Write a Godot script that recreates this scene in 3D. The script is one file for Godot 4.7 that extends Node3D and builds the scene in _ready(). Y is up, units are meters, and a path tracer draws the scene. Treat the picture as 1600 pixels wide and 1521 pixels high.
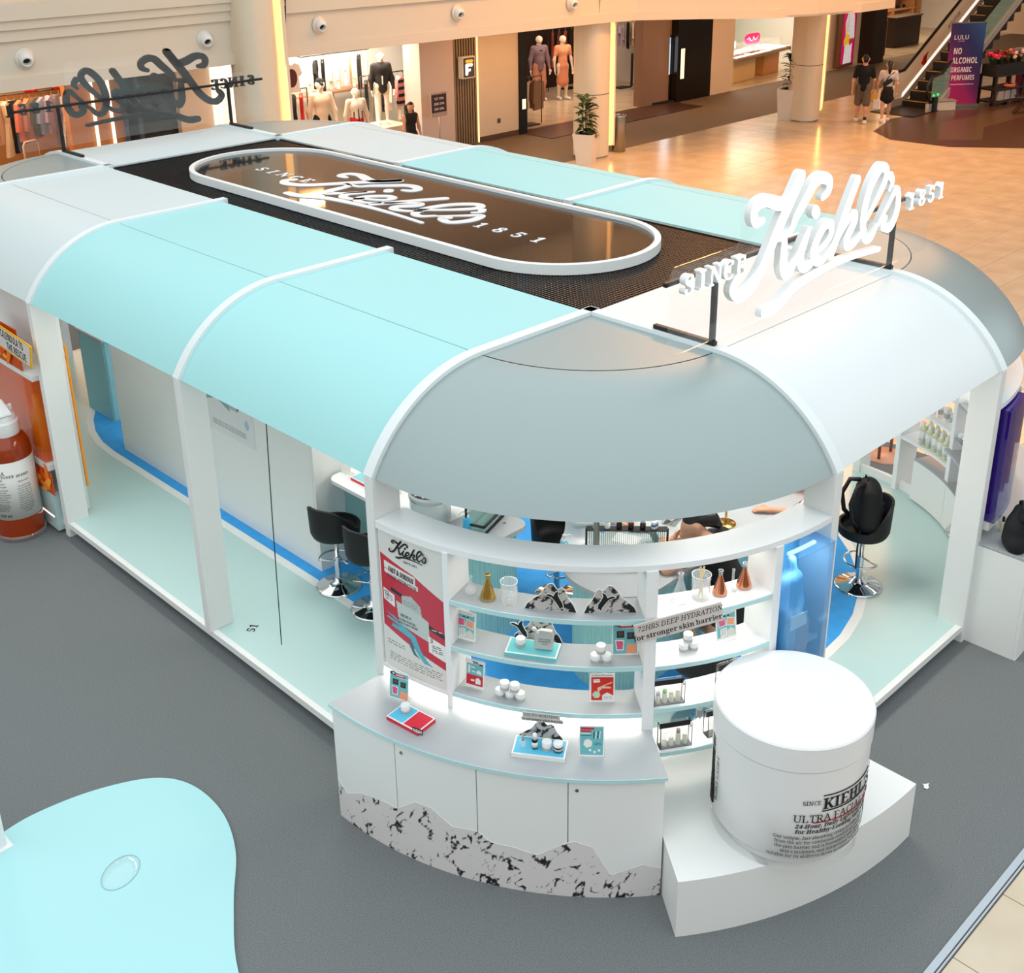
extends Node3D
# A mall atrium with a rounded pop-up cosmetics pavilion, seen from the floor above.
# World: x to the right-back, z to the right-front, y up; pavilion floor at y = 0, mall floor at y = G.
const G := -0.147
const W := 2.347      # inner roof rectangle, along x
const L := 7.42       # inner roof rectangle, along -z
const R := 2.12       # eave radius
const RF := 1.134     # flat band of the roof
const H := 2.86
const HE := 2.28
const T := 0.085
var B := [0.0, 2.365, 5.0, 7.42]
var M := {}
var used := {}
var rng := RandomNumberGenerator.new()

func _ready():
	rng.seed = 7
	# camera
	var cam := Camera3D.new()
	cam.name = "camera"
	var f := 1847.483
	cam.near = 0.1
	cam.far = 200.0
	cam.projection = Camera3D.PROJECTION_FRUSTUM
	cam.size = 1521.0 / f * cam.near
	cam.frustum_offset = Vector2((800.0 - 787.141) / f, (578.77 - 760.5) / f) * cam.near
	cam.basis = Basis(Vector3.UP, -0.769) * Basis(Vector3.RIGHT, -0.385) * Basis(Vector3.BACK, -0.017)
	cam.position = Vector3(-6.15, 5.726, 5.43)
	add_child(cam)
	cam.current = true
	# overcast daylight through the open roof of the atrium
	var env := Environment.new()
	env.background_mode = Environment.BG_SKY
	var sky := Sky.new()
	var sm := ProceduralSkyMaterial.new()
	sm.sky_top_color = Color(0.95, 0.98, 1.0)
	sm.sky_horizon_color = Color(0.92, 0.95, 0.96)
	sm.ground_bottom_color = Color(0.4, 0.38, 0.36)
	sm.ground_horizon_color = Color(0.7, 0.7, 0.7)
	sm.sky_energy_multiplier = 1.2
	sky.sky_material = sm
	env.sky = sky
	env.background_energy_multiplier = 1.0
	env.tonemap_mode = Environment.TONE_MAPPER_LINEAR
	env.tonemap_exposure = 1.0
	env.sdfgi_enabled = true
	env.ssao_enabled = true
	env.ssil_enabled = true
	var we := WorldEnvironment.new()
	we.name = "world_environment"
	we.environment = env
	add_child(we)
	big_lights()
	mall_shell()
	kiosk_floor()
	canopy()
	roof_signs()
	corner_display()
	far_corner_display()
	corner_products()
	interior()
	left_end()
	foreground()
	mall_objects()
	stores()
	people()

func area(called: String, pos: Vector3, look: Vector3, size: Vector2, color: Color, energy: float):
	var a := AreaLight3D.new()
	a.name = called
	a.area_size = size
	a.light_color = color
	a.light_energy = energy
	a.area_range = 40.0
	a.area_attenuation = 2.0
	a.shadow_enabled = true
	add_child(a, true)
	var up := Vector3.FORWARD if absf(look.y) > 0.9 else Vector3.UP
	a.look_at_from_position(pos, pos + look, up)

# a ceiling light: a glowing panel in a frame and an area light of the same size below it
func ceiling_light(called: String, label: String, pos: Vector3, size: Vector2, color: Color, energy: float, glow := 1.5):
	var t = thing(called, label, "ceiling light", pos, 0.0, "ceiling light panels")
	part(t, "frame", box(Vector3(0, 0.05, 0), Vector3(size.x + 0.1, 0.06, size.y + 0.1)), M.white)
	part(t, "diffuser", box(Vector3(0, 0.012, 0), Vector3(size.x, 0.02, size.y)), glowing(color, glow))
	area(called + "_lamp", pos + Vector3(0, -0.02, 0), Vector3.DOWN, size, color, energy)

func big_lights():
	make_materials()
	# warm panels under the high ceiling over the far concourse
	for i in 3:
		ceiling_light("ceiling_light", "warm ceiling light panel high over the concourse, %s" % ["above the dark clothes shop front", "above the jewellery shop front", "above the escalator foot"][i], Vector3(13.5 + i * 5.5, 8.9, -8.5 + i * 0.8), Vector2(3.0, 2.4), Color(1.0, 0.70, 0.43), 58.0)
	# warm panels under the shop soffit
	for i in 4:
		ceiling_light("soffit_light", "warm soffit light panel before the shops, %s" % ["by the wooden shop", "by the white clothes shop", "by the dark clothes shop", "by the standing screen"][i], Vector3(2.0 + i * 6.5, 2.88, -14.8), Vector2(3.0, 0.5), Color(1.0, 0.76, 0.52), 6.0)
	# cool white panels under the pavilion roof
	ceiling_light("pavilion_light", "white light panel under the pavilion roof above the long counter", Vector3(-0.7, 2.74, -3.6), Vector2(0.6, 4.5), Color(1.0, 0.97, 0.93), 8.0)
	ceiling_light("pavilion_light", "white light panel under the pavilion roof above the front island", Vector3(1.1, 2.74, 0.62), Vector2(1.9, 0.6), Color(1.0, 0.97, 0.93), 6.0)
	ceiling_light("pavilion_light", "white light panel under the pavilion roof at the back", Vector3(3.0, 2.74, -3.6), Vector2(0.6, 4.5), Color(1.0, 0.97, 0.93), 6.0)

# ---------------------------------------------------------------- materials
func mat(called: String, c: Color, rough := 0.6, metal := 0.0, spec := 0.5) -> StandardMaterial3D:
	var m := StandardMaterial3D.new()
	m.resource_name = called
	m.albedo_color = c
	m.roughness = rough
	m.metallic = metal
	m.metallic_specular = spec
	M[called] = m
	return m

func pane(called: String, c: Color, alpha: float, rough := 0.03) -> StandardMaterial3D:
	var m := mat(called, Color(c.r, c.g, c.b, alpha), rough)
	m.transparency = BaseMaterial3D.TRANSPARENCY_ALPHA
	return m

func tint(c: Color, rough := 0.6, metal := 0.0) -> StandardMaterial3D:
	var key := "tint %s %.2f %.2f" % [c.to_html(false), rough, metal]
	return M[key] if M.has(key) else mat(key, c, rough, metal)

func glowing(c: Color, e: float) -> StandardMaterial3D:
	var key := "glow %s %.2f" % [c.to_html(false), e]
	if M.has(key):
		return M[key]
	var m := mat(key, c, 0.5)
	m.emission_enabled = true
	m.emission = c
	m.emission_energy_multiplier = e
	return m

func noise_tex(freq: float, a: Color, b: Color, size := 256, normal := false, oct := 4) -> NoiseTexture2D:
	var n := FastNoiseLite.new()
	n.noise_type = FastNoiseLite.TYPE_SIMPLEX_SMOOTH
	n.frequency = freq
	n.fractal_octaves = oct
	n.seed = 3
	var t := NoiseTexture2D.new()
	t.width = size
	t.height = size
	t.seamless = true
	t.noise = n
	if normal:
		t.as_normal_map = true
		t.bump_strength = 4.0
	else:
		var g := Gradient.new()
		g.set_color(0, a)
		g.set_color(1, b)
		t.color_ramp = g
	return t

func world_tri(m: StandardMaterial3D, t: Texture2D, s: float):
	m.albedo_texture = t
	m.uv1_triplanar = true
	m.uv1_world_triplanar = true
	m.uv1_scale = Vector3(s, s, s)

func make_materials():
	mat("white", Color(0.90, 0.91, 0.90), 0.45)
	mat("white satin", Color(0.92, 0.93, 0.93), 0.3)
	mat("rib white", Color(0.88, 0.91, 0.91), 0.5)
	mat("turquoise", Color(0.64, 0.85, 0.85), 0.55)
	mat("pale panel", Color(0.80, 0.845, 0.845), 0.55)
	mat("white panel", Color(0.86, 0.885, 0.885), 0.4)
	mat("grey panel", Color(0.60, 0.655, 0.65), 0.38, 0.25)
	mat("black metal", Color(0.03, 0.03, 0.035), 0.4)
	mat("black", Color(0.02, 0.02, 0.022), 0.6)
	mat("black plastic", Color(0.025, 0.025, 0.028), 0.45)
	mat("ink", Color(0.05, 0.05, 0.055), 0.7)
	mat("chrome", Color(0.86, 0.86, 0.87), 0.06, 1.0)
	mat("steel", Color(0.62, 0.60, 0.57), 0.28, 1.0)
	mat("gold", Color(0.80, 0.66, 0.36), 0.25, 1.0)
	mat("copper", Color(0.90, 0.60, 0.47), 0.14, 1.0)
	mat("fluted teal", Color(0.56, 0.76, 0.77), 0.35)
	mat("counter grey", Color(0.66, 0.68, 0.69), 0.32)
	mat("frosted edge", Color(0.72, 0.86, 0.87), 0.25)
	mat("blue carpet", Color(0.17, 0.52, 0.83), 0.85)
	mat("platform", Color(0.72, 0.83, 0.82), 0.28)
	mat("skin", Color(0.80, 0.58, 0.46), 0.55)
	mat("hair", Color(0.018, 0.015, 0.014), 0.45)
	mat("leaf", Color(0.10, 0.20, 0.045), 0.45)
	mat("mannequin", Color(0.90, 0.84, 0.78), 0.5)
	mat("wood", Color(0.72, 0.47, 0.24), 0.5)
	mat("dark wood", Color(0.12, 0.07, 0.05), 0.5)
	mat("wall cream", Color(0.86, 0.79, 0.70), 0.6)
	mat("fascia", Color(0.84, 0.79, 0.71), 0.55)
	mat("column", Color(0.86, 0.80, 0.70), 0.5)
	mat("stone dark", Color(0.30, 0.21, 0.16), 0.3)
	mat("stone pale", Color(0.70, 0.66, 0.57), 0.3)
	pane("glass", Color(0.94, 0.98, 0.97), 0.03).metallic_specular = 0.3
	pane("oval glass", Color(0.17, 0.185, 0.165), 0.5, 0.04)
	pane("clear acrylic", Color(0.96, 0.97, 0.97), 0.12)
	pane("blue acrylic", Color(0.25, 0.66, 0.90), 0.26)
	pane("purple acrylic", Color(0.20, 0.05, 0.55), 0.55)
	pane("orange acrylic", Color(0.98, 0.42, 0.04), 0.5)
	pane("fluted glass", Color(0.60, 0.78, 0.76), 0.35, 0.2)
	var carpet := mat("carpet", Color(1, 1, 1), 0.95, 0.0, 0.2)
	world_tri(carpet, noise_tex(0.11, Color(0.37, 0.385, 0.385), Color(0.52, 0.535, 0.535), 512, false, 5), 1.6)
	var tile := mat("tile", Color(1, 1, 1), 0.2)
	world_tri(tile, noise_tex(0.012, Color(0.76, 0.70, 0.60), Color(0.83, 0.78, 0.69), 256), 0.4)
	world_tri(M["blue carpet"], noise_tex(0.05, Color(0.20, 0.60, 0.88), Color(0.24, 0.65, 0.92), 128), 1.0)
	M["blue carpet"].albedo_color = Color.WHITE

# ---------------------------------------------------------------- nodes
func numbered(parent: Node, called: String) -> String:
	var key := str(parent.get_instance_id()) + "/" + called
	var n: int = used.get(key, 0)
	used[key] = n + 1
	return called if n == 0 else "%s_%03d" % [called, n]

func tag(o: Node, label: String, category: String, group := "", kind := ""):
	o.set_meta("label", label)
	o.set_meta("category", category)
	if group: o.set_meta("group", group)
	if kind: o.set_meta("kind", kind)

func thing(called: String, label: String, category: String, at := Vector3.ZERO, turn := 0.0, group := "") -> Node3D:
	var o := Node3D.new()
	o.name = numbered(self, called)
	add_child(o, true)
	o.position = at
	o.rotation.y = turn
	tag(o, label, category, group)
	return o

func part(parent: Node3D, called: String, mesh, m: Material, label := "") -> MeshInstance3D:
	var o := MeshInstance3D.new()
	o.name = numbered(parent, called)
	o.mesh = mesh.commit() if mesh is SurfaceTool else mesh
	o.material_override = m
	for s in o.mesh.get_surface_count():
		o.set_surface_override_material(s, m)
	o.material_override = null
	parent.add_child(o, true)
	if label: o.set_meta("label", label)
	return o

func single(called: String, mesh, m: Material, label: String, category: String, group := "", at := Vector3.ZERO, turn := 0.0) -> MeshInstance3D:
	var o := part(self, called, mesh, m)
	o.position = at
	o.rotation.y = turn
	tag(o, label, category, group)
	return o

func struct(called: String, mesh, m: Material, parent: Node3D = null) -> MeshInstance3D:
	var o := part(parent if parent else self, called, mesh, m)
	if parent == null: o.set_meta("kind", "structure")
	return o

func dup(o: Node3D, label: String, at: Vector3, turn := 0.0, group := "", stem := "") -> Node3D:
	var r: Node3D = o.duplicate()
	r.name = numbered(self, stem if stem else o.get_meta("stem"))
	add_child(r, true)
	r.position = at
	r.rotation.y = turn
	r.set_meta("label", label)
	if group: r.set_meta("group", group)
	return r

# ---------------------------------------------------------------- shapes
func start(smooth := false) -> SurfaceTool:
	var st := SurfaceTool.new()
	st.begin(Mesh.PRIMITIVE_TRIANGLES)
	st.set_smooth_group(0 if smooth else -1)
	return st

func done(st: SurfaceTool) -> ArrayMesh:
	st.generate_normals()
	return st.commit()

func quad(st: SurfaceTool, a: Vector3, b: Vector3, c: Vector3, d: Vector3):
	for v in [a, b, c, a, c, d]:
		st.add_vertex(v)

# box into a SurfaceTool; chamfer c
func abox(st: SurfaceTool, at: Vector3, size: Vector3, xf := Transform3D(), c := 0.0):
	var h := size / 2
	if c <= 0.0:
		var p := []
		for i in 8:
			p.append(xf * (at + Vector3(h.x if i & 1 else -h.x, h.y if i & 2 else -h.y, h.z if i & 4 else -h.z)))
		for q in [[0, 1, 3, 2], [5, 4, 6, 7], [4, 0, 2, 6], [1, 5, 7, 3], [2, 3, 7, 6], [4, 5, 1, 0]]:
			quad(st, p[q[0]], p[q[1]], p[q[2]], p[q[3]])
		return
	# chamfered: each corner has three points, one on each face
	var k := {}
	for i in 8:
		var s := Vector3(1 if i & 1 else -1, 1 if i & 2 else -1, 1 if i & 4 else -1)
		for a in 3:
			var v := Vector3(s.x * (h.x - c), s.y * (h.y - c), s.z * (h.z - c))
			v[a] = s[a] * h[a]
			k[i * 3 + a] = xf * (at + v)
	var mid := xf * at
	var faces := []
	for a in 3:
		var b := (a + 1) % 3
		var d := (a + 2) % 3
		for s in 2:
			var i0: int = s << a
			faces.append([k[i0 * 3 + a], k[(i0 | (1 << b)) * 3 + a], k[(i0 | (1 << b) | (1 << d)) * 3 + a], k[(i0 | (1 << d)) * 3 + a]])
		for s in 4:
			var i1: int = ((s & 1) << b) | ((s >> 1) << d)
			var j1: int = i1 | (1 << a)
			faces.append([k[i1 * 3 + b], k[j1 * 3 + b], k[j1 * 3 + d], k[i1 * 3 + d]])
	for i in 8:
		faces.append([k[i * 3], k[i * 3 + 1], k[i * 3 + 2]])
	for q in faces:
		var n: Vector3 = (q[1] - q[0]).cross(q[2] - q[0])
		if n.dot(q[0] - mid) > 0: q.reverse()
		for i in range(1, q.size() - 1):
			for v in [q[0], q[i], q[i + 1]]: st.add_vertex(v)

func box(at: Vector3, size: Vector3, c := 0.0, xf := Transform3D()) -> ArrayMesh:
	var st := start()
	abox(st, at, size, xf, c)
	return done(st)

# polygon (x, y) pushed along z from 0 to depth, then placed; uv spans the polygon's box
func aprism(st: SurfaceTool, poly: PackedVector2Array, depth: float, xf := Transform3D(), uvbox := Rect2()):
	var tri := Geometry2D.triangulate_polygon(poly)
	var r := uvbox
	if r.size == Vector2.ZERO:
		r = Rect2(poly[0], Vector2.ZERO)
		for p in poly: r = r.expand(p)
	var cw := Geometry2D.is_polygon_clockwise(poly)
	for i in range(0, tri.size(), 3):
		var a := poly[tri[i]]
		var b := poly[tri[i + 1]]
		var c := poly[tri[i + 2]]
		if (b - a).cross(c - a) < 0:
			var s := b
			b = c
			c = s
		for p in [a, c, b]:
			st.set_uv(Vector2((p.x - r.position.x) / r.size.x, 1.0 - (p.y - r.position.y) / r.size.y))
			st.add_vertex(xf * Vector3(p.x, p.y, depth))
		for p in [a, b, c]:
			st.set_uv(Vector2(0.002, 0.002))
			st.add_vertex(xf * Vector3(p.x, p.y, 0))
	var n := poly.size()
	for i in n:
		var p := poly[i]
		var q := poly[(i + 1) % n]
		if cw:
			var s2 := p
			p = q
			q = s2
		st.set_uv(Vector2(0.002, 0.002))
		quad(st, xf * Vector3(p.x, p.y, 0), xf * Vector3(p.x, p.y, depth), xf * Vector3(q.x, q.y, depth), xf * Vector3(q.x, q.y, 0))

func prism(poly: PackedVector2Array, depth: float, xf := Transform3D(), uvbox := Rect2()) -> ArrayMesh:
	var st := start()
	aprism(st, poly, depth, xf, uvbox)
	return done(st)

# polygon (x, z) standing from y0 to y1
func slab(poly: PackedVector2Array, y0: float, y1: float) -> ArrayMesh:
	var p := PackedVector2Array()
	for v in poly: p.append(Vector2(v.x, -v.y))
	return prism(p, y1 - y0, Transform3D(Basis(Vector3.RIGHT, -PI / 2), Vector3(0, y0, 0)))

# revolve (r, y) points about y
func alathe(st: SurfaceTool, prof: PackedVector2Array, seg := 24, xf := Transform3D(), a0 := 0.0, a1 := TAU):
	for i in seg:
		var t0 := a0 + (a1 - a0) * i / seg
		var t1 := a0 + (a1 - a0) * (i + 1) / seg
		for j in prof.size() - 1:
			var p := prof[j]
			var q := prof[j + 1]
			var a := xf * Vector3(p.x * cos(t0), p.y, p.x * sin(t0))
			var b := xf * Vector3(p.x * cos(t1), p.y, p.x * sin(t1))
			var c := xf * Vector3(q.x * cos(t1), q.y, q.x * sin(t1))
			var d := xf * Vector3(q.x * cos(t0), q.y, q.x * sin(t0))
			if p.x > 1e-5:
				for v in [a, b, c]: st.add_vertex(v)
			if q.x > 1e-5:
				for v in [a, c, d]: st.add_vertex(v)

# sharp corners of a profile: points given twice are split into separate smooth runs
func lathe(prof: Array, seg := 24, xf := Transform3D(), smooth := true) -> ArrayMesh:
	var st := SurfaceTool.new()
	st.begin(Mesh.PRIMITIVE_TRIANGLES)
	var run := PackedVector2Array()
	var g := 0
	for i in prof.size():
		var p := Vector2(prof[i][0], prof[i][1])
		if run.size() and run[run.size() - 1].is_equal_approx(p):
			st.set_smooth_group(g if smooth else -1)
			alathe(st, run, seg, xf)
			run = PackedVector2Array()
			g += 1
		run.append(p)
	st.set_smooth_group(g if smooth else -1)
	alathe(st, run, seg, xf)
	return done(st)

# profile with every corner sharp
func turned(prof: Array, seg := 24, xf := Transform3D()) -> ArrayMesh:
	var p := []
	for i in prof.size():
		p.append(prof[i])
		if i > 0 and i < prof.size() - 1: p.append(prof[i])
	return lathe(p, seg, xf)

func atube(st: SurfaceTool, pts: Array, rad, seg := 8):
	var rings := []
	var n := pts.size()
	var up := Vector3.UP
	for i in n:
		var d: Vector3 = (pts[mini(i + 1, n - 1)] - pts[maxi(i - 1, 0)]).normalized()
		if absf(d.dot(up)) > 0.97: up = Vector3.RIGHT if absf(d.x) < 0.9 else Vector3.BACK
		var s := d.cross(up).normalized()
		up = s.cross(d).normalized()
		var r: float = rad[i] if rad is Array else rad
		var ring := []
		for k in seg:
			var a := TAU * k / seg
			ring.append(pts[i] + (s * cos(a) + up * sin(a)) * r)
		rings.append(ring)
	for i in n - 1:
		for k in seg:
			var k2 := (k + 1) % seg
			quad(st, rings[i][k], rings[i][k2], rings[i + 1][k2], rings[i + 1][k])
	for e in [0, n - 1]:
		for k in range(1, seg - 1):
			var o := [rings[e][0], rings[e][k], rings[e][k + 1]]
			if e == 0: o.reverse()
			for v in o: st.add_vertex(v)

func tube(pts: Array, rad, seg := 8) -> ArrayMesh:
	var st := start(true)
	atube(st, pts, rad, seg)
	return done(st)

# ring sector: angle a in degrees from -x towards +z (sx = -1: from +x), about centre c
func pol(c: Vector2, sx: float, deg: float, r: float, y: float) -> Vector3:
	var a := deg_to_rad(deg)
	return Vector3(c.x - sx * r * cos(a), y, c.y + r * sin(a))

func asector(st: SurfaceTool, c: Vector2, sx: float, r0: float, r1: float, y0: float, y1: float, a0: float, a1: float, n := 16):
	for i in n:
		var s := a0 + (a1 - a0) * i / n
		var e := a0 + (a1 - a0) * (i + 1) / n
		var p := []
		for a in [s, e]:
			for r in [r0, r1]:
				for y in [y0, y1]:
					p.append(pol(c, sx, a, r, y))
		var qs := [[2, 3, 7, 6], [0, 4, 5, 1], [1, 5, 7, 3], [0, 2, 6, 4]]
		if i == 0: qs.append([0, 1, 3, 2])
		if i == n - 1: qs.append([4, 6, 7, 5])
		for q in qs:
			if sx > 0: quad(st, p[q[0]], p[q[1]], p[q[2]], p[q[3]])
			else: quad(st, p[q[3]], p[q[2]], p[q[1]], p[q[0]])

func sector(c: Vector2, sx: float, r0: float, r1: float, y0: float, y1: float, a0: float, a1: float, n := 16) -> ArrayMesh:
	var st := start()
	asector(st, c, sx, r0, r1, y0, y1, a0, a1, n)
	return done(st)

func font(serif: bool, bold: bool, italic := false) -> SystemFont:
	var key := "font %s %s %s" % [serif, bold, italic]
	if not M.has(key):
		var f := SystemFont.new()
		f.font_names = PackedStringArray(["Droid Serif" if serif else "Droid Sans"])
		f.font_weight = 700 if bold else 400
		M[key] = f
	return M[key]

# lettering as a flat or thick mesh, height = line height of capitals in metres, centred or left at the origin
func words(s: String, cap: float, serif := true, bold := false, depth := 0.0008, left := false, slant := 0.0, squeeze := 1.0, bend := 0.0) -> ArrayMesh:
	var t := TextMesh.new()
	t.text = s
	t.font = font(serif, bold)
	t.font_size = 32
	t.pixel_size = cap / (32.0 * 0.714)
	t.depth = depth
	t.curve_step = 4.0
	t.horizontal_alignment = HORIZONTAL_ALIGNMENT_LEFT if left else HORIZONTAL_ALIGNMENT_CENTER
	t.vertical_alignment = VERTICAL_ALIGNMENT_CENTER
	var out := ArrayMesh.new()
	for i in t.get_surface_count():
		var a := t.surface_get_arrays(i)
		var v: PackedVector3Array = a[Mesh.ARRAY_VERTEX]
		var nn: PackedVector3Array = a[Mesh.ARRAY_NORMAL]
		for j in v.size():
			var p := v[j]
			p.x = p.x * squeeze + p.y * slant
			if bend > 0.0:
				var ang := p.x / bend
				var q := nn[j]
				p = Vector3(sin(ang) * (bend + p.z), p.y, cos(ang) * (bend + p.z) - bend)
				nn[j] = q.rotated(Vector3.UP, ang)
			v[j] = p
		a[Mesh.ARRAY_VERTEX] = v
		a[Mesh.ARRAY_NORMAL] = nn
		a[Mesh.ARRAY_TANGENT] = null
		out.add_surface_from_arrays(Mesh.PRIMITIVE_TRIANGLES, a)
	return out

func write(parent: Node3D, called: String, s: String, cap: float, at: Vector3, m: Material, o := {}) -> MeshInstance3D:
	var w := part(parent, called, words(s, cap, o.get("serif", true), o.get("bold", false), o.get("depth", 0.0008), o.get("left", false), o.get("slant", 0.0), o.get("squeeze", 1.0), o.get("bend", 0.0)), m)
	w.position = at
	w.rotation = Vector3(o.get("rx", 0.0), o.get("ry", 0.0), o.get("rz", 0.0))
	return w

func pv(a: Array) -> PackedVector2Array:
	var p := PackedVector2Array()
	for i in range(0, a.size(), 2): p.append(Vector2(a[i], a[i + 1]))
	return p

func oval(rx: float, ry: float, n := 24, e := 2.0, c := Vector2.ZERO) -> PackedVector2Array:
	var p := PackedVector2Array()
	for i in n:
		var t := TAU * i / n
		p.append(c + Vector2(rx * signf(cos(t)) * absf(cos(t)) ** (2.0 / e), ry * signf(sin(t)) * absf(sin(t)) ** (2.0 / e)))
	return p

func rounded(w: float, h: float, r: float, c := Vector2.ZERO, n := 5) -> PackedVector2Array:
	var p := PackedVector2Array()
	for k in 4:
		var m := c + Vector2((w / 2 - r) * (1 if k == 0 or k == 3 else -1), (h / 2 - r) * (1 if k < 2 else -1))
		for i in n + 1:
			var a := PI / 2 * (k + float(i) / n)
			p.append(m + Vector2(cos(a), sin(a)) * r)
	return p

# ---------------------------------------------------------------- script lettering: (x, y, width) along each pen stroke
func logo_strokes() -> Array:
	var a := []
	a.append([-0.755,0.284,0.06,-0.833,0.29,0.085,-0.862,0.351,0.085,-0.819,0.405,0.09,-0.714,0.414,0.1,-0.574,0.366,0.11,-0.461,0.353,0.1,-0.401,0.398,0.1])
	a.append([-0.461,0.349,0.1,-0.401,0.398,0.1,-0.319,0.511,0.1])
	a.append([-0.329,0.502,0.11,-0.458,0.326,0.11,-0.542,0.214,0.11,-0.64,0.067,0.1,-0.74,-0.072,0.1,-0.856,-0.167,0.1,-0.973,-0.189,0.095,-1.053,-0.124,0.08,-1.016,-0.061,0.07])
	a.append([-0.023,0.312,0.06,0.043,0.345,0.08,0.044,0.411,0.09,-0.048,0.454,0.1,-0.142,0.434,0.1,-0.232,0.345,0.1,-0.345,0.236,0.085,-0.407,0.148,0.06,-0.546,0.142,0.05])
	a.append([-0.549,0.12,0.05,-0.482,0.106,0.07,-0.469,0.007,0.09,-0.462,-0.096,0.1,-0.413,-0.167,0.1,-0.363,-0.135,0.085,-0.297,-0.062,0.06,-0.212,0.061,0.05])
	a.append([-0.17,0.108,0.06,-0.23,-0.006,0.09,-0.26,-0.087,0.09,-0.207,-0.162,0.085,-0.116,-0.158,0.07,-0.047,-0.101,0.06])
	a.append([-0.056,-0.087,0.05,0.046,-0.053,0.06,0.127,0.007,0.07,0.119,0.086,0.08,0.038,0.094,0.085,-0.05,0.012,0.09,-0.086,-0.077,0.09,-0.031,-0.157,0.08,0.063,-0.158,0.06,0.162,-0.089,0.05])
	a.append([0.436,0.351,0.09,0.343,0.199,0.09,0.253,0.03,0.09,0.156,-0.146,0.09])
	a.append([0.208,-0.058,0.05,0.325,0.049,0.06,0.42,0.107,0.08,0.446,0.049,0.09,0.36,-0.065,0.09,0.387,-0.133,0.08,0.492,-0.118,0.06,0.602,-0.04,0.05])
	a.append([0.558,-0.015,0.05,0.687,0.094,0.06,0.829,0.259,0.08,0.847,0.355,0.08,0.755,0.387,0.09,0.624,0.254,0.09,0.569,0.05,0.09,0.615,-0.11,0.08,0.708,-0.138,0.07,0.781,-0.059,0.05])
	a.append([0.918,0.302,0.08,0.958,0.253,0.06,0.924,0.196,0.035])
	a.append([0.811,-0.048,0.04,0.931,0.081,0.05,1.034,0.181,0.07,1.081,0.079,0.085,1.063,-0.029,0.09,0.997,-0.111,0.08,0.883,-0.08,0.075,0.904,-0.024,0.07])
	a.append([-0.111,0.229,0.1,-0.091,0.21,0.1])
	a.append([-0.659,-0.38,0.09,-0.508,-0.371,0.1,-0.289,-0.276,0.09,-0.026,-0.24,0.075,0.266,-0.224,0.06,0.575,-0.233,0.05,0.861,-0.254,0.045])
	return a

func logo_meshes(depth: float) -> Array:
	var st := start()
	var under := start()
	var strokes := logo_strokes()
	for si in strokes.size():
		var s: Array = strokes[si]
		var p := []
		var n: int = s.size() / 3
		for i in n:
			p.append(Vector3(s[i * 3], s[i * 3 + 1], s[i * 3 + 2]))
		var q := []
		for i in n - 1:
			var a: Vector3 = p[maxi(i - 1, 0)]
			var d: Vector3 = p[mini(i + 2, n - 1)]
			for k in 5:
				q.append(p[i].cubic_interpolate(p[i + 1], a, d, k / 5.0))
		q.append(p[n - 1])
		ribbon(under if si == strokes.size() - 1 else st, q, depth)
	return [done(st), done(under)]

# a pen stroke of varying width, round at both ends, from z = 0 to depth
func ribbon(st: SurfaceTool, q: Array, depth: float):
	var left := []
	var right := []
	var n := q.size()
	for i in n:
		var d: Vector3 = q[mini(i + 1, n - 1)] - q[maxi(i - 1, 0)]
		var t := Vector2(d.x, d.y).normalized()
		var s: Vector2 = Vector2(-t.y, t.x) * q[i].z * 0.43
		left.append(Vector2(q[i].x, q[i].y) + s)
		right.append(Vector2(q[i].x, q[i].y) - s)
	for i in n - 1:
		slice(st, [left[i], right[i], right[i + 1], left[i + 1]], depth, [0, 2])
	for e in [0, n - 1]:
		var c: Vector2 = Vector2(q[e].x, q[e].y)
		var v: Vector2 = (left[e] - c) if e else (right[e] - c)
		var fan := [c, c + v]
		for k in range(1, 9): fan.append(c + v.rotated(-PI * k / 8))
		for k in range(1, 9):
			slice(st, [c, fan[k], fan[k + 1]], depth, [])
			st.add_vertex(Vector3(fan[k].x, fan[k].y, 0))
			st.add_vertex(Vector3(fan[k].x, fan[k].y, depth))
			st.add_vertex(Vector3(fan[k + 1].x, fan[k + 1].y, depth))
			st.add_vertex(Vector3(fan[k].x, fan[k].y, 0))
			st.add_vertex(Vector3(fan[k + 1].x, fan[k + 1].y, depth))
			st.add_vertex(Vector3(fan[k + 1].x, fan[k + 1].y, 0))

func slice(st: SurfaceTool, p: Array, depth: float, open: Array):
	for i in range(1, p.size() - 1):
		var t := [p[0], p[i], p[i + 1]]
		if (t[1] - t[0]).cross(t[2] - t[0]) > 0: t.reverse()
		for v in t: st.add_vertex(Vector3(v.x, v.y, depth))
		t.reverse()
		for v in t: st.add_vertex(Vector3(v.x, v.y, 0))
	if open.size():
		quad(st, Vector3(p[3].x, p[3].y, 0), Vector3(p[3].x, p[3].y, depth), Vector3(p[0].x, p[0].y, depth), Vector3(p[0].x, p[0].y, 0))
		quad(st, Vector3(p[1].x, p[1].y, 0), Vector3(p[1].x, p[1].y, depth), Vector3(p[2].x, p[2].y, depth), Vector3(p[2].x, p[2].y, 0))

# ---------------------------------------------------------------- the mall around the pavilion
func seen_from_camera(p: Vector3) -> bool:
	var q: Vector3 = (Basis(Vector3.UP, -0.769) * Basis(Vector3.RIGHT, -0.385) * Basis(Vector3.BACK, -0.017)).inverse() * (p - Vector3(-6.15, 5.726, 5.43))
	if q.z > -1.0: return false
	var x := 787.141 + 1847.483 * q.x / -q.z
	var y := 578.77 - 1847.483 * q.y / -q.z
	return x > -150 and x < 1750 and y > -60 and y < 1700

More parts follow.
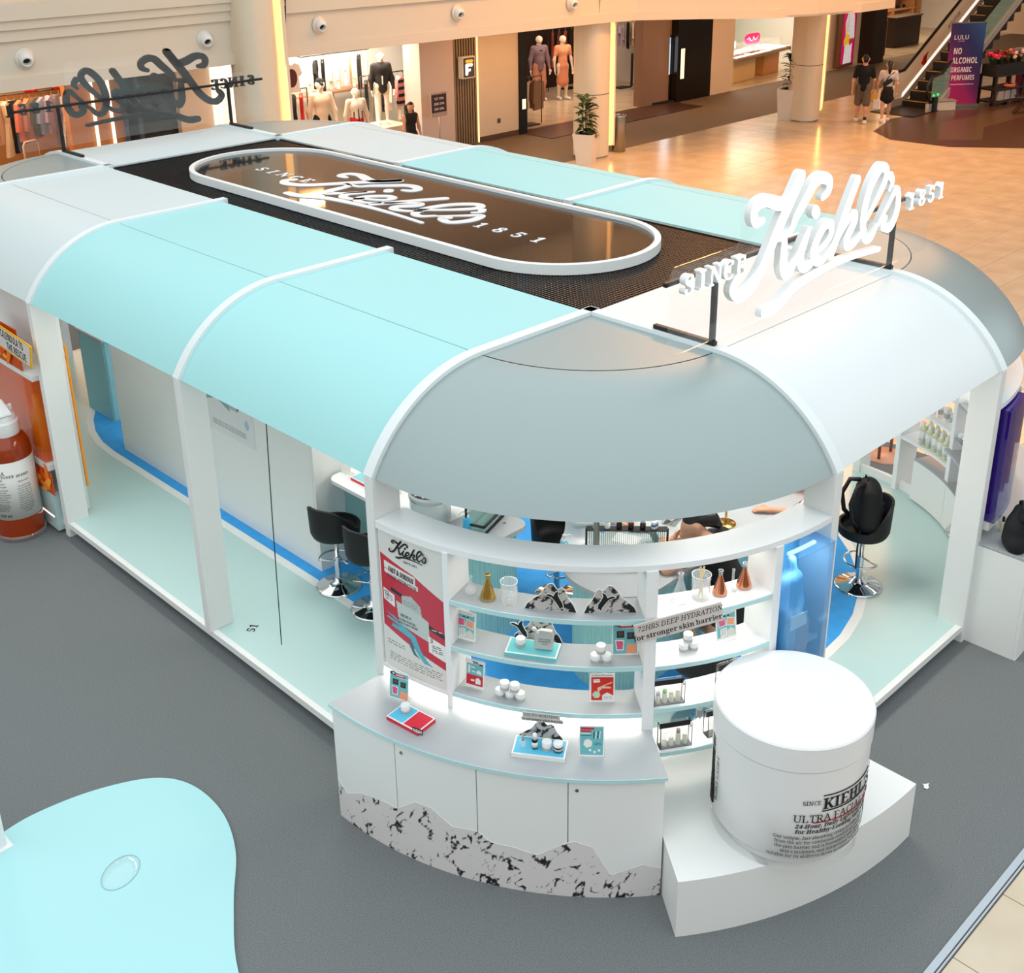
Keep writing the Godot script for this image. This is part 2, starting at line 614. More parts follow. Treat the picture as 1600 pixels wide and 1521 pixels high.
func wall_box(called: String, x0: float, x1: float, y0: float, y1: float, z0: float, z1: float, m: Material, parent: Node3D = null) -> MeshInstance3D:
	return struct(called, box(Vector3((x0 + x1) / 2, (y0 + y1) / 2, (z0 + z1) / 2), Vector3(absf(x1 - x0), absf(y1 - y0), absf(z1 - z0))), m, parent)

func mall_shell():
	var dark := tint(Color(0.09, 0.085, 0.08), 0.5)
	# floor: bed, tiles, carpet
	var fl := struct("floor", box(Vector3(13, G - 0.11, -5), Vector3(64, 0.2, 40)), tint(Color(0.42, 0.36, 0.29), 0.7))
	fl.set_meta("kind", "structure")
	var tile := box(Vector3(0, -0.006, 0), Vector3(0.661, 0.012, 0.661), 0.002)
	var near := []
	for i in range(-4, 55):
		for k in range(-25, 9):
			var p := Vector3(-0.04 + 0.667 * (i + 0.5), G, 3.53 + 0.667 * (k + 0.5))
			if p.x < 5.4 and p.z < 3.5 and p.z > -11.5: continue
			if p.z < -16.4: continue
			if seen_from_camera(p): near.append(p)
	near.sort_custom(func(a, b): return a.distance_squared_to(Vector3(-6, 5, 5)) < b.distance_squared_to(Vector3(-6, 5, 5)))
	for i in mini(300, near.size()):
		part(fl, "tile", tile, M.tile).position = near[i]
	var mm := MultiMesh.new()
	mm.transform_format = MultiMesh.TRANSFORM_3D
	mm.mesh = tile
	mm.instance_count = maxi(near.size() - 300, 1)
	for i in mm.instance_count:
		mm.set_instance_transform(i, Transform3D(Basis(), near[mini(300 + i, near.size() - 1)]))
	var mi := MultiMeshInstance3D.new()
	mi.name = "far_tiles"
	mi.multimesh = mm
	mi.material_override = M.tile
	mi.set_meta("kind", "stuff")
	fl.add_child(mi)
	struct("floor_shop_tiles", box(Vector3(18, G - 0.008, -19.7), Vector3(54, 0.012, 6.6)), M.tile)
	struct("floor_carpet", box(Vector3(-4.3, G - 0.004, -4.0), Vector3(19.4, 0.016, 14.92)), M.carpet)
	var strip := struct("trim_carpet_edge", box(Vector3(-4.3, G + 0.002, 3.495), Vector3(19.4, 0.02, 0.062)), tint(Color(0.72, 0.76, 0.79), 0.4, 0.3))
	part(strip, "groove", box(Vector3(-4.3, G + 0.0125, 3.512), Vector3(19.4, 0.002, 0.008)), tint(Color(0.25, 0.25, 0.27)))
	struct("floor_dark_inlay", slab(pv([21.2, -8.9, 21.9, -9.75, 23.8, -10.3, 26.2, -9.9, 30, -9.2, 36, -8.2, 36, -4.5, 24, -5.2, 22.3, -6.0, 21.3, -7.4]), G - 0.001, G + 0.003), M["stone dark"])
	struct("floor_pale_inlay", slab(pv([21.9, -8.0, 24.0, -9.0, 28, -8.6, 36, -7.4, 36, -6.6, 28, -7.7, 24.2, -7.9, 22.6, -7.2]), G + 0.003, G + 0.005), tint(Color(0.36, 0.28, 0.20), 0.3))
	struct("floor_threshold", box(Vector3(19.0, G, -16.0), Vector3(6.4, 0.008, 1.3)), M["stone dark"])
	# shop front line and what stands behind it
	var zf := -16.4
	var top := 3.0
	wall_box("wall_shop_divide", -6.0, 0.0, G, top, zf, zf - 0.3, M["wall cream"])
	wall_box("wall_wood_panel", 3.72, 4.86, G, top, zf - 0.1, zf - 0.3, M.wood)
	wall_box("wall_dark_door", 4.86, 6.0, G, top, zf - 0.15, zf - 0.4, dark)
	wall_box("wall_beige", 6.0, 6.75, G, top, zf, zf - 0.3, M["wall cream"])
	wall_box("wall_pillar", 12.3, 13.36, G, top, zf + 0.1, zf - 0.5, tint(Color(0.84, 0.76, 0.72), 0.5))
	wall_box("wall_slatted_back", 13.36, 14.2, G, top, zf, zf - 0.5, tint(Color(0.55, 0.47, 0.38)))
	wall_box("wall_cream", 14.2, 15.67, G, top, zf, zf - 0.5, M["wall cream"])
	struct("baseboard_cream", box(Vector3(14.94, G + 0.06, zf + 0.008), Vector3(1.47, 0.13, 0.016)), tint(Color(0.35, 0.26, 0.2), 0.4))
	wall_box("trim_black_frame", 15.67, 15.93, G, top, zf + 0.06, zf - 0.4, M.black)
	wall_box("wall_taupe", 20.9, 22.2, G, top, zf - 0.2, zf - 0.5, tint(Color(0.55, 0.44, 0.37), 0.5))
	wall_box("door_dark_portal", 22.2, 23.86, G, top, zf + 0.05, zf - 0.4, tint(Color(0.035, 0.03, 0.03), 0.25))
	wall_box("wall_warm", 23.86, 25.0, G, top, zf + 0.05, zf - 0.4, M["wall cream"])
	wall_box("wall_poster_side", 30.3, 33.0, G, top, zf - 0.25, zf - 0.5, M["wall cream"])
	wall_box("trim_brown_post", 33.0, 33.8, G, 6.0, zf + 0.3, zf - 0.4, M["dark wood"])
	# shop interiors: side walls and back walls
	for x in [0.0, 7.0, 15.3, 24.4, 31.6, 45.0]:
		wall_box("wall_between_shops", x - 0.06, x + 0.06, G, top, zf - 0.5, -23.0, M.white)
	wall_box("wall_back_wood", 0.06, 6.94, G, top, -19.0, -19.2, tint(Color(0.62, 0.42, 0.24)))
	wall_box("wall_back_white", 7.06, 15.24, G, top, -19.0, -19.2, M.white)
	wall_box("wall_back_dark", 15.36, 24.34, G, top, -21.2, -21.4, tint(Color(0.16, 0.11, 0.09)))
	wall_box("wall_back_green", 24.46, 31.54, G, top, -21.5, -21.7, tint(Color(0.45, 0.62, 0.42)))
	wall_box("wall_back_shoes", 31.66, 44.9, G, 4.5, -21.5, -21.7, tint(Color(0.80, 0.58, 0.36)))
	# ceiling over the shops, fascia with stepped mouldings, upper floor
	struct("ceiling_shops", slab(pv([-12, -13.3, 6.9, -13.3, 14.5, -12.7, 15.5, -12.5, 16.6, -11.5, 17.7, -10.25, 20.1, -9.4, 21.6, -9.35, 22.2, -9.9, 22.2, -15.0, 30, -16.3, 48, -16.3, 48, -24, -12, -24]), 2.95, 3.15), M.fascia)
	fascia("wall_fascia_left", [Vector2(-12, -13.35), Vector2(6.6, -13.35)], true)
	fascia("wall_fascia_middle", [Vector2(6.6, -13.35), Vector2(8.5, -13.22), Vector2(11.5, -12.98), Vector2(14.6, -12.75)], false)
	fascia("wall_fascia_right", [Vector2(14.6, -12.75), Vector2(15.6, -12.5), Vector2(16.6, -11.55), Vector2(17.7, -10.3), Vector2(18.8, -9.75), Vector2(20.1, -9.42), Vector2(21.6, -9.35), Vector2(22.2, -9.9)], false)
	wall_box("wall_upper_floor", -12, 48, 4.3, 9.2, -17.0, -17.2, M["wall cream"])
	wall_box("floor_upper", -12, 16, 4.1, 4.3, -13.4, -17.2, M.fascia)
	wall_box("ceiling_high", 10.5, 48, 9.2, 9.4, 6.0, -24.0, M.white)
	wall_box("ceiling_upper_edge", -12, 10.5, 9.2, 9.4, -12.5, -24.0, M.white)
	wall_box("wall_far_end", 45.0, 45.3, G, 9.2, 6.0, -24.0, M["wall cream"])
	wall_box("wall_behind", -16, 45.0, G, 4.6, 14.0, 14.3, M["wall cream"])
	wall_box("wall_left_end", -16.3, -16, G, 4.6, 14.3, -24, M["wall cream"])
	wall_box("wall_upper_end", -12.3, -12, 3.0, 9.2, -12.5, -24, M["wall cream"])
	# columns with a lit slot
	for i in 3:
		var o: Vector3 = [Vector3(5.83, 0, -13.25), Vector3(14.88, 0, -13.2), Vector3(22.15, 0, -12.0)][i]
		var c := struct("column_%d" % (i + 1), slab(rounded(0.74, 0.8, 0.3, Vector2(o.x, o.z), 8), G + 0.04, 9.2 if i != 2 else 2.95), M.column)
		part(c, "joint", slab(rounded(0.745, 0.805, 0.3, Vector2(o.x, o.z), 8), 1.33, 1.345), tint(Color(0.35, 0.28, 0.22)))
		part(c, "plinth", slab(rounded(0.66, 0.72, 0.27, Vector2(o.x, o.z), 8), G, G + 0.05), M.steel)
		var hgt: float = 9.2 if i != 2 else 2.95
		part(c, "light_slot", box(o + Vector3(0.43, hgt / 2 + 0.02, 0.22), Vector3(0.13, hgt - 0.1, 0.05)), glowing(Color(1.0, 0.78, 0.50), 1.25))
		part(c, "slot_trim", box(o + Vector3(0.53, hgt / 2, 0.2), Vector3(0.07, hgt - 0.1, 0.14), 0.01), M.column)
		area("column_light", o + Vector3(0.43, 1.5, 0.26), Vector3(0.2, 0, 1), Vector2(0.13, 2.7), Color(1.0, 0.70, 0.42), 1.2)
	# slot lights of the upper floor, seen as reflections
	for x in [1.0, 9.0, 18.0]:
		single("wall_light", box(Vector3(0, 0, 0), Vector3(1.4, 0.25, 0.1)), glowing(Color(1.0, 0.85, 0.65), 2.0), "warm wall light on the upper floor, %s" % ["above the wooden shop", "above the white clothes shop", "above the dark clothes shop"][[1.0, 9.0, 18.0].find(x)], "wall light", "upper floor wall lights", Vector3(x, 6.6, -16.94))
		area("upper_wall_lamp", Vector3(x, 6.6, -16.85), Vector3.BACK, Vector2(1.4, 0.25), Color(1.0, 0.7, 0.45), 6.0)

# a fascia along a plan line, profile out of the wall (o, y)
func fascia(called: String, line: Array, ledges: bool):
	var prof := [[-0.02, 2.95], [0.0, 3.0], [0.0, 3.70], [0.05, 3.70], [0.05, 3.86], [0.09, 3.87], [0.09, 4.0], [0.13, 4.01], [0.13, 4.26], [0.0, 4.27], [-0.3, 4.3], [-0.3, 2.95]]
	if not ledges: prof = [[-0.02, 2.95], [0.0, 3.0], [0.0, 3.72], [0.06, 3.73], [0.06, 4.26], [0.0, 4.27], [-0.3, 4.3], [-0.3, 2.95]]
	var rows := []
	for i in line.size():
		var d: Vector2 = (line[mini(i + 1, line.size() - 1)] - line[maxi(i - 1, 0)]).normalized()
		var out := Vector2(-d.y, d.x)
		var row := []
		for p in prof:
			var q: Vector2 = line[i] + out * p[0]
			row.append(Vector3(q.x, p[1], q.y))
		row.append(row[0])
		rows.append(row)
	var st := start()
	grid(st, rows, true)
	for e in [0, rows.size() - 1]:
		for j in range(1, rows[e].size() - 2):
			for v in [rows[e][0], rows[e][j], rows[e][j + 1]]: st.add_vertex(v)
	struct(called, done(st), M.fascia)

# ---------------------------------------------------------------- pavilion floor and canopy
func round_outline(o: float, n := 12) -> PackedVector2Array:
	# plan outline of the pavilion at distance o out from the inner roof rectangle
	var p := PackedVector2Array()
	for k in 4:
		var c := Vector2(W if k == 0 or k == 3 else 0.0, 0.0 if k < 2 else -L)
		for i in n + 1:
			var a := PI / 2 * (k + float(i) / n)
			p.append(c + Vector2(cos(a), sin(a)) * o)
	return p

func ring_strip(p: PackedVector2Array, q: PackedVector2Array, y0: float, y1: float) -> ArrayMesh:
	var st := start()
	var n := p.size()
	for i in n:
		var j := (i + 1) % n
		var a := [Vector3(p[i].x, y0, p[i].y), Vector3(p[j].x, y0, p[j].y), Vector3(p[j].x, y1, p[j].y), Vector3(p[i].x, y1, p[i].y)]
		var b := [Vector3(q[i].x, y0, q[i].y), Vector3(q[j].x, y0, q[j].y), Vector3(q[j].x, y1, q[j].y), Vector3(q[i].x, y1, q[i].y)]
		quad(st, a[0], a[1], a[2], a[3])
		quad(st, b[3], b[2], b[1], b[0])
		quad(st, a[3], a[2], b[2], b[3])
		quad(st, a[0], b[0], b[1], a[1])
	return done(st)

func stadium(r: float, z0: float, z1: float, n := 20) -> PackedVector2Array:
	var p := PackedVector2Array()
	for i in n + 1:
		var a := PI * i / n
		p.append(Vector2(W / 2 + r * cos(a), z0 + r * sin(a)))
	for i in n + 1:
		var a := PI + PI * i / n
		p.append(Vector2(W / 2 + r * cos(a), z1 + r * sin(a)))
	return p

func kiosk_floor():
	struct("floor_pavilion_base", slab(round_outline(R - 0.13), G, -0.05), M.black)
	struct("floor_pavilion", slab(round_outline(R - 0.07), -0.055, 0.0), M.platform)
	struct("trim_pavilion_edge", ring_strip(round_outline(R - 0.02), round_outline(R - 0.07), -0.058, 0.001), M.white)
	struct("trim_blue_border", ring_strip(stadium(2.25, -0.70, -6.15), stadium(2.17, -0.70, -6.15), 0.0, 0.004), M.white)
	struct("floor_blue_carpet", slab(stadium(2.17, -0.70, -6.15), -0.002, 0.006), M["blue carpet"])
	# numbers stuck to the floor beside the second post
	var o := thing("floor_numeral", "small black digits stuck on pale floor beside the second post", "floor marking", Vector3(-1.83, 0.001, -2.13))
	write(o, "digit", "51", 0.07, Vector3.ZERO, M.ink, {"serif": true, "bold": true, "rx": -PI / 2, "ry": 0.6})

# the outline of a rib, (s, y) with s out from the inner rectangle; o = depth below the rib's top
func arc_point(u: float, o: float) -> Vector2:
	var r := 1.123
	var a := u * deg_to_rad(61.4)
	return Vector2(RF + (r - o) * sin(a), 2.885 - r + (r - o) * cos(a))

func grid(st: SurfaceTool, g: Array, flip: bool):
	for i in g.size() - 1:
		for j in g[i].size() - 1:
			var a: Vector3 = g[i][j]
			var b: Vector3 = g[i + 1][j]
			var c: Vector3 = g[i + 1][j + 1]
			var d: Vector3 = g[i][j + 1]
			if flip: quad(st, a, d, c, b)
			else: quad(st, a, b, c, d)

# a shell panel from two grids of points (outer, inner)
func shell(outer: Array, inner: Array, flip: bool) -> ArrayMesh:
	var st := start(true)
	grid(st, outer, flip)
	st.set_smooth_group(1)
	grid(st, inner, not flip)
	st.set_smooth_group(-1)
	var m := outer.size() - 1
	var n: int = outer[0].size() - 1
	grid(st, [outer[0], inner[0]], flip)
	grid(st, [outer[m], inner[m]], not flip)
	var e := [[], [], [], []]
	for i in m + 1:
		e[0].append(outer[i][0])
		e[1].append(inner[i][0])
		e[2].append(outer[i][n])
		e[3].append(inner[i][n])
	grid(st, [e[0], e[1]], not flip)
	grid(st, [e[2], e[3]], flip)
	return done(st)

# straight bay: origin o, outward direction d, along direction t from t0 to t1
func bay(c: Node3D, o: Vector3, d: Vector3, t: Vector3, t0: float, t1: float, m: Material, called: String):
	var flip := d.cross(t).y > 0
	var a := t0 + T / 2
	var b := t1 - T / 2
	var outer := []
	var inner := []
	for i in 15:
		var u := 0.006 + 0.994 * i / 14.0
		var p := arc_point(u, 0.028)
		var q := arc_point(u, 0.044)
		outer.append([o + d * p.x + Vector3.UP * p.y + t * a, o + d * p.x + Vector3.UP * p.y + t * b])
		inner.append([o + d * q.x + Vector3.UP * q.y + t * a, o + d * q.x + Vector3.UP * q.y + t * b])
	part(c, "roof_panel", shell(outer, inner, flip), m, called + " curved roof panel")
	var y := 2.885 - 0.028
	var g := [[], []]
	var h := [[], []]
	for i in 2:
		var s: float = [0.005, RF - 0.004][i]
		for k in [a, b]:
			g[i].append(o + d * s + Vector3.UP * y + t * k)
			h[i].append(o + d * s + Vector3.UP * (y - 0.016) + t * k)
	part(c, "roof_panel", shell(g, h, flip), m, called + " flat roof panel")

func rib_and_post(c: Node3D, o: Vector3, d: Vector3, foot: float):
	var t := Vector3.UP.cross(d)   # across
	var p := PackedVector2Array()
	p.append(Vector2(-0.05, 2.885))
	for i in 19: p.append(arc_point(i / 18.0, 0.0))
	for i in 19: p.append(arc_point(1.0 - i / 18.0, 0.06))
	p.append(Vector2(-0.05, 2.825))
	# basis: x = outward, y = up, z = outward x up
	var z := d.cross(Vector3.UP)
	part(c, "rib", prism(p, T, Transform3D(Basis(d, Vector3.UP, z), o - z * T / 2)), M["rib white"])
	var top := 2.29
	var xf := Transform3D(Basis(d, Vector3.UP, z), o)
	part(c, "post", box(Vector3(R - 0.115, (top + foot) / 2, 0), Vector3(0.225, top - foot, T - 0.004), 0.004, xf), M.white)

func corner(c: Node3D, ctr: Vector2, sx: float, a0: float, a1: float, m: Material, called: String):
	var outer := []
	var inner := []
	var n := 22
	var da := rad_to_deg(T / 2 / 1.6)
	var flip := sx > 0
	for i in 15:
		var u := 0.006 + 0.994 * i / 14.0
		var p := arc_point(u, 0.028)
		var q := arc_point(u, 0.044)
		var ro := []
		var ri := []
		for k in n + 1:
			var a := a0 + da + (a1 - a0 - 2 * da) * k / n
			ro.append(pol(ctr, sx, a, p.x, p.y))
			ri.append(pol(ctr, sx, a, q.x, q.y))
		outer.append(ro)
		inner.append(ri)
	part(c, "roof_panel", shell(outer, inner, flip), m, called + " domed corner panel")
	var y := 2.885 - 0.028
	var st := start()
	for k in n:
		var s := a0 + (a1 - a0) * k / n
		var e := a0 + (a1 - a0) * (k + 1) / n
		var tri := [pol(ctr, sx, 0, 0, y), pol(ctr, sx, s, RF - 0.005, y), pol(ctr, sx, e, RF - 0.005, y)]
		if sx > 0: tri.reverse()
		for v in tri: st.add_vertex(v)
		tri.reverse()
		for v in tri: st.add_vertex(v - Vector3(0, 0.016, 0))
		quad(st, tri[0], tri[1], tri[1] - Vector3(0, 0.016, 0), tri[0] - Vector3(0, 0.016, 0))
	part(c, "roof_panel", done(st), m, called + " quarter disc roof panel")

func canopy():
	var c := thing("canopy", "turquoise, grey and white pavilion canopy with curved eaves on white posts", "canopy")
	var l := Vector3.LEFT
	var r := Vector3.RIGHT
	var fw := Vector3.BACK
	var bk := Vector3.FORWARD
	for i in 4:
		var zz := Vector3(0, 0, -B[i])
		rib_and_post(c, zz, l, G if i != 1 else 0.0)
		rib_and_post(c, zz + Vector3(W, 0, 0), r, G)
	for x in [0.0, W]:
		rib_and_post(c, Vector3(x, 0, 0), fw, G)
		rib_and_post(c, Vector3(x, 0, -L), bk, G)
	for i in 3:
		var col: Material = M["pale panel"] if i == 2 else M.turquoise
		var nm: String = "pale grey" if i == 2 else "turquoise"
		bay(c, Vector3.ZERO, l, bk, B[i], B[i + 1], col, nm)
		bay(c, Vector3(W, 0, 0), r, bk, B[i], B[i + 1], col, nm)
	bay(c, Vector3.ZERO, fw, r, 0, W, M["white panel"], "white")
	bay(c, Vector3(0, 0, -L), bk, r, 0, W, M["pale panel"], "pale")
	corner(c, Vector2(0, 0), 1, 0, 90, M["grey panel"], "silver grey")
	corner(c, Vector2(W, 0), -1, 0, 90, M["grey panel"], "silver grey")
	corner2(c, Vector2(0, -L), 1)
	corner2(c, Vector2(W, -L), -1)
	# opening in the roof: black liner, black mesh on cross bars
	var lin := start()
	abox(lin, Vector3(W / 2, 2.70, -0.012), Vector3(W, 0.28, 0.02))
	abox(lin, Vector3(W / 2, 2.70, -L + 0.012), Vector3(W, 0.28, 0.02))
	abox(lin, Vector3(0.012, 2.70, -L / 2), Vector3(0.02, 0.28, L - 0.05))
	abox(lin, Vector3(W - 0.012, 2.70, -L / 2), Vector3(0.02, 0.28, L - 0.05))
	part(c, "opening_liner", done(lin), M.black)
	for z in [-0.04, -1.45, -2.81, -4.12, -5.48, -6.5, -L + 0.04]:
		part(c, "cross_bar", box(Vector3(W / 2, 2.80, z), Vector3(W - 0.05, 0.03, 0.09)), M["black metal"])
	for x in [0.05, W - 0.05]:
		part(c, "edge_bar", box(Vector3(x, 2.812, -L / 2), Vector3(0.09, 0.02, L - 0.06)), M["black metal"])
	var st := start()
	var n := int((W - 0.06) / 0.034)
	for i in n: abox(st, Vector3(0.03 + (W - 0.06) * (i + 0.5) / n, 2.826, -L / 2), Vector3(0.007, 0.010, L - 0.06))
	var k := int((L - 0.06) / 0.034)
	for i in k: abox(st, Vector3(W / 2, 2.8265, -0.03 - (L - 0.06) * (i + 0.5) / k), Vector3(W - 0.06, 0.0095, 0.007))
	part(c, "mesh_wires", done(st), M["black metal"]).set_meta("kind", "stuff")

func corner2(c: Node3D, ctr: Vector2, sx: float):
	corner(c, ctr, sx, 270, 360, M["grey panel"], "silver grey")

func letters(parent: Node3D, s: String, x0: float, x1: float, y: float, cap: float, depth: float, m: Material, z := 0.0, called := "letter"):
	for i in s.length():
		var x := x0 + (x1 - x0) * i / (s.length() - 1)
		write(parent, called, s[i], cap, Vector3(x, y, z + depth / 2), m, {"bold": true, "depth": depth})

func roof_signs():
	var script := logo_meshes(0.05)
	var face := logo_meshes(0.003)
	var lit := glowing(Color(1.0, 1.0, 1.0), 1.0)
	# glass sign on the front edge; the same one, seen from behind, on the far edge
	for k in 2:
		var z := (RF - 0.02) if k == 0 else -L - RF + 0.02
		var t := thing("roof_sign", ["standing glass sign with lit white script lettering above the front canopy edge", "standing glass sign with black backed script lettering seen reversed on the far canopy edge"][k], "sign", Vector3(W / 2, 2.885, z), 0.0 if k == 0 else PI)
		var g := pv([-1.70, 0.08, -1.66, 0.06, 1.66, 0.06, 1.70, 0.08, 1.70, 0.61, 1.66, 0.66, 1.05, 0.66, 1.02, 0.68, 1.02, 0.98, 0.97, 1.04, -0.92, 1.04, -0.97, 0.98, -0.97, 0.68, -1.0, 0.66, -1.66, 0.66, -1.70, 0.61])
		part(t, "glass_panel", prism(g, 0.012, Transform3D(Basis(), Vector3(0, 0, 0.0))), M.glass)
		for x in [-W / 2, W / 2]:
			part(t, "upright", box(Vector3(x, 0.27, -0.03), Vector3(0.035, 0.54, 0.035), 0.003), M["black metal"])
			part(t, "foot", box(Vector3(x, 0.016, -0.26), Vector3(0.04, 0.03, 0.52), 0.003), M["black metal"])
		part(t, "crossbar", box(Vector3(0, 0.545, -0.03), Vector3(3.42, 0.03, 0.03), 0.003), M["black metal"])
		var side: Material = M.white if k == 0 else M.black
		for i in 2:
			var sc := part(t, ["script_lettering", "underline"][i], script[i], side)
			sc.position = Vector3(-0.058, 0.515, 0.016)
			if k == 0: part(sc, "lit_face", face[i], lit).position.z = 0.05
		letters(t, "SINCE", -1.58, -1.03, 0.535, 0.125, 0.05, side, 0.016)
		letters(t, "1851", 1.25, 1.73, 0.545, 0.125, 0.05, side, 0.016)
		if k == 0:
			letters(t, "SINCE", -1.58, -1.03, 0.535, 0.125, 0.004, lit, 0.065, "lit_letter")
			letters(t, "1851", 1.25, 1.73, 0.545, 0.125, 0.004, lit, 0.065, "lit_letter")
		if k == 0:
			area("sign_light", Vector3(W / 2, 3.45, z + 0.09), Vector3(0, -0.35, 1), Vector2(2.0, 0.5), Color.WHITE, 0.12)
	# oval sign lying over the mesh
	var o := thing("oval_roof_sign", "dark glossy oval roof sign with white ring and flat white lettering", "sign", Vector3(1.19, 2.84, -3.66))
	var pl := PackedVector2Array()
	var pq := PackedVector2Array()
	for v in long_oval(0.88, 3.12): pl.append(v)
	for v in long_oval(0.825, 3.065): pq.append(v)
	part(o, "oval_ring", ring_strip(pl, pq, 0.0, 0.085), M.white)
	part(o, "oval_glass", slab(pq, 0.045, 0.055), M["oval glass"])
	var flat := logo_meshes(0.006)
	var xf := Basis(Vector3(0, 0, 1), Vector3(1, 0, 0), Vector3(0, 1, 0))   # lettering x -> z, y -> x, out -> up
	for i in 2:
		var w := part(o, ["script_lettering", "underline"][i], flat[i], M["white satin"])
		w.transform = Transform3D(xf.scaled(Vector3.ONE * 1.26), Vector3(-0.15, 0.056, -0.15))
	var line := Node3D.new()
	line.name = "small_lettering"
	o.add_child(line)
	line.transform = Transform3D(xf, Vector3(-0.16, 0.056, -0.15))
	letters(line, "SINCE", -2.0, -1.15, 0.0, 0.14, 0.004, M["white satin"])
	letters(line, "1851", 1.55, 2.28, 0.0, 0.14, 0.004, M["white satin"])

func long_oval(r: float, half: float, n := 28) -> PackedVector2Array:
	var p := PackedVector2Array()
	for i in n + 1:
		var a := PI * i / n
		p.append(Vector2(r * cos(a), half - r + r * sin(a)))
	for i in n + 1:
		var a := PI + PI * i / n
		p.append(Vector2(r * cos(a), -(half - r) + r * sin(a)))
	return p

# ---------------------------------------------------------------- printed pictures
func picture(w: int, h: int, base: Color) -> Image:
	var im := Image.create(w, h, false, Image.FORMAT_RGB8)
	im.fill(base)
	return im

func block(im: Image, x: float, y: float, w: float, h: float, c: Color):
	im.fill_rect(Rect2i(int(x * im.get_width()), int(y * im.get_height()), maxi(1, int(w * im.get_width())), maxi(1, int(h * im.get_height()))), c)

func paint(im: Image, poly: Array, c: Color):
	var p := pv(poly)
	for i in p.size(): p[i] = Vector2(p[i].x * im.get_width(), p[i].y * im.get_height())
	var r := Rect2(p[0], Vector2.ZERO)
	for v in p: r = r.expand(v)
	for y in range(int(r.position.y), mini(int(r.end.y) + 1, im.get_height())):
		for x in range(int(r.position.x), mini(int(r.end.x) + 1, im.get_width())):
			if x >= 0 and y >= 0 and Geometry2D.is_point_in_polygon(Vector2(x + 0.5, y + 0.5), p): im.set_pixel(x, y, c)

func small_print(im: Image, x: float, y: float, w: float, h: float, lines: int, c: Color, sd := 1):
	var g := RandomNumberGenerator.new()
	g.seed = sd
	for i in lines:
		var u := x
		while u < x + w - 0.02:
			var l := g.randf_range(0.02, 0.09)
			block(im, u, y + h * i / lines, minf(l, x + w - u), h / lines * 0.45, c)
			u += l + 0.015

func print_mat(called: String, im: Image, rough := 0.35) -> StandardMaterial3D:
	var m := mat(called, Color.WHITE, rough)
	m.albedo_texture = ImageTexture.create_from_image(im)
	m.texture_repeat = false
	return m

func rock_image(w: int, h: int, sd: int, amount: float, base: Color) -> Image:
	var a := FastNoiseLite.new()
	a.seed = sd
	a.noise_type = FastNoiseLite.TYPE_SIMPLEX
	a.fractal_type = FastNoiseLite.FRACTAL_RIDGED
	a.fractal_octaves = 5
	a.frequency = 0.022
	var b := FastNoiseLite.new()
	b.seed = sd + 9
	b.frequency = 0.012
	var im := picture(w, h, base)
	for y in h:
		for x in w:
			var r := a.get_noise_2d(x + y * 0.35, y * 0.8)
			var k := b.get_noise_2d(x, y)
			var t := clampf((r * 0.9 + k * 1.4 + amount) * 2.2, 0.0, 1.0)
			im.set_pixel(x, y, base.lerp(Color(0.07, 0.07, 0.08), t))
	return im

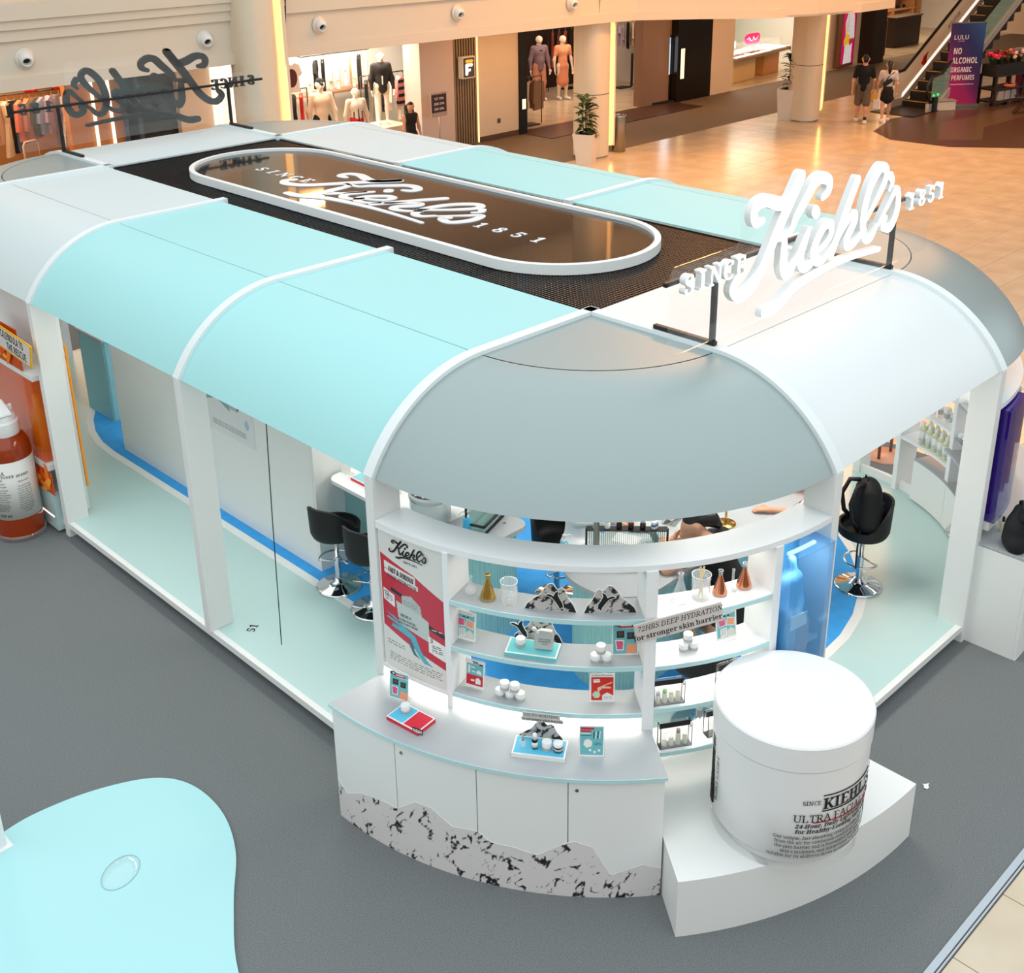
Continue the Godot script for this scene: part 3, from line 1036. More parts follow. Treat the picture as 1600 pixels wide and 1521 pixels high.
func make_prints():
	var teal := Color(0.42, 0.72, 0.75)
	var pink := Color(0.85, 0.35, 0.52)
	var peach := Color(0.93, 0.62, 0.48)
	var red := Color(0.80, 0.13, 0.20)
	var wh := Color(0.92, 0.92, 0.90)
	var ink := Color(0.12, 0.12, 0.13)
	var a := picture(72, 100, wh)
	block(a, 0.06, 0.12, 0.88, 0.8, teal)
	block(a, 0.12, 0.05, 0.76, 0.09, wh)
	small_print(a, 0.14, 0.06, 0.7, 0.07, 2, Color(0.45, 0.5, 0.5))
	block(a, 0.38, 0.18, 0.1, 0.05, ink)
	block(a, 0.56, 0.18, 0.1, 0.05, ink)
	paint(a, [0.08, 0.28, 0.44, 0.25, 0.48, 0.53, 0.14, 0.56], wh)
	paint(a, [0.11, 0.30, 0.42, 0.27, 0.45, 0.51, 0.16, 0.53], pink)
	paint(a, [0.55, 0.25, 0.95, 0.33, 0.88, 0.60, 0.50, 0.53], wh)
	paint(a, [0.57, 0.28, 0.92, 0.35, 0.86, 0.57, 0.53, 0.51], peach)
	paint(a, [0.2, 0.62, 0.52, 0.6, 0.55, 0.9, 0.22, 0.92], wh)
	small_print(a, 0.25, 0.64, 0.26, 0.24, 5, Color(0.5, 0.5, 0.5), 4)
	paint(a, [0.55, 0.72, 0.72, 0.62, 0.9, 0.72, 0.9, 0.92, 0.55, 0.92], Color(0.85, 0.84, 0.80))
	print_mat("card pink peach", a)
	var b := picture(72, 100, wh)
	block(b, 0.03, 0.04, 0.94, 0.92, teal)
	paint(b, [0.0, 0.06, 0.2, 0.0, 0.36, 0.08, 0.3, 0.16, 0.06, 0.12], ink)
	paint(b, [0.1, 0.06, 0.2, 0.05, 0.27, 0.09, 0.2, 0.12], wh)
	block(b, 0.26, 0.09, 0.56, 0.09, red)
	block(b, 0.32, 0.115, 0.44, 0.035, wh)
	small_print(b, 0.4, 0.2, 0.55, 0.05, 1, wh)
	block(b, 0.18, 0.28, 0.30, 0.20, Color(0.16, 0.15, 0.15))
	block(b, 0.22, 0.31, 0.2, 0.12, Color(0.33, 0.27, 0.25))
	block(b, 0.58, 0.33, 0.28, 0.20, Color(0.16, 0.15, 0.15))
	block(b, 0.62, 0.36, 0.18, 0.12, Color(0.33, 0.27, 0.25))
	paint(b, [0.1, 0.54, 0.46, 0.56, 0.44, 0.86, 0.16, 0.86], wh)
	paint(b, [0.14, 0.57, 0.42, 0.59, 0.40, 0.83, 0.19, 0.83], pink)
	paint(b, [0.58, 0.66, 0.96, 0.70, 0.92, 0.98, 0.52, 0.95], peach)
	print_mat("card four pictures", b)
	var c := picture(72, 100, wh)
	block(c, 0.06, 0.14, 0.88, 0.40, teal)
	block(c, 0.06, 0.54, 0.88, 0.36, red)
	block(c, 0.36, 0.04, 0.3, 0.03, ink)
	block(c, 0.40, 0.09, 0.3, 0.03, ink)
	block(c, 0.72, 0.10, 0.2, 0.05, ink)
	block(c, 0.14, 0.2, 0.11, 0.28, wh)
	paint(c, [0.56, 0.46, 0.58, 0.38, 0.70, 0.32, 0.82, 0.38, 0.84, 0.48], wh)
	block(c, 0.28, 0.24, 0.22, 0.04, wh)
	block(c, 0.34, 0.39, 0.18, 0.05, wh)
	block(c, 0.3, 0.70, 0.2, 0.07, wh)
	paint(c, [0.54, 0.66, 0.68, 0.6, 0.82, 0.68, 0.82, 0.84, 0.54, 0.84], wh)
	print_mat("card teal red", c)
	var d := picture(72, 100, wh)
	block(d, 0.07, 0.12, 0.88, 0.82, Color(0.83, 0.16, 0.14))
	small_print(d, 0.08, 0.04, 0.85, 0.05, 1, ink)
	paint(d, [0.14, 0.2, 0.4, 0.18, 0.42, 0.3, 0.16, 0.32], wh)
	small_print(d, 0.18, 0.23, 0.2, 0.04, 1, ink)
	paint(d, [0.3, 0.5, 0.88, 0.28, 0.9, 0.32, 0.55, 0.44, 0.85, 0.46, 0.84, 0.52, 0.5, 0.52, 0.34, 0.66], Color(0.88, 0.76, 0.66))
	paint(d, [0.1, 0.74, 0.2, 0.62, 0.36, 0.62, 0.44, 0.74, 0.36, 0.86, 0.2, 0.86], Color(0.75, 0.84, 0.72))
	paint(d, [0.5, 0.76, 0.7, 0.66, 0.96, 0.78, 0.94, 0.96, 0.5, 0.96], wh)
	small_print(d, 0.56, 0.8, 0.36, 0.12, 3, Color(0.4, 0.4, 0.4))
	print_mat("card red", d)
	var e := picture(72, 100, wh)
	block(e, 0.03, 0.03, 0.94, 0.92, teal)
	block(e, 0.06, 0.05, 0.55, 0.07, red)
	block(e, 0.06, 0.14, 0.42, 0.06, red)
	block(e, 0.06, 0.23, 0.4, 0.03, wh)
	block(e, 0.06, 0.30, 0.44, 0.02, ink)
	for i in 4: paint(e, [0.58 + i * 0.08, 0.18, 0.62 + i * 0.08, 0.16, 0.60 + i * 0.08, 0.40, 0.56 + i * 0.08, 0.41], ink if i % 2 == 0 else wh)
	paint(e, [0.2, 0.48, 0.36, 0.42, 0.52, 0.5, 0.5, 0.66, 0.3, 0.72, 0.16, 0.62], wh)
	small_print(e, 0.6, 0.55, 0.3, 0.1, 2, ink, 3)
	for i in 3: block(e, 0.4 + i * 0.18, 0.76 + (i % 2) * 0.06, 0.1, 0.07, wh)
	print_mat("card teal", e)
	# tall wall poster
	var p := picture(128, 300, Color(0.86, 0.86, 0.84))
	paint(p, [0.0, 0.17, 0.55, 0.24, 1.0, 0.36, 1.0, 0.86, 0.0, 0.70], Color(0.76, 0.16, 0.24))
	paint(p, [0.06, 0.215, 0.58, 0.25, 0.58, 0.31, 0.06, 0.265], Color(0.90, 0.90, 0.88))
	paint(p, [0.06, 0.27, 0.62, 0.31, 0.62, 0.345, 0.06, 0.30], Color(0.90, 0.90, 0.88))
	paint(p, [0.16, 0.395, 0.4, 0.415, 0.4, 0.44, 0.16, 0.42], ink)
	paint(p, [0.34, 0.42, 0.5, 0.40, 0.64, 0.45, 0.66, 0.53, 0.34, 0.52], Color(0.70, 0.73, 0.72))
	paint(p, [0.24, 0.475, 0.62, 0.51, 0.76, 0.54, 0.76, 0.69, 0.28, 0.635], Color(0.76, 0.79, 0.78))
	small_print(p, 0.38, 0.45, 0.22, 0.04, 3, Color(0.45, 0.45, 0.45))
	paint(p, [0.02, 0.42, 0.22, 0.445, 0.22, 0.535, 0.02, 0.505], Color(0.92, 0.92, 0.91))
	small_print(p, 0.05, 0.462, 0.15, 0.05, 4, ink, 5)
	paint(p, [0.76, 0.56, 1.0, 0.60, 1.0, 0.63, 0.76, 0.59], ink)
	small_print(p, 0.8, 0.585, 0.16, 0.02, 1, wh, 6)
	paint(p, [0.74, 0.64, 1.0, 0.68, 1.0, 0.80, 0.74, 0.76], Color(0.92, 0.92, 0.91))
	small_print(p, 0.8, 0.70, 0.15, 0.06, 4, Color(0.4, 0.4, 0.4), 7)
	paint(p, [0.04, 0.59, 0.2, 0.605, 0.42, 0.66, 0.54, 0.69, 0.62, 0.78, 0.72, 0.845, 0.8, 0.87, 0.66, 0.865, 0.54, 0.80, 0.46, 0.72, 0.3, 0.70, 0.14, 0.685, 0.16, 0.665, 0.34, 0.665, 0.06, 0.635, 0.08, 0.62, 0.3, 0.64], Color(0.34, 0.68, 0.76))
	paint(p, [0.44, 0.72, 0.54, 0.82, 0.6, 0.845, 0.5, 0.83, 0.44, 0.78], Color(0.22, 0.42, 0.48))
	small_print(p, 0.06, 0.80, 0.3, 0.04, 2, Color(0.45, 0.45, 0.45), 8)
	small_print(p, 0.08, 0.89, 0.86, 0.07, 4, Color(0.50, 0.50, 0.50), 9)
	print_mat("poster hydration", p, 0.3)
	# mountains
	print_mat("rock print", rock_image(160, 128, 5, -0.08, Color(0.74, 0.72, 0.70)), 0.5)
	print_mat("cliff print", rock_image(1024, 200, 21, -0.52, Color(0.84, 0.83, 0.82)), 0.5)

# ---------------------------------------------------------------- corner display with curved counter
func facing(deg: float, sx := 1.0) -> float:
	var a := deg_to_rad(deg)
	return atan2(-sx * cos(a), sin(a))

func shelf_unit(called: String, label: String, c: Vector2, sx: float, o := 0.0) -> Node3D:
	var t := thing(called, label, "display shelf")
	part(t, "top_rail", sector(c, sx, R - 0.26, R - 0.005, 1.955, 1.995, o + 1.2, o + 88.8, 40), M["white satin"])
	for a in [[16.4, 17.5], [51.0, 53.0], [74.6, 76.2]]:
		part(t, "upright", sector(c, sx, R - 0.25, R + 0.003, 0.795 if a[0] < 20 else G, 1.956, o + a[0], o + a[1], 2), M["white satin"])
	for s in [[17.5, 51.0, 1.62], [17.5, 51.0, 1.28], [17.5, 51.0, 0.925], [53.0, 74.6, 1.625], [53.0, 74.6, 1.27], [53.0, 74.6, 0.945], [53.0, 74.6, 0.60]]:
		var sh := part(t, "shelf", sector(c, sx, R - 0.245, R - 0.006, s[2] - 0.03, s[2], o + s[0], o + s[1], 18), M["counter grey"] if s[0] < 20 else M["white satin"])
		part(sh, "edge", sector(c, sx, R - 0.006, R + 0.002, s[2] - 0.031, s[2] + 0.001, o + s[0], o + s[1], 18), M["frosted edge"])
		part(sh, "led_strip", sector(c, sx, R - 0.22, R - 0.21, s[2] - 0.036, s[2] - 0.030, o + s[0] + 1, o + s[1] - 1, 12), glowing(Color(1.0, 0.98, 0.94), 1.3))
	part(t, "kick_rail", sector(c, sx, R - 0.2, R - 0.16, 0.0, 0.08, o + 53.0, o + 88.8, 12), M.white)
	return t

func led_light(called: String, c: Vector2, sx: float, deg: float, r: float, y: float, len: float, e: float):
	var a := AreaLight3D.new()
	a.name = called
	a.area_size = Vector2(len, 0.02)
	a.light_color = Color(1.0, 0.97, 0.92)
	a.light_energy = e
	a.area_range = 6.0
	a.area_attenuation = 2.0
	a.shadow_enabled = true
	add_child(a, true)
	a.transform = Transform3D(Basis(Vector3.UP, facing(deg, sx)) * Basis(Vector3.RIGHT, -PI / 2), pol(c, sx, deg, r, y))

func counter_unit(called: String, label: String, c: Vector2, sx: float, prints: bool, o := 0.0) -> Node3D:
	var t := thing(called, label, "counter")
	part(t, "body", sector(c, sx, R - 0.02, 2.515, G, 0.765, o + 0.4, o + 52.4, 30), M.white)
	part(t, "worktop", sector(c, sx, R - 0.30, 2.562, 0.772, 0.796, o + 0.3, o + 52.6, 36), M["counter grey"])
	part(t, "worktop_edge", sector(c, sx, 2.562, 2.566, 0.771, 0.796, o + 0.3, o + 52.6, 36), M["frosted edge"])
	var cuts := [0.4, 13.2, 26.3, 39.2, 52.4]
	for i in 4:
		var d := part(t, "door", sector(c, sx, 2.515, 2.545, G + 0.002, 0.765, o + cuts[i] + 0.07, o + cuts[i + 1] - 0.07, 9), M.white)
		if i % 2 == 1:
			var k := part(d, "lock", lathe([[0, 0], [0.011, 0], [0.011, 0], [0.011, 0.006], [0.011, 0.006], [0.003, 0.007], [0, 0.004]], 14), M.steel)
			k.transform = Transform3D(Basis(Vector3.UP, facing(o + cuts[i] + 1.2, sx)) * Basis(Vector3.RIGHT, PI / 2), pol(c, sx, o + cuts[i] + 1.2, 2.545, 0.70))
	if not prints: return t
	# snowy rock print stuck along the foot of the doors
	var line := [0.5, 0.18, 2.6, 0.10, 6.0, 0.19, 11.1, 0.23, 13.1, 0.226, 16.4, 0.345, 19.0, 0.346, 22.3, 0.251, 26.3, 0.269, 28.2, 0.205, 31.6, 0.201, 34.8, 0.166, 39.1, 0.288, 40.2, 0.302, 42.6, 0.262, 45.2, 0.04, 49.6, 0.116, 52.3, 0.07]
	var st := SurfaceTool.new()
	st.begin(Mesh.PRIMITIVE_TRIANGLES)
	st.set_smooth_group(-1)
	var n := 130
	for i in n:
		var row := []
		for k in 2:
			var a := 0.5 + 51.8 * (i + k) / n
			var y := 0.1
			for j in range(0, line.size() - 2, 2):
				if a >= line[j] - 0.001 and a <= line[j + 2] + 0.001:
					y = lerpf(line[j + 1], line[j + 3], (a - line[j]) / (line[j + 2] - line[j]))
			row.append([a, y])
		var bottom := G + 0.004
		var vs := [[row[0][0], bottom], [row[1][0], bottom], row[1], row[0]]
		for k in [0, 3, 2, 0, 2, 1]:
			st.set_uv(Vector2(vs[k][0] / 52.8, 0.99 - (vs[k][1] - G) / 0.52))
			st.add_vertex(pol(c, sx, vs[k][0], 2.5465, vs[k][1]))
	part(t, "mountain_print", done(st), M["cliff print"])
	var rim := []
	for j in range(0, line.size(), 2): rim.append(pol(c, sx, line[j], 2.546, line[j + 1]))
	part(t, "print_edge", tube(rim, 0.0018, 4), M.white)
	return t

func corner_display():
	make_prints()
	var c := Vector2.ZERO
	shelf_unit("display_shelf", "curved white display shelf under the grey dome with glassware and cards on it", c, 1)
	counter_unit("curved_counter", "curved white counter with rock print and four doors before the poster", c, 1, true)
	led_light("led_counter", c, 1, 9, R - 0.1, 0.875, 0.5, 0.35)
	led_light("led_counter", c, 1, 26, R - 0.12, 0.885, 0.6, 0.35)
	led_light("led_counter", c, 1, 43, R - 0.12, 0.885, 0.6, 0.35)
	for y in [1.24, 0.885]: 
		led_light("led_shelf", c, 1, 34, R - 0.2, y + 0.34, 0.9, 0.15)
	led_light("led_shelf", c, 1, 34, R - 0.2, 1.945, 0.9, 0.15)
	for y in [1.945, 1.585, 1.235, 0.905]:
		led_light("led_shelf", c, 1, 64, R - 0.2, y, 0.6, 0.12)
	# poster in a frame
	var t := thing("poster", "tall red and white hydration poster with script heading left of the shelf", "poster")
	part(t, "frame", sector(c, 1, R - 0.03, R - 0.004, 0.88, 0.905, 1.3, 16.4, 6), M.white)
	part(t, "frame", sector(c, 1, R - 0.03, R - 0.004, 1.945, 1.957, 1.3, 16.4, 6), M.white)
	part(t, "backing", sector(c, 1, R - 0.05, R - 0.022, 0.90, 1.95, 1.3, 16.4, 6), M.white)
	var st := SurfaceTool.new()
	st.begin(Mesh.PRIMITIVE_TRIANGLES)
	st.set_smooth_group(0)
	for i in 8:
		var a0 := 1.7 + 14.5 * i / 8.0
		var a1 := 1.7 + 14.5 * (i + 1) / 8.0
		var vs := [[a0, 0.91], [a1, 0.91], [a1, 1.945], [a0, 1.945]]
		for k in [0, 3, 2, 0, 2, 1]:
			st.set_uv(Vector2((vs[k][0] - 1.7) / 14.5, 1.0 - (vs[k][1] - 0.91) / 1.035))
			st.add_vertex(pol(c, 1, vs[k][0], R - 0.018, vs[k][1]))
	part(t, "print", done(st), M["poster hydration"])
	var lg := logo_meshes(0.001)
	for i in 2:
		var w := part(t, "heading", lg[i], M.ink)
		w.transform = Transform3D(Basis(Vector3.UP, facing(8.6)) * Basis.from_scale(Vector3(0.145, 0.145, 1.0)), pol(c, 1, 8.6, R - 0.014, 1.845))
	for s in [["SINCE 1851", 0.014, 1.775, 9.2, false, true, 1.1, 0.0], ["FAST & SERIOUS", 0.038, 1.665, 6.8, true, false, 0.55, -0.10], ["3-DAY HYDRATION", 0.022, 1.617, 7.0, false, true, 0.9, -0.10], ["72", 0.03, 1.475, 2.9, false, true, 1.0, 0.0], ["3", 0.03, 1.255, 13.2, false, true, 1.0, 0.0], ["KIEHL'S", 0.017, 1.36, 7.5, false, true, 1.0, 0.0], ["ULTRA FACIAL", 0.015, 1.325, 7.8, false, true, 1.0, 0.0], ["REFILLABLE CREAM", 0.012, 1.30, 8.0, false, true, 1.0, 0.0]]:
		write(t, "lettering", s[0], s[1], pol(c, 1, s[3], R - 0.0145, s[2]), M.ink, {"serif": s[5], "bold": s[4], "ry": facing(s[3]), "squeeze": s[6], "rz": s[7]})
	# blue acrylic case with a figure inside, between the last upright and the post
	var b := thing("acrylic_case", "tall blue see-through acrylic case holding a standing figure at the end of the shelf", "display case")
	var sh := start()
	asector(sh, c, 1, R + 0.055, R + 0.06, 0.86, 1.86, 77.0, 87.6, 4)
	asector(sh, c, 1, R - 0.24, R + 0.06, 1.86, 1.865, 77.0, 87.6, 4)
	asector(sh, c, 1, R - 0.24, R + 0.055, 0.86, 1.86, 77.0, 77.15, 1)
	asector(sh, c, 1, R - 0.24, R + 0.055, 0.86, 1.86, 87.45, 87.6, 1)
	part(b, "shell", done(sh), M["blue acrylic"])
	part(b, "base", sector(c, 1, R - 0.24, R + 0.06, 0.83, 0.86, 76.4, 88.4, 4), M.white)
	part(b, "back_panel", sector(c, 1, R - 0.25, R - 0.24, 0.86, 1.865, 76.6, 88.3, 4), tint(Color(0.30, 0.66, 0.86), 0.4))
	part(b, "light_bar", sector(c, 1, R - 0.05, R - 0.03, 1.835, 1.855, 78.5, 85.5, 3), glowing(Color(0.92, 0.98, 1.0), 1.4))
	led_light("led_case", c, 1, 82, R - 0.04, 1.83, 0.2, 0.25)
	var fb := []
	for q in [[[0, 0.88, 0], [0.02, 0.80, 0], 0.03, 0.028], [[0, 0.74, 0], [0, 0.5, 0], 0.055, 0.06], [[-0.05, 0.74, 0], [0.05, 0.74, 0], 0.04, 0.04], [[-0.03, 0.5, 0], [-0.035, 0.08, 0], 0.045, 0.03], [[0.03, 0.5, 0], [0.035, 0.08, 0.02], 0.045, 0.03], [[-0.035, 0.04, 0], [-0.03, 0.03, 0.07], 0.03, 0.025], [[0.035, 0.04, 0.02], [0.04, 0.03, 0.10], 0.03, 0.025], [[0.07, 0.72, 0], [0.09, 0.55, 0.02], 0.03, 0.026], [[0.09, 0.55, 0.02], [0.03, 0.48, 0.07], 0.026, 0.022], [[-0.07, 0.72, 0], [-0.09, 0.56, 0.02], 0.03, 0.026], [[-0.09, 0.56, 0.02], [-0.05, 0.47, 0.07], 0.026, 0.022]]:
		fb.append([Vector3(q[0][0], q[0][1], q[0][2]), Vector3(q[1][0], q[1][1], q[1][2]), q[2], q[3]])
	var fg := part(b, "figure", blob(fb, 0.011, 0.014), tint(Color(0.38, 0.66, 0.84), 0.6))
	fg.transform = Transform3D(Basis(Vector3.UP, facing(82)), pol(c, 1, 81.5, R - 0.10, 0.862))
	part(b, "card", box(Vector3.ZERO, Vector3(0.15, 0.10, 0.004), 0.0, Transform3D(Basis(Vector3.UP, facing(80.5)), pol(c, 1, 80.5, R + 0.03, 1.36))), tint(Color(0.72, 0.86, 0.88)))
	part(b, "plinth_panel", sector(c, 1, R - 0.25, R - 0.02, G, 0.83, 76.4, 88.4, 4), M.white)
	plinth_and_jar()

func plinth_and_jar():
	var c := Vector2.ZERO
	single("plinth", sector(c, 1, 1.80, 2.875, G, 0.29, 52.6, 90.0, 36), M.white, "low white curved plinth carrying the giant cream jar", "plinth")
	var j := Vector3(-0.85, 0.29, 2.42)
	var t := thing("giant_jar", "giant white cream jar model with printed label on the low plinth", "jar", j)
	var r0 := 0.452
	var r1 := 0.474
	part(t, "glass_foot", lathe([[0, 0.0], [r0 + 0.004, 0.0], [r0 + 0.004, 0.0], [r0 + 0.006, 0.03], [r0 + 0.006, 0.075], [r0 + 0.006, 0.075], [r0 - 0.03, 0.078]], 64), M["clear acrylic"])
	part(t, "foot_core", lathe([[0, 0.004], [r0 - 0.05, 0.004], [r0 - 0.05, 0.004], [r0 - 0.05, 0.078], [r0 - 0.05, 0.078], [0, 0.08]], 48), tint(Color(0.80, 0.81, 0.80), 0.5))
	part(t, "body", lathe([[0, 0.078], [r0 - 0.02, 0.078], [r0, 0.095], [r0 + 0.012, 0.45], [r1 - 0.005, 0.735], [r1 - 0.005, 0.735], [0, 0.736]], 72), M["white satin"])
	part(t, "lid", lathe([[0, 0.738], [r1 - 0.004, 0.738], [r1, 0.744], [r1, 0.744], [r1 + 0.002, 0.905], [r1 + 0.002, 0.905], [r1 - 0.006, 0.915], [r1 - 0.006, 0.915], [0, 0.916]], 72), M["white satin"])
	var rows := [["SINCE", 0.028, 0.52, 49.0, false], ["KIEHL'S", 0.075, 0.505, 83.0, true], ["1851", 0.028, 0.52, 117.0, false], ["ULTRA FACIAL CREAM", 0.05, 0.405, 83.0, false], ["24-Hour, Daily Lightweight Hydration", 0.027, 0.345, 83.0, true], ["for Healthy-Looking Skin with Glacial", 0.027, 0.305, 83.0, true],
		["Our unique, fast-absorbing cream provides water replenishment drawn", 0.021, 0.258, 83.0, false], ["from the air for continuous comfort and moisture-balanced skin while", 0.021, 0.224, 83.0, false], ["the skin barrier and is formulated with olive-derived Squalane for the", 0.021, 0.190, 83.0, false], ["skin's moisture, and Antarcticine\u2122, a Glycoprotein extracted and", 0.021, 0.156, 83.0, false], ["notable for its ability to thrive in extreme climates.", 0.021, 0.122, 62.0, false]]
	for i in rows.size():
		var s: Array = rows[i]
		var rr: float = r0 + 0.0135 + (0.006 if s[2] > 0.4 else 0.0)
		var d := pol(Vector2.ZERO, 1, s[3], rr, s[2])
		write(t, "lettering", s[0], s[1], d, M.ink, {"bold": s[4], "bend": rr, "ry": facing(s[3]), "squeeze": 1.0 if i < 6 else 0.96, "slant": 0.2 if i in [4, 5] else 0.0})
	for s in [[0.565, 57, 109, 0.005, false], [0.452, 57, 109, 0.005, false], [0.372, 51, 115, 0.004, true]]:
		var rr2 := r0 + 0.0185
		part(t, "label_rule", sector(Vector2.ZERO, 1, rr2 - 0.004, rr2 + 0.0008, s[0], s[0] + s[3], s[1], s[2], 20), tint(Color(0.70, 0.10, 0.14)) if s[4] else M.ink)
	# bar code running up the side
	var bars := start()
	var g := RandomNumberGenerator.new()
	g.seed = 11
	var y := 0.16
	while y < 0.66:
		var h := g.randf_range(0.003, 0.009)
		asector(bars, Vector2.ZERO, 1, r0 + 0.006, r0 + 0.0165, y, y + h, -46, -38, 3)
		y += h + g.randf_range(0.007, 0.015)
	part(t, "bar_code", done(bars), M.ink)
	write(t, "lettering", "3 605971 936074", 0.03, pol(Vector2.ZERO, 1, -31, r0 + 0.018, 0.40), M.ink, {"ry": facing(-31), "rz": -PI / 2})

# ---------------------------------------------------------------- goods on the corner display
func spot(deg: float, r: float, y: float) -> Vector3:
	return pol(Vector2.ZERO, 1, deg, r, y)

var proto := {}

# a small lidded cream jar; the first is built, later ones are copies
func cream_jar(label: String, at: Vector3, group := "", dark := false) -> Node3D:
	var key := "jar dark" if dark else "jar"
	if proto.has(key): return dup(proto[key], label, at, rng.randf() * 0.6, group)
	var t := thing("cream_jar", label, "jar", at, 0.0, group)
	t.set_meta("stem", "cream_jar")
	part(t, "jar_body", lathe([[0, 0], [0.026, 0], [0.03, 0.003], [0.03, 0.036], [0.03, 0.036], [0.028, 0.039]], 24), M.black if dark else M["white satin"])
	part(t, "lid", lathe([[0.0, 0.039], [0.0305, 0.039], [0.0305, 0.039], [0.031, 0.057], [0.029, 0.06], [0.029, 0.06], [0, 0.0605]], 24), M["white satin"])
	part(t, "label_band", lathe([[0.0303, 0.010], [0.0306, 0.010], [0.0306, 0.028], [0.0303, 0.028]], 24), tint(Color(0.72, 0.72, 0.70)))
	proto[key] = t
	return t

func card_stand(label: String, print: String, deg: float, r: float, y: float, w := 0.15, h := 0.205, turn := 0.0, tall_foot := true):
	var t := thing("card_stand", label, "card stand", spot(deg, r, y), facing(deg) + turn)
	var lean := Transform3D(Basis(Vector3.RIGHT, -0.14), Vector3(0, 0.004, 0))
	part(t, "holder", prism(rounded(w + 0.008, h + 0.008, 0.004, Vector2(0, (h + 0.008) / 2)), 0.003, lean * Transform3D(Basis(), Vector3(0, 0, -0.004))), M["clear acrylic"])
	part(t, "print", prism(pv([-w / 2, 0.003, w / 2, 0.003, w / 2, h, -w / 2, h]), 0.0015, lean), M[print])
	part(t, "foot", box(Vector3(0, 0.002, -0.03), Vector3(w, 0.003, 0.06)), M["clear acrylic"])

func mountain_outline() -> PackedVector2Array:
	return pv([-0.17, 0.0, -0.155, 0.035, -0.11, 0.08, -0.075, 0.105, -0.05, 0.15, -0.02, 0.185, 0.005, 0.19, 0.02, 0.165, 0.035, 0.15, 0.06, 0.165, 0.075, 0.155, 0.1, 0.09, 0.13, 0.05, 0.15, 0.0])

func bird_outline() -> PackedVector2Array:
	return pv([-0.06, 0.055, -0.045, 0.062, -0.03, 0.06, -0.01, 0.05, 0.0, 0.075, 0.02, 0.09, 0.016, 0.06, 0.03, 0.03, 0.045, 0.005, 0.05, -0.03, 0.04, -0.025, 0.03, -0.04, 0.02, -0.015, 0.0, 0.015, -0.02, 0.04])

func mountain_standee(label: String, at: Vector3, turn: float, flip: bool, bird: bool):
	var t := thing("mountain_standee", label, "cut-out", at, turn)
	var p := mountain_outline()
	var b := bird_outline()
	if flip:
		for i in p.size(): p[i].x = -p[i].x
		for i in b.size(): b[i].x = -b[i].x
	var big := PackedVector2Array()
	for q in Geometry2D.offset_polygon(p, 0.004)[0]: big.append(Vector2(q.x, maxf(q.y, 0.0)))
	part(t, "backing", prism(big, 0.004, Transform3D(Basis(), Vector3(0, 0, -0.004))), M.white)
	part(t, "rock_print", prism(p, 0.001), M["rock print"])
	part(t, "strut", prism(pv([0, 0, -0.06, 0, 0, 0.12]), 0.004, Transform3D(Basis(Vector3.UP, -PI / 2) , Vector3(0.002, 0, -0.004))), M.white)
	if bird:
		for i in b.size(): b[i] += Vector2(0.02 if not flip else -0.02, 0.06)
		var o := PackedVector2Array()
		for q in Geometry2D.offset_polygon(b, 0.004)[0]: o.append(q)
		var w := part(t, "bird_backing", prism(o, 0.004, Transform3D(Basis(), Vector3(0, 0, 0.006))), M.white)
		part(w, "bird", prism(b, 0.001, Transform3D(Basis(), Vector3(0, 0, 0.010))), M.ink)

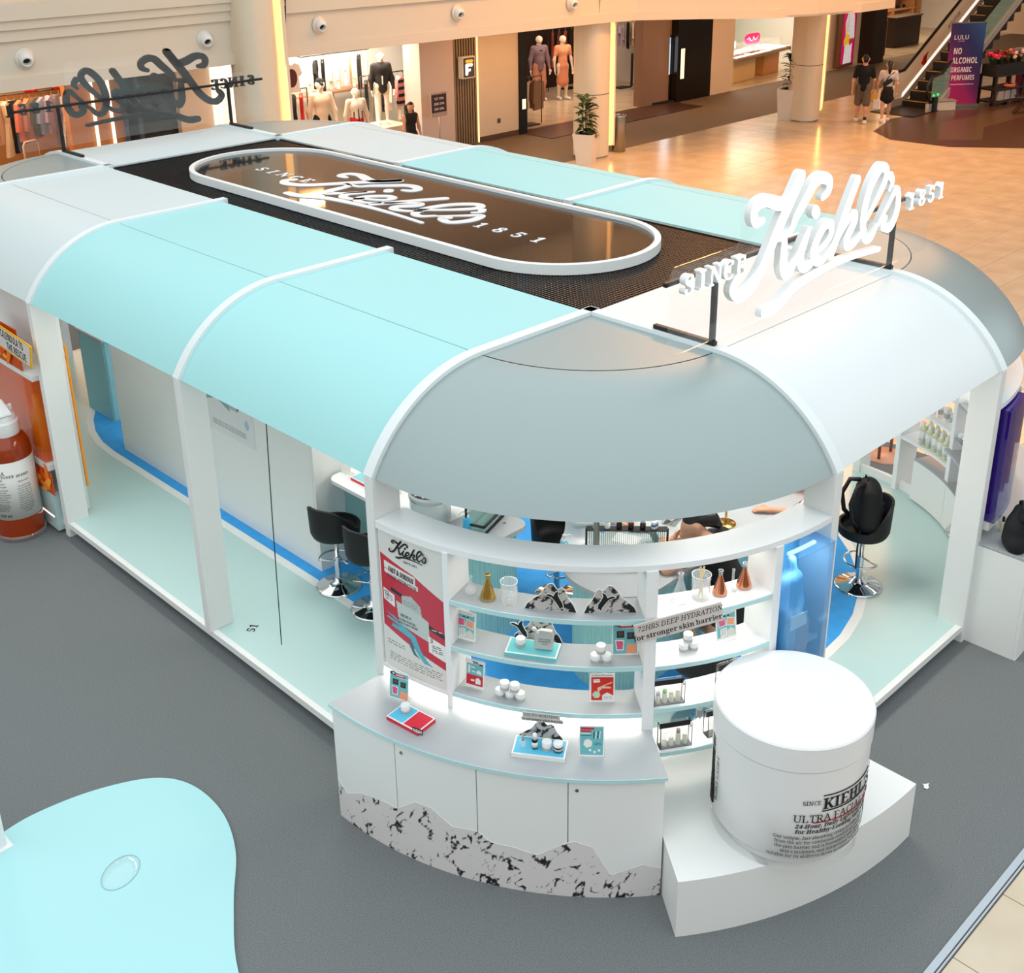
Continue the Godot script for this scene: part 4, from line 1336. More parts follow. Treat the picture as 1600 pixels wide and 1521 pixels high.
func corner_products():
	var clear: Material = pane("lab glass", Color(0.95, 0.97, 0.98), 0.20)
	# laboratory glass on the top shelf
	var t := thing("round_flask", "small clear round-bottomed glass flask at the left end of the top shelf", "flask", spot(20.0, 2.0, 1.62))
	part(t, "bulb", lathe([[0, 0.002], [0.018, 0.003], [0.033, 0.018], [0.036, 0.035], [0.030, 0.055], [0.012, 0.068], [0.0095, 0.075]], 24), clear)
	part(t, "neck", lathe([[0.0095, 0.074], [0.0095, 0.125], [0.0125, 0.128], [0.0125, 0.131], [0.008, 0.131]], 20), clear)
	conical("shiny copper conical flask beside the small round flask on the left", spot(23.4, 2.0, 1.62), 0.052, 0.175, M.gold)
	beaker("clear glass beaker beside the shiny copper flask, a white label on it", spot(27.4, 1.995, 1.62), 0.052, 0.15, clear, true)
	conical("clear conical flask at the left of the right-hand glassware row", spot(58.4, 1.97, 1.625), 0.056, 0.20, clear)
	beaker("large clear glass beaker holding pale wooden spatulas, by the conical flask", spot(62.4, 1.97, 1.625), 0.058, 0.17, clear, false)
	conical("copper-tinted conical flask right of the large beaker", spot(66.3, 1.97, 1.625), 0.048, 0.17, M.copper)
	t = thing("glass_tube", "thin upright glass tube on a foot between the two copper-tinted flasks", "tube", spot(69.0, 1.97, 1.625))
	part(t, "tube", lathe([[0.0, 0.008], [0.0085, 0.008], [0.0085, 0.15], [0.0105, 0.152], [0.0105, 0.155], [0.007, 0.155]], 16), clear)
	part(t, "foot", lathe([[0, 0], [0.026, 0], [0.026, 0.004], [0.010, 0.009], [0, 0.009]], 20), clear)
	conical("copper-tinted conical flask at the right end of the glassware row", spot(71.6, 1.965, 1.625), 0.050, 0.175, M.copper)
	for i in 2:
		single("wooden_spatula", box(Vector3(0, 0.11, 0), Vector3(0.014, 0.22, 0.003), 0.001, Transform3D(Basis(Vector3.BACK, [-0.12, 0.1][i]), Vector3([-0.012, 0.012][i], 0.006, 0))), tint(Color(0.88, 0.80, 0.62)), ["pale wooden spatula leaning left in the large beaker", "pale wooden spatula leaning right in the large beaker"][i], "spatula", "", spot(62.4, 1.97, 1.625), facing(62.4))
	# cut-outs
	mountain_standee("left of the two bird-and-mountain cut-outs on the top shelf, bird diving right", spot(35.4, 2.03, 1.62), facing(35.4), false, true)
	mountain_standee("right of the two bird-and-mountain cut-outs on the top shelf, bird diving left", spot(45.2, 2.03, 1.62), facing(45.2), true, true)
	mountain_standee("grey mountain cut-out standing behind the turquoise tray", spot(32.3, 1.885, 1.28), facing(32.3), false, false)
	t = thing("bird_cutout", "small black diving bird cut-out left of the mountain behind the turquoise tray", "cut-out", spot(28.6, 1.91, 1.28), facing(28.6))
	var bo := PackedVector2Array()
	for q in Geometry2D.offset_polygon(bird_outline(), 0.005)[0]: bo.append(q + Vector2(0, 0.07))
	var bb := bird_outline()
	for i in bb.size(): bb[i].y += 0.07
	part(t, "bird_backing", prism(bo, 0.003), M.white)
	part(t, "bird", prism(bb, 0.001, Transform3D(Basis(), Vector3(0, 0, 0.003))), M.ink)
	part(t, "strut", box(Vector3(0.03, 0.025, -0.002), Vector3(0.012, 0.05, 0.003)), M["clear acrylic"])
	# cards
	card_stand("card with pink and peach squares, left end of the middle shelf", "card pink peach", 18.9, 2.03, 1.28)
	card_stand("card with two dark and two pink pictures beside the middle upright", "card four pictures", 48.4, 2.0, 1.28, 0.16, 0.23)
	card_stand("card with pink and peach squares below the slanted hydration sign", "card pink peach", 68.2, 1.98, 1.27)
	card_stand("card half turquoise half red on the lowest shelf of the left bay", "card teal red", 20.6, 2.03, 0.925, 0.135, 0.20)
	card_stand("red card with a pale leg drawing beside the middle upright, lowest shelf", "card red", 44.4, 2.0, 0.925, 0.16, 0.20)
	card_stand("card with four pictures standing on the counter behind the red tray", "card four pictures", 8.2, 2.24, 0.796, 0.145, 0.20, 0.2)
	card_stand("turquoise card with red heading on the counter, right of the blue tray", "card teal", 42.4, 2.36, 0.796, 0.15, 0.21)
	# jars
	for k in [[43.0, 2.06, 1.28, "left bottom"], [44.9, 2.06, 1.28, "right bottom"], [43.95, 2.05, 1.341, "top"]]:
		cream_jar("white cream jar, %s of the three stacked left of the middle upright" % k[3], spot(k[0], k[1], k[2]), "cream jars stacked left of the upright")
	for k in [[59.2, 2.0, 1.27, "left bottom"], [61.1, 2.0, 1.27, "right bottom"], [60.1, 1.99, 1.331, "top"]]:
		cream_jar("white cream jar, %s of the three stacked under the slanted sign" % k[3], spot(k[0], k[1], k[2]), "cream jars stacked under the slanted sign")
	for k in [[25.8, 0.925, "left bottom"], [27.7, 0.925, "middle bottom"], [29.6, 0.925, "right bottom"], [26.7, 0.986, "left top"], [28.6, 0.986, "right top"]]:
		cream_jar("white cream jar, %s of the five piled on the lowest shelf" % k[2], spot(k[0], 2.04, k[1]), "cream jars in the pyramid of five")
	# turquoise tray with jar and refill pouch
	tray("turquoise display tray with white rim on the middle shelf", spot(31.8, 2.0, 1.28), facing(31.8), 0.33, 0.165, tint(Color(0.42, 0.76, 0.78), 0.4), tint(Color(0.42, 0.76, 0.78), 0.4), null)
	cream_jar("white cream jar standing alone on the left of the turquoise tray", spot(29.5, 2.0, 1.3125))
	t = thing("refill_pouch", "silvery translucent refill pouch with slanted white spout on the turquoise tray", "pouch", spot(33.8, 2.0, 1.3125), facing(33.8))
	part(t, "bag", prism(pv([-0.058, 0, 0.058, 0, 0.062, 0.09, 0.05, 0.125, -0.02, 0.13, -0.05, 0.11, -0.062, 0.08]), 0.035, Transform3D(Basis(Vector3.RIGHT, -0.1), Vector3(0, 0.001, -0.02))), tint(Color(0.74, 0.76, 0.75), 0.25))
	part(t, "spout", lathe([[0.011, 0], [0.011, 0.03], [0.014, 0.03], [0.014, 0.05], [0, 0.051]], 14, Transform3D(Basis(Vector3.BACK, 0.8), Vector3(-0.034, 0.112, 0))), M["white satin"])
	for k in 3: write(t, "lettering", ["ULTRA FACIAL", "CREAM REFILL", "150 ml"][k], 0.008, Vector3(0.005, 0.075 - k * 0.016, 0.0185 - 0.1 * (0.075 - k * 0.016)), tint(Color(0.45, 0.45, 0.45)), {"rx": -0.1})
	# slanted sign across the middle upright
	t = thing("slanted_sign", "grey slanted sign reading 72HRS DEEP HYDRATION across the middle upright", "sign", spot(56.4, 2.155, 1.60), facing(56.4))
	t.rotation.z = 0.165
	part(t, "board", box(Vector3.ZERO, Vector3(0.555, 0.135, 0.012), 0.002), tint(Color(0.78, 0.75, 0.73), 0.5))
	write(t, "lettering", "72HRS DEEP HYDRATION", 0.034, Vector3(0.01, 0.03, 0.0065), M.ink, {"slant": 0.22, "squeeze": 0.93})
	write(t, "lettering", "for stronger skin barrier", 0.034, Vector3(-0.01, -0.03, 0.0065), M.ink, {"bold": true, "squeeze": 0.95})
	# trays and goods on the counter
	tray("red display tray with blue and red panels on the left of the counter", spot(13.2, 2.36, 0.796), facing(13.2) - 0.1, 0.27, 0.17, tint(Color(0.83, 0.12, 0.22), 0.4), tint(Color(0.35, 0.74, 0.86), 0.4), tint(Color(0.83, 0.12, 0.22), 0.4))
	cream_jar("white cream jar on the blue half of the red tray", spot(11.8, 2.34, 0.828))
	t = thing("new_flag", "small black flag reading NEW! at the corner of the red tray", "sign", spot(16.0, 2.455, 0.83), facing(16.0))
	part(t, "board", box(Vector3.ZERO, Vector3(0.075, 0.04, 0.004)), M.ink)
	write(t, "lettering", "NEW!", 0.026, Vector3(0, 0, 0.0022), M.white, {"serif": false, "bold": true, "squeeze": 0.75})
	tray("blue display tray with white sides carrying four small bottles on the counter", spot(34.6, 2.335, 0.796), facing(34.6), 0.33, 0.17, M.white, tint(Color(0.33, 0.72, 0.84), 0.4), null)
	t = thing("routine_sign", "mountain cut-out topped by two grey strips reading GO TO ROUTINE", "sign", spot(34.6, 2.245, 0.796), facing(34.6))
	var mo := mountain_outline()
	for i in mo.size(): mo[i] = Vector2(mo[i].x * 0.95, mo[i].y * 0.85)
	part(t, "mountain", prism(mo, 0.004), M["rock print"])
	for k in 2:
		var b := part(t, "strip", box(Vector3([-0.005, 0.0][k], [0.200, 0.168][k], 0.006), Vector3([0.235, 0.26][k], 0.030, 0.006), 0.001), tint(Color(0.76, 0.75, 0.73), 0.5))
		write(b, "lettering", ["GO TO ROUTINE", "for stronger skin barrier"][k], [0.017, 0.015][k], Vector3([-0.005, 0.0][k], [0.200, 0.168][k], 0.0095), M.ink, {"bold": k == 1, "slant": 0.2 if k == 0 else 0.0, "squeeze": [1.15, 1.05][k]})
	var d := spot(34.6, 2.35, 0.828)
	var ax := Vector3(sin(deg_to_rad(34.6)), 0, cos(deg_to_rad(34.6)))
	t = thing("serum_vial", "clear glass vial at the left of the blue counter tray", "vial", d - ax * 0.105)
	part(t, "vial", lathe([[0, 0], [0.016, 0], [0.018, 0.004], [0.018, 0.042], [0.009, 0.05]], 20), clear)
	part(t, "cap", lathe([[0.009, 0.048], [0.009, 0.062], [0.004, 0.064], [0.004, 0.078], [0, 0.08]], 16), M.steel)
	t = thing("dropper_bottle", "brown serum bottle with tall white cap on the blue counter tray", "bottle", d - ax * 0.03)
	part(t, "glass", lathe([[0, 0], [0.017, 0], [0.019, 0.004], [0.019, 0.06], [0.010, 0.07]], 20), tint(Color(0.07, 0.04, 0.03), 0.15))
	part(t, "label_band", lathe([[0.0192, 0.012], [0.0196, 0.012], [0.0196, 0.05], [0.0192, 0.05]], 20), M.white)
	part(t, "cap", lathe([[0.012, 0.068], [0.0135, 0.068], [0.0135, 0.105], [0.010, 0.108], [0, 0.108]], 18), M["white satin"])
	cream_jar("white cream jar right of the brown bottle on the blue counter tray", d + ax * 0.045)
	cream_jar("black cream jar with white lid at the right of the blue counter tray", d + ax * 0.115, "", true)
	# clear pouches with travel bottles on the lower shelves of the right bay
	pouch("black-trimmed clear pouch beside the middle upright, second shelf from the bottom", 56.0, 2.06, 0.945, 0.20, 0.165, "upper")
	pouch("black-trimmed clear pouch on the lowest shelf beside the middle upright", 57.6, 2.06, 0.60, 0.21, 0.175, "lower")
	pouch("black-trimmed clear pouch half hidden behind the giant jar, second shelf", 69.0, 2.02, 0.945, 0.20, 0.165, "")
	pouch("black-trimmed clear pouch half hidden behind the giant jar, lowest shelf", 67.0, 2.03, 0.60, 0.21, 0.175, "")

func conical(label: String, at: Vector3, r: float, h: float, m: Material):
	var t := thing("conical_flask", label, "flask", at)
	var solid: bool = m == M.gold or m == M.copper
	var p := [[0, 0.001], [r * 0.92, 0.002], [r, 0.01], [r * 0.98, 0.02], [r * 0.30, h * 0.72], [r * 0.27, h * 0.80]]
	part(t, "flask_body", lathe(p, 28), m)
	part(t, "neck", lathe([[r * 0.27, h * 0.79], [r * 0.27, h * 0.95], [r * 0.36, h * 0.98], [r * 0.36, h], [r * 0.24, h]], 24), M["lab glass"] if solid and m == M.copper else m)
	part(t, "base_ring", lathe([[r * 0.9, 0.0005], [r * 1.01, 0.004], [r * 1.02, 0.009], [r * 1.0, 0.013]], 28), M["lab glass"])

func beaker(label: String, at: Vector3, r: float, h: float, m: Material, tagged: bool):
	var t := thing("beaker", label, "beaker", at, facing(45))
	part(t, "wall", lathe([[0, 0.001], [r * 0.93, 0.001], [r, 0.008], [r, h * 0.95], [r * 1.05, h], [r * 1.03, h + 0.001], [r * 0.96, h * 0.95], [r * 0.96, 0.01], [0, 0.006]], 32), m)
	part(t, "rim", tube(ring_points(r * 1.04, h, 28), 0.0018, 5), tint(Color(0.92, 0.94, 0.95), 0.1))
	if tagged: part(t, "paper_tag", box(Vector3(0.005, 0.02, r * 0.5), Vector3(0.03, 0.03, 0.002)), M.white)
	for k in 4: part(t, "mark", box(Vector3(0.012, h * (0.35 + 0.12 * k), r + 0.0008), Vector3(0.022, 0.0016, 0.001)), M.white)

func ring_points(r: float, y: float, n: int) -> Array:
	var p := []
	for i in n + 1: p.append(Vector3(r * cos(TAU * i / n), y, r * sin(TAU * i / n)))
	return p

func tray(label: String, at: Vector3, turn: float, w: float, d: float, side: Material, a: Material, b):
	var t := thing("display_tray", label, "tray", at, turn)
	part(t, "tray_base", box(Vector3(0, 0.014, 0), Vector3(w, 0.028, d), 0.001), side)
	part(t, "rim", box(Vector3(0, 0.029, 0), Vector3(w, 0.003, d)), M.white)
	var half := w - 0.02 if b == null else w / 2 - 0.014
	part(t, "inlay", box(Vector3(0 if b == null else -w / 4 + 0.002, 0.031, 0), Vector3(half, 0.0015, d - 0.02)), a)
	if b != null: part(t, "inlay", box(Vector3(w / 4 - 0.002, 0.031, 0), Vector3(half, 0.0015, d - 0.02)), b)

func pouch(label: String, deg: float, r: float, y: float, w: float, h: float, which: String):
	var at := spot(deg, r, y)
	var t := thing("clear_pouch", label, "pouch", at, facing(deg))
	var z := 0.03
	var tr := 0.0028
	part(t, "front_pane", box(Vector3(0, h * 0.40, z), Vector3(w, h * 0.76, 0.002)), M["clear acrylic"])
	part(t, "back_panel", box(Vector3(0, h / 2, -z), Vector3(w, h, 0.002)), M["clear acrylic"])
	part(t, "top_band", box(Vector3(0, h * 0.90, z * 0.7), Vector3(w, h * 0.2, 0.004), 0.0, Transform3D(Basis(Vector3.RIGHT, -0.15))), M.black)
	part(t, "bottom_panel", box(Vector3(0, 0.003, 0), Vector3(w, 0.004, z * 2)), M["black plastic"])
	for s in [-1, 1]:
		part(t, "piping", tube([Vector3(s * w / 2, 0.004, z), Vector3(s * w / 2, h * 0.95, z * 0.9), Vector3(s * w / 2, h, 0), Vector3(s * w / 2, h, -z), Vector3(s * w / 2, 0.004, -z), Vector3(s * w / 2, 0.004, z)], tr, 6), M.black)
	part(t, "zip_pull", box(Vector3(w * 0.44, h * 0.92, z + 0.004), Vector3(0.008, 0.02, 0.004)), M.steel)
	if which == "": return
	var tops: Array = [Color(0.62, 0.66, 0.80), Color(0.35, 0.72, 0.28), Color(0.85, 0.86, 0.78), Color(0.92, 0.90, 0.84)] if which == "upper" else [Color(0.92, 0.91, 0.88), Color(0.90, 0.90, 0.88), Color(0.55, 0.48, 0.44), Color(0.86, 0.84, 0.80)]
	for i in 4:
		var o := at + Vector3(sin(deg_to_rad(deg)), 0, cos(deg_to_rad(deg))) * (-w * 0.33 + w * 0.22 * i)
		var b := thing("travel_bottle", "%s travel bottle in the %s shelf pouch, %s" % [["blue-capped", "green-capped", "pale-capped", "cream-capped"][i] if which == "upper" else ["short white", "squat pale", "tall brown-capped", "slim cream"][i], "second" if which == "upper" else "lowest", ["one from the left", "two from the left", "three from the left", "four from the left"][i]], "bottle", Vector3(o.x, y + 0.006, o.z))
		var bh: float = [0.075, 0.09, 0.07, 0.08][i] if which == "upper" else [0.05, 0.06, 0.115, 0.07][i]
		part(b, "bottle_body", lathe([[0, 0], [0.016, 0], [0.017, 0.003], [0.017, bh * 0.72], [0.010, bh * 0.8]], 16), tint(Color(0.90, 0.89, 0.80), 0.35))
		part(b, "cap", lathe([[0.013, bh * 0.78], [0.013, bh], [0.013, bh], [0, bh + 0.001]], 16), tint(tops[i], 0.4))

# the far corner unit is the same unit turned a quarter round
func far_corner_display():
	var c := Vector2(W, 0)
	shelf_unit("display_shelf", "curved white display shelf at the far front corner seen from inside with bottles", c, 1, 90)
	counter_unit("curved_counter", "plain white curved counter with a dark bag on it at the far front corner", c, 1, false, 90)
	var cab := thing("low_cabinet", "low white curved cabinet below the bottle shelf, seen from inside", "cabinet")
	for k in [[126.6, 140.0], [140.2, 157.5]]:
		part(cab, "door", sector(c, 1, 1.845, 1.865, 0.02, 0.44, k[0], k[1], 8), M.white)
	part(cab, "body", sector(c, 1, 1.865, R - 0.03, 0.02, 0.44, 126.6, 157.5, 12), M.white)
	part(cab, "top", sector(c, 1, 1.843, R - 0.03, 0.442, 0.455, 126.6, 157.5, 12), M["counter grey"])
	part(cab, "tall_panel", sector(c, 1, 1.85, 1.865, 0.02, 0.9, 104.0, 126.4, 8), M.white)
	# bottles and boxes on its shelves
	var nth := ["first", "second", "third", "fourth", "fifth", "sixth", "seventh", "eighth", "ninth", "tenth", "eleventh", "twelfth"]
	var pb := thing("lotion_bottle", "", "bottle", Vector3.ZERO, 0.0, "lotion bottles on the far corner shelf")
	pb.set_meta("stem", "lotion_bottle")
	part(pb, "bottle_body", lathe([[0, 0], [0.034, 0], [0.036, 0.004], [0.036, 0.16], [0.030, 0.18], [0.016, 0.195]], 20), tint(Color(0.80, 0.82, 0.68), 0.25))
	part(pb, "label_band", lathe([[0.0362, 0.04], [0.0368, 0.04], [0.0368, 0.145], [0.0362, 0.145]], 20), tint(Color(0.90, 0.91, 0.90)))
	part(pb, "cap", lathe([[0.017, 0.192], [0.018, 0.192], [0.018, 0.192], [0.018, 0.232], [0.018, 0.232], [0, 0.234]], 16), M["white satin"])
	for i in 12:
		var row := i / 6
		var o := pol(c, 1, 158.0 - (i % 6) * 2.75, 1.93 + row * 0.09, 0.60)
		var lb := "pale lotion bottle, %s from the left, %s row of the far corner shelf" % [nth[i % 6], "inner" if row == 0 else "outer"]
		if i == 0:
			pb.position = o
			pb.set_meta("label", lb)
		else: dup(pb, lb, o, 0.0)
	var pk := thing("carton", "", "carton", Vector3.ZERO, 0.0, "white cartons above the lotion bottles")
	pk.set_meta("stem", "carton")
	part(pk, "box", box(Vector3(0, 0.075, 0), Vector3(0.05, 0.15, 0.05), 0.002), tint(Color(0.88, 0.88, 0.86)))
	part(pk, "print_band", box(Vector3(0, 0.07, 0), Vector3(0.051, 0.05, 0.051)), tint(Color(0.68, 0.69, 0.68)))
	for i in 5:
		var o2 := pol(c, 1, 156.0 - i * 3.1, 1.96, 0.945)
		var lb2 := "white product carton, %s from the left above the lotion bottles" % nth[i]
		if i == 0:
			pk.position = o2
			pk.set_meta("label", lb2)
		else: dup(pk, lb2, o2, 0.5 * i)
	for i in 8:
		cream_jar("cream jar, %s of eight right of the far corner upright" % nth[i], pol(c, 1, 139.5 - (i % 4) * 2.6, 1.92 + (i / 4) * 0.08, 0.925), "jars on the far corner shelf", i % 3 == 1)
	for i in 3:
		cream_jar("cream jar, %s on the upper shelf right of the far corner upright" % nth[i], pol(c, 1, 139.0 - i * 3.0, 1.95, 1.28), "jars on the upper far corner shelf", i == 1)
	led_light("led_far_shelf", c, 1, 146, R - 0.1, 1.585, 0.6, 0.15)
	led_light("led_far_shelf", c, 1, 130, R - 0.1, 1.585, 0.4, 0.15)
	# purple case beside the post
	var b := thing("acrylic_case", "tall purple see-through acrylic case beside the far front post", "display case")
	var sh := start()
	asector(sh, c, 1, R + 0.055, R + 0.06, 0.95, 1.93, 92.6, 104.5, 4)
	asector(sh, c, 1, R - 0.2, R + 0.06, 1.93, 1.935, 92.6, 104.5, 4)
	asector(sh, c, 1, R - 0.2, R + 0.055, 0.95, 1.93, 92.6, 92.75, 1)
	asector(sh, c, 1, R - 0.2, R + 0.055, 0.95, 1.93, 104.35, 104.5, 1)
	part(b, "shell", done(sh), M["purple acrylic"])
	part(b, "back_panel", sector(c, 1, R - 0.22, R - 0.2, 0.9, 1.95, 91.5, 106.0, 4), tint(Color(0.16, 0.05, 0.40), 0.3))
	part(b, "base", sector(c, 1, R - 0.2, R + 0.03, 0.88, 0.95, 92.2, 106.0, 4), M.white)
	part(b, "card", box(Vector3.ZERO, Vector3(0.10, 0.11, 0.004), 0.0, Transform3D(Basis(Vector3.UP, facing(97)), pol(c, 1, 97, R + 0.03, 1.45))), tint(Color(0.42, 0.25, 0.60)))
	part(b, "figure_block", box(Vector3.ZERO, Vector3(0.14, 0.1, 0.1), 0.02, Transform3D(Basis(Vector3.UP, facing(98)), pol(c, 1, 98, R - 0.05, 1.0))), tint(Color(0.28, 0.10, 0.55)))
	# dark bag left on the counter
	var g := thing("shoulder_bag", "dark navy fabric shoulder bag slumped on the far counter", "bag", Vector3(2.47, 0.796, 2.36), 0.5)
	part(g, "bag_body", blob([[Vector3(0, 0.09, 0), Vector3(0, 0.20, 0), 0.10, 0.085], [Vector3(-0.06, 0.06, 0), Vector3(0.06, 0.06, 0), 0.07, 0.07], [Vector3(0, 0.2, 0), Vector3(0.03, 0.33, 0.0), 0.08, 0.045]], 0.012, 0.03), tint(Color(0.045, 0.05, 0.065), 0.8))
	part(g, "flap", blob([[Vector3(-0.06, 0.30, 0.03), Vector3(0.06, 0.33, 0.03), 0.045, 0.05]], 0.012, 0.02), tint(Color(0.03, 0.035, 0.045), 0.8))
	part(g, "strap", tube([Vector3(-0.08, 0.2, 0.06), Vector3(-0.13, 0.3, 0.05), Vector3(-0.09, 0.38, 0.02), Vector3(0.0, 0.42, 0), Vector3(0.07, 0.38, 0), Vector3(0.08, 0.28, 0.02)], 0.014, 6), M.black)
	part(g, "orange_tag", box(Vector3(-0.02, 0.30, 0.085), Vector3(0.05, 0.025, 0.01), 0.003), tint(Color(0.85, 0.24, 0.10)))
	# small goods beside the bag
	for i in 3:
		var q := thing("serum_bottle", "small dark-capped bottle behind the navy bag, %s from the front" % nth[i], "bottle", Vector3(2.60 + i * 0.06, 0.796, 2.26 - i * 0.09), 0.0, "bottles behind the navy bag")
		part(q, "bottle_body", lathe([[0, 0], [0.022, 0], [0.022, 0.0], [0.022, 0.08], [0.010, 0.09]], 16), tint(Color(0.86, 0.82, 0.70), 0.3))
		part(q, "cap", lathe([[0.011, 0.088], [0.011, 0.13], [0.011, 0.13], [0, 0.13]], 14), M.black)

# ---------------------------------------------------------------- inside the pavilion
# outline with half-round flutes along it
func fluted(outline: PackedVector2Array, pitch: float, depth: float) -> PackedVector2Array:
	var out := PackedVector2Array()
	var n := outline.size()
	for i in n:
		var a := outline[i]
		var b := outline[(i + 1) % n]
		var d := b - a
		var k := maxi(1, int(d.length() / pitch))
		var o := Vector2(d.y, -d.x).normalized() * depth
		for j in k:
			out.append(a + d * (j / float(k)))
			out.append(a + d * ((j + 0.3) / float(k)) + o)
			out.append(a + d * ((j + 0.7) / float(k)) + o)
	return out

func interior():
	# white inner wall with a poster, panel joint
	var w := thing("partition", "tall white partition wall with a product poster, beside the long counter", "partition")
	part(w, "panel", box(Vector3(-0.84, 1.2, -5.25), Vector3(0.1, 2.4, 1.75), 0.003), M.white)
	part(w, "panel", box(Vector3(-0.84, 1.2, -3.415), Vector3(0.1, 2.4, 1.905), 0.003), M.white)
	part(w, "end_panel", box(Vector3(-0.6, 1.2, -2.445), Vector3(0.58, 2.4, 0.03), 0.003), M.white)
	var p := thing("wall_poster", "pale product poster with a bottle on the white partition wall", "poster", Vector3(-0.893, 1.5, -3.76), -PI / 2)
	part(p, "sheet", box(Vector3.ZERO, Vector3(0.84, 1.16, 0.004)), tint(Color(0.86, 0.87, 0.87)))
	part(p, "gel_patch", prism(pv([-0.4, -0.28, -0.2, -0.22, 0.02, -0.30, 0.02, 0.3, -0.1, 0.05, -0.4, 0.10]), 0.002, Transform3D(Basis(), Vector3(0, 0, 0.002))), tint(Color(0.55, 0.66, 0.68), 0.2))
	part(p, "bottle_picture", prism(rounded(0.16, 0.5, 0.03, Vector2(0.10, -0.02)), 0.002, Transform3D(Basis(), Vector3(0, 0, 0.002))), tint(Color(0.70, 0.70, 0.68), 0.3))
	part(p, "bottle_edge", prism(pv([0.155, -0.26, 0.18, -0.24, 0.18, 0.2, 0.155, 0.22]), 0.002, Transform3D(Basis(), Vector3(0, 0, 0.003))), tint(Color(0.12, 0.14, 0.14), 0.3))
	for k in 6: write(p, "lettering", ["KIEHL'S", "HYALURONIC", "SERUM", "ACTIVE", "50 ml", "PARIS"][k], 0.018, Vector3(0.09, 0.1 - k * 0.05, 0.0048), M.ink)
	write(p, "lettering", "+26%", 0.065, Vector3(0.27, -0.12, 0.0025), M.ink)
	write(p, "lettering", "SKIN HYDRATION*", 0.018, Vector3(0.28, -0.2, 0.0025), tint(Color(0.4, 0.4, 0.4)))
	part(p, "drop_picture", prism(oval(0.035, 0.05, 20, 2.0, Vector2(0.3, -0.36)), 0.002, Transform3D(Basis(), Vector3(0, 0, 0.002))), tint(Color(0.66, 0.78, 0.82), 0.2))
	for k in 3: write(p, "lettering", "clinical study on 54 subjects after one week of use of the product, results measured by instruments", 0.011, Vector3(-0.02, -0.46 - k * 0.022, 0.0025), tint(Color(0.55, 0.55, 0.55)), {"squeeze": 0.8})
	# dark cable hanging from the eave
	single("hanging_cable", tube([Vector3(-1.82, 2.3, -1.60), Vector3(-1.81, 1.2, -1.68), Vector3(-1.80, 0.006, -1.75)], 0.004, 6), M.black, "thin dark cable hanging from the eave down to the pale floor", "cable")
	# teal cabinet at the far end
	var c := thing("fluted_cabinet", "tall pale teal fluted cabinet at the far left end of the blue carpet", "cabinet", Vector3(-0.36, 0.0, -7.22), 0.0)
	part(c, "cabinet_body", slab(fluted(rounded(0.5, 0.62, 0.02), 0.026, 0.006), 0.006, 1.0), M["fluted teal"])
	part(c, "top", slab(rounded(0.56, 0.68, 0.03), 1.0, 1.03), M["counter grey"])
	# long counter against the partition
	var b := thing("service_counter", "long white-topped counter with teal fluted front beside the two left stools", "counter")
	part(b, "counter_body", slab(fluted(pv([-0.22, -2.42, -0.22, -0.62, -0.58, -0.62, -0.58, -2.42]), 0.026, 0.006), 0.006, 0.90), M["fluted teal"])
	part(b, "back_panel", box(Vector3(-0.585, 0.45, -1.52), Vector3(0.012, 0.86, 1.78)), M["fluted glass"])
	part(b, "end_block", slab(fluted(rounded(0.44, 0.42, 0.12, Vector2(-0.43, -0.74)), 0.026, 0.006), 0.006, 0.90), M["fluted teal"])
	part(b, "worktop", slab(rounded(0.66, 1.86, 0.10, Vector2(-0.45, -1.47)), 0.90, 0.935), M["white satin"])
	part(b, "worktop_end", slab(rounded(0.665, 0.5, 0.10, Vector2(-0.45, -0.77)), 0.899, 0.938), M["counter grey"])
	# island with rounded end
	var e := thing("island_counter", "front island counter with grey top and rounded teal fluted end", "counter")
	part(e, "counter_body", slab(fluted(rounded(2.5, 0.66, 0.30, Vector2(0.82, 0.40), 8), 0.026, 0.006), 0.006, 0.90), M["fluted teal"])
	part(e, "worktop", slab(rounded(2.72, 0.84, 0.38, Vector2(0.84, 0.42), 10), 0.90, 0.935), M["counter grey"])
	part(e, "pole", lathe([[0.022, 0.93], [0.022, 2.75]], 16, Transform3D(Basis(), Vector3(-0.22, 0, 0.28))), M.steel)
	# stools
	var s0 := stool("black bucket bar stool with chrome foot, left one at the long counter", Vector3(-0.92, 0.006, -2.13), PI / 2 + 0.25)
	dup(s0, "black bucket bar stool with chrome foot, right one at the long counter", Vector3(-0.93, 0.006, -1.62), PI / 2 + 0.1)
	dup(s0, "black bucket bar stool on chrome disc foot with a backpack on it", Vector3(2.28, 0.006, 1.16), -PI * 0.72)
	dup(s0, "black bucket bar stool under the seated woman in black", Vector3(0.42, 0.006, 1.15), PI * 0.95)
	dup(s0, "black bucket bar stool seen below the shelves, beside the woman's stool", Vector3(-0.22, 0.006, 1.30), PI * 0.8)
	dup(s0, "black bucket stool of the staff member behind the island counter", Vector3(0.30, 0.006, -0.62), 0.1)
	# backpack on the right stool
	var k := thing("backpack", "black backpack with wide straps standing on the right bar stool", "backpack", Vector3(2.25, 0.60, 1.18), -PI * 0.72)
	part(k, "pack_body", blob([[Vector3(-0.07, 0.1, 0), Vector3(-0.06, 0.36, 0), 0.10, 0.08], [Vector3(0.07, 0.1, 0), Vector3(0.06, 0.36, 0), 0.10, 0.08], [Vector3(0, 0.08, 0), Vector3(0, 0.40, 0), 0.11, 0.07]], 0.013, 0.03), tint(Color(0.02, 0.02, 0.022), 0.75))
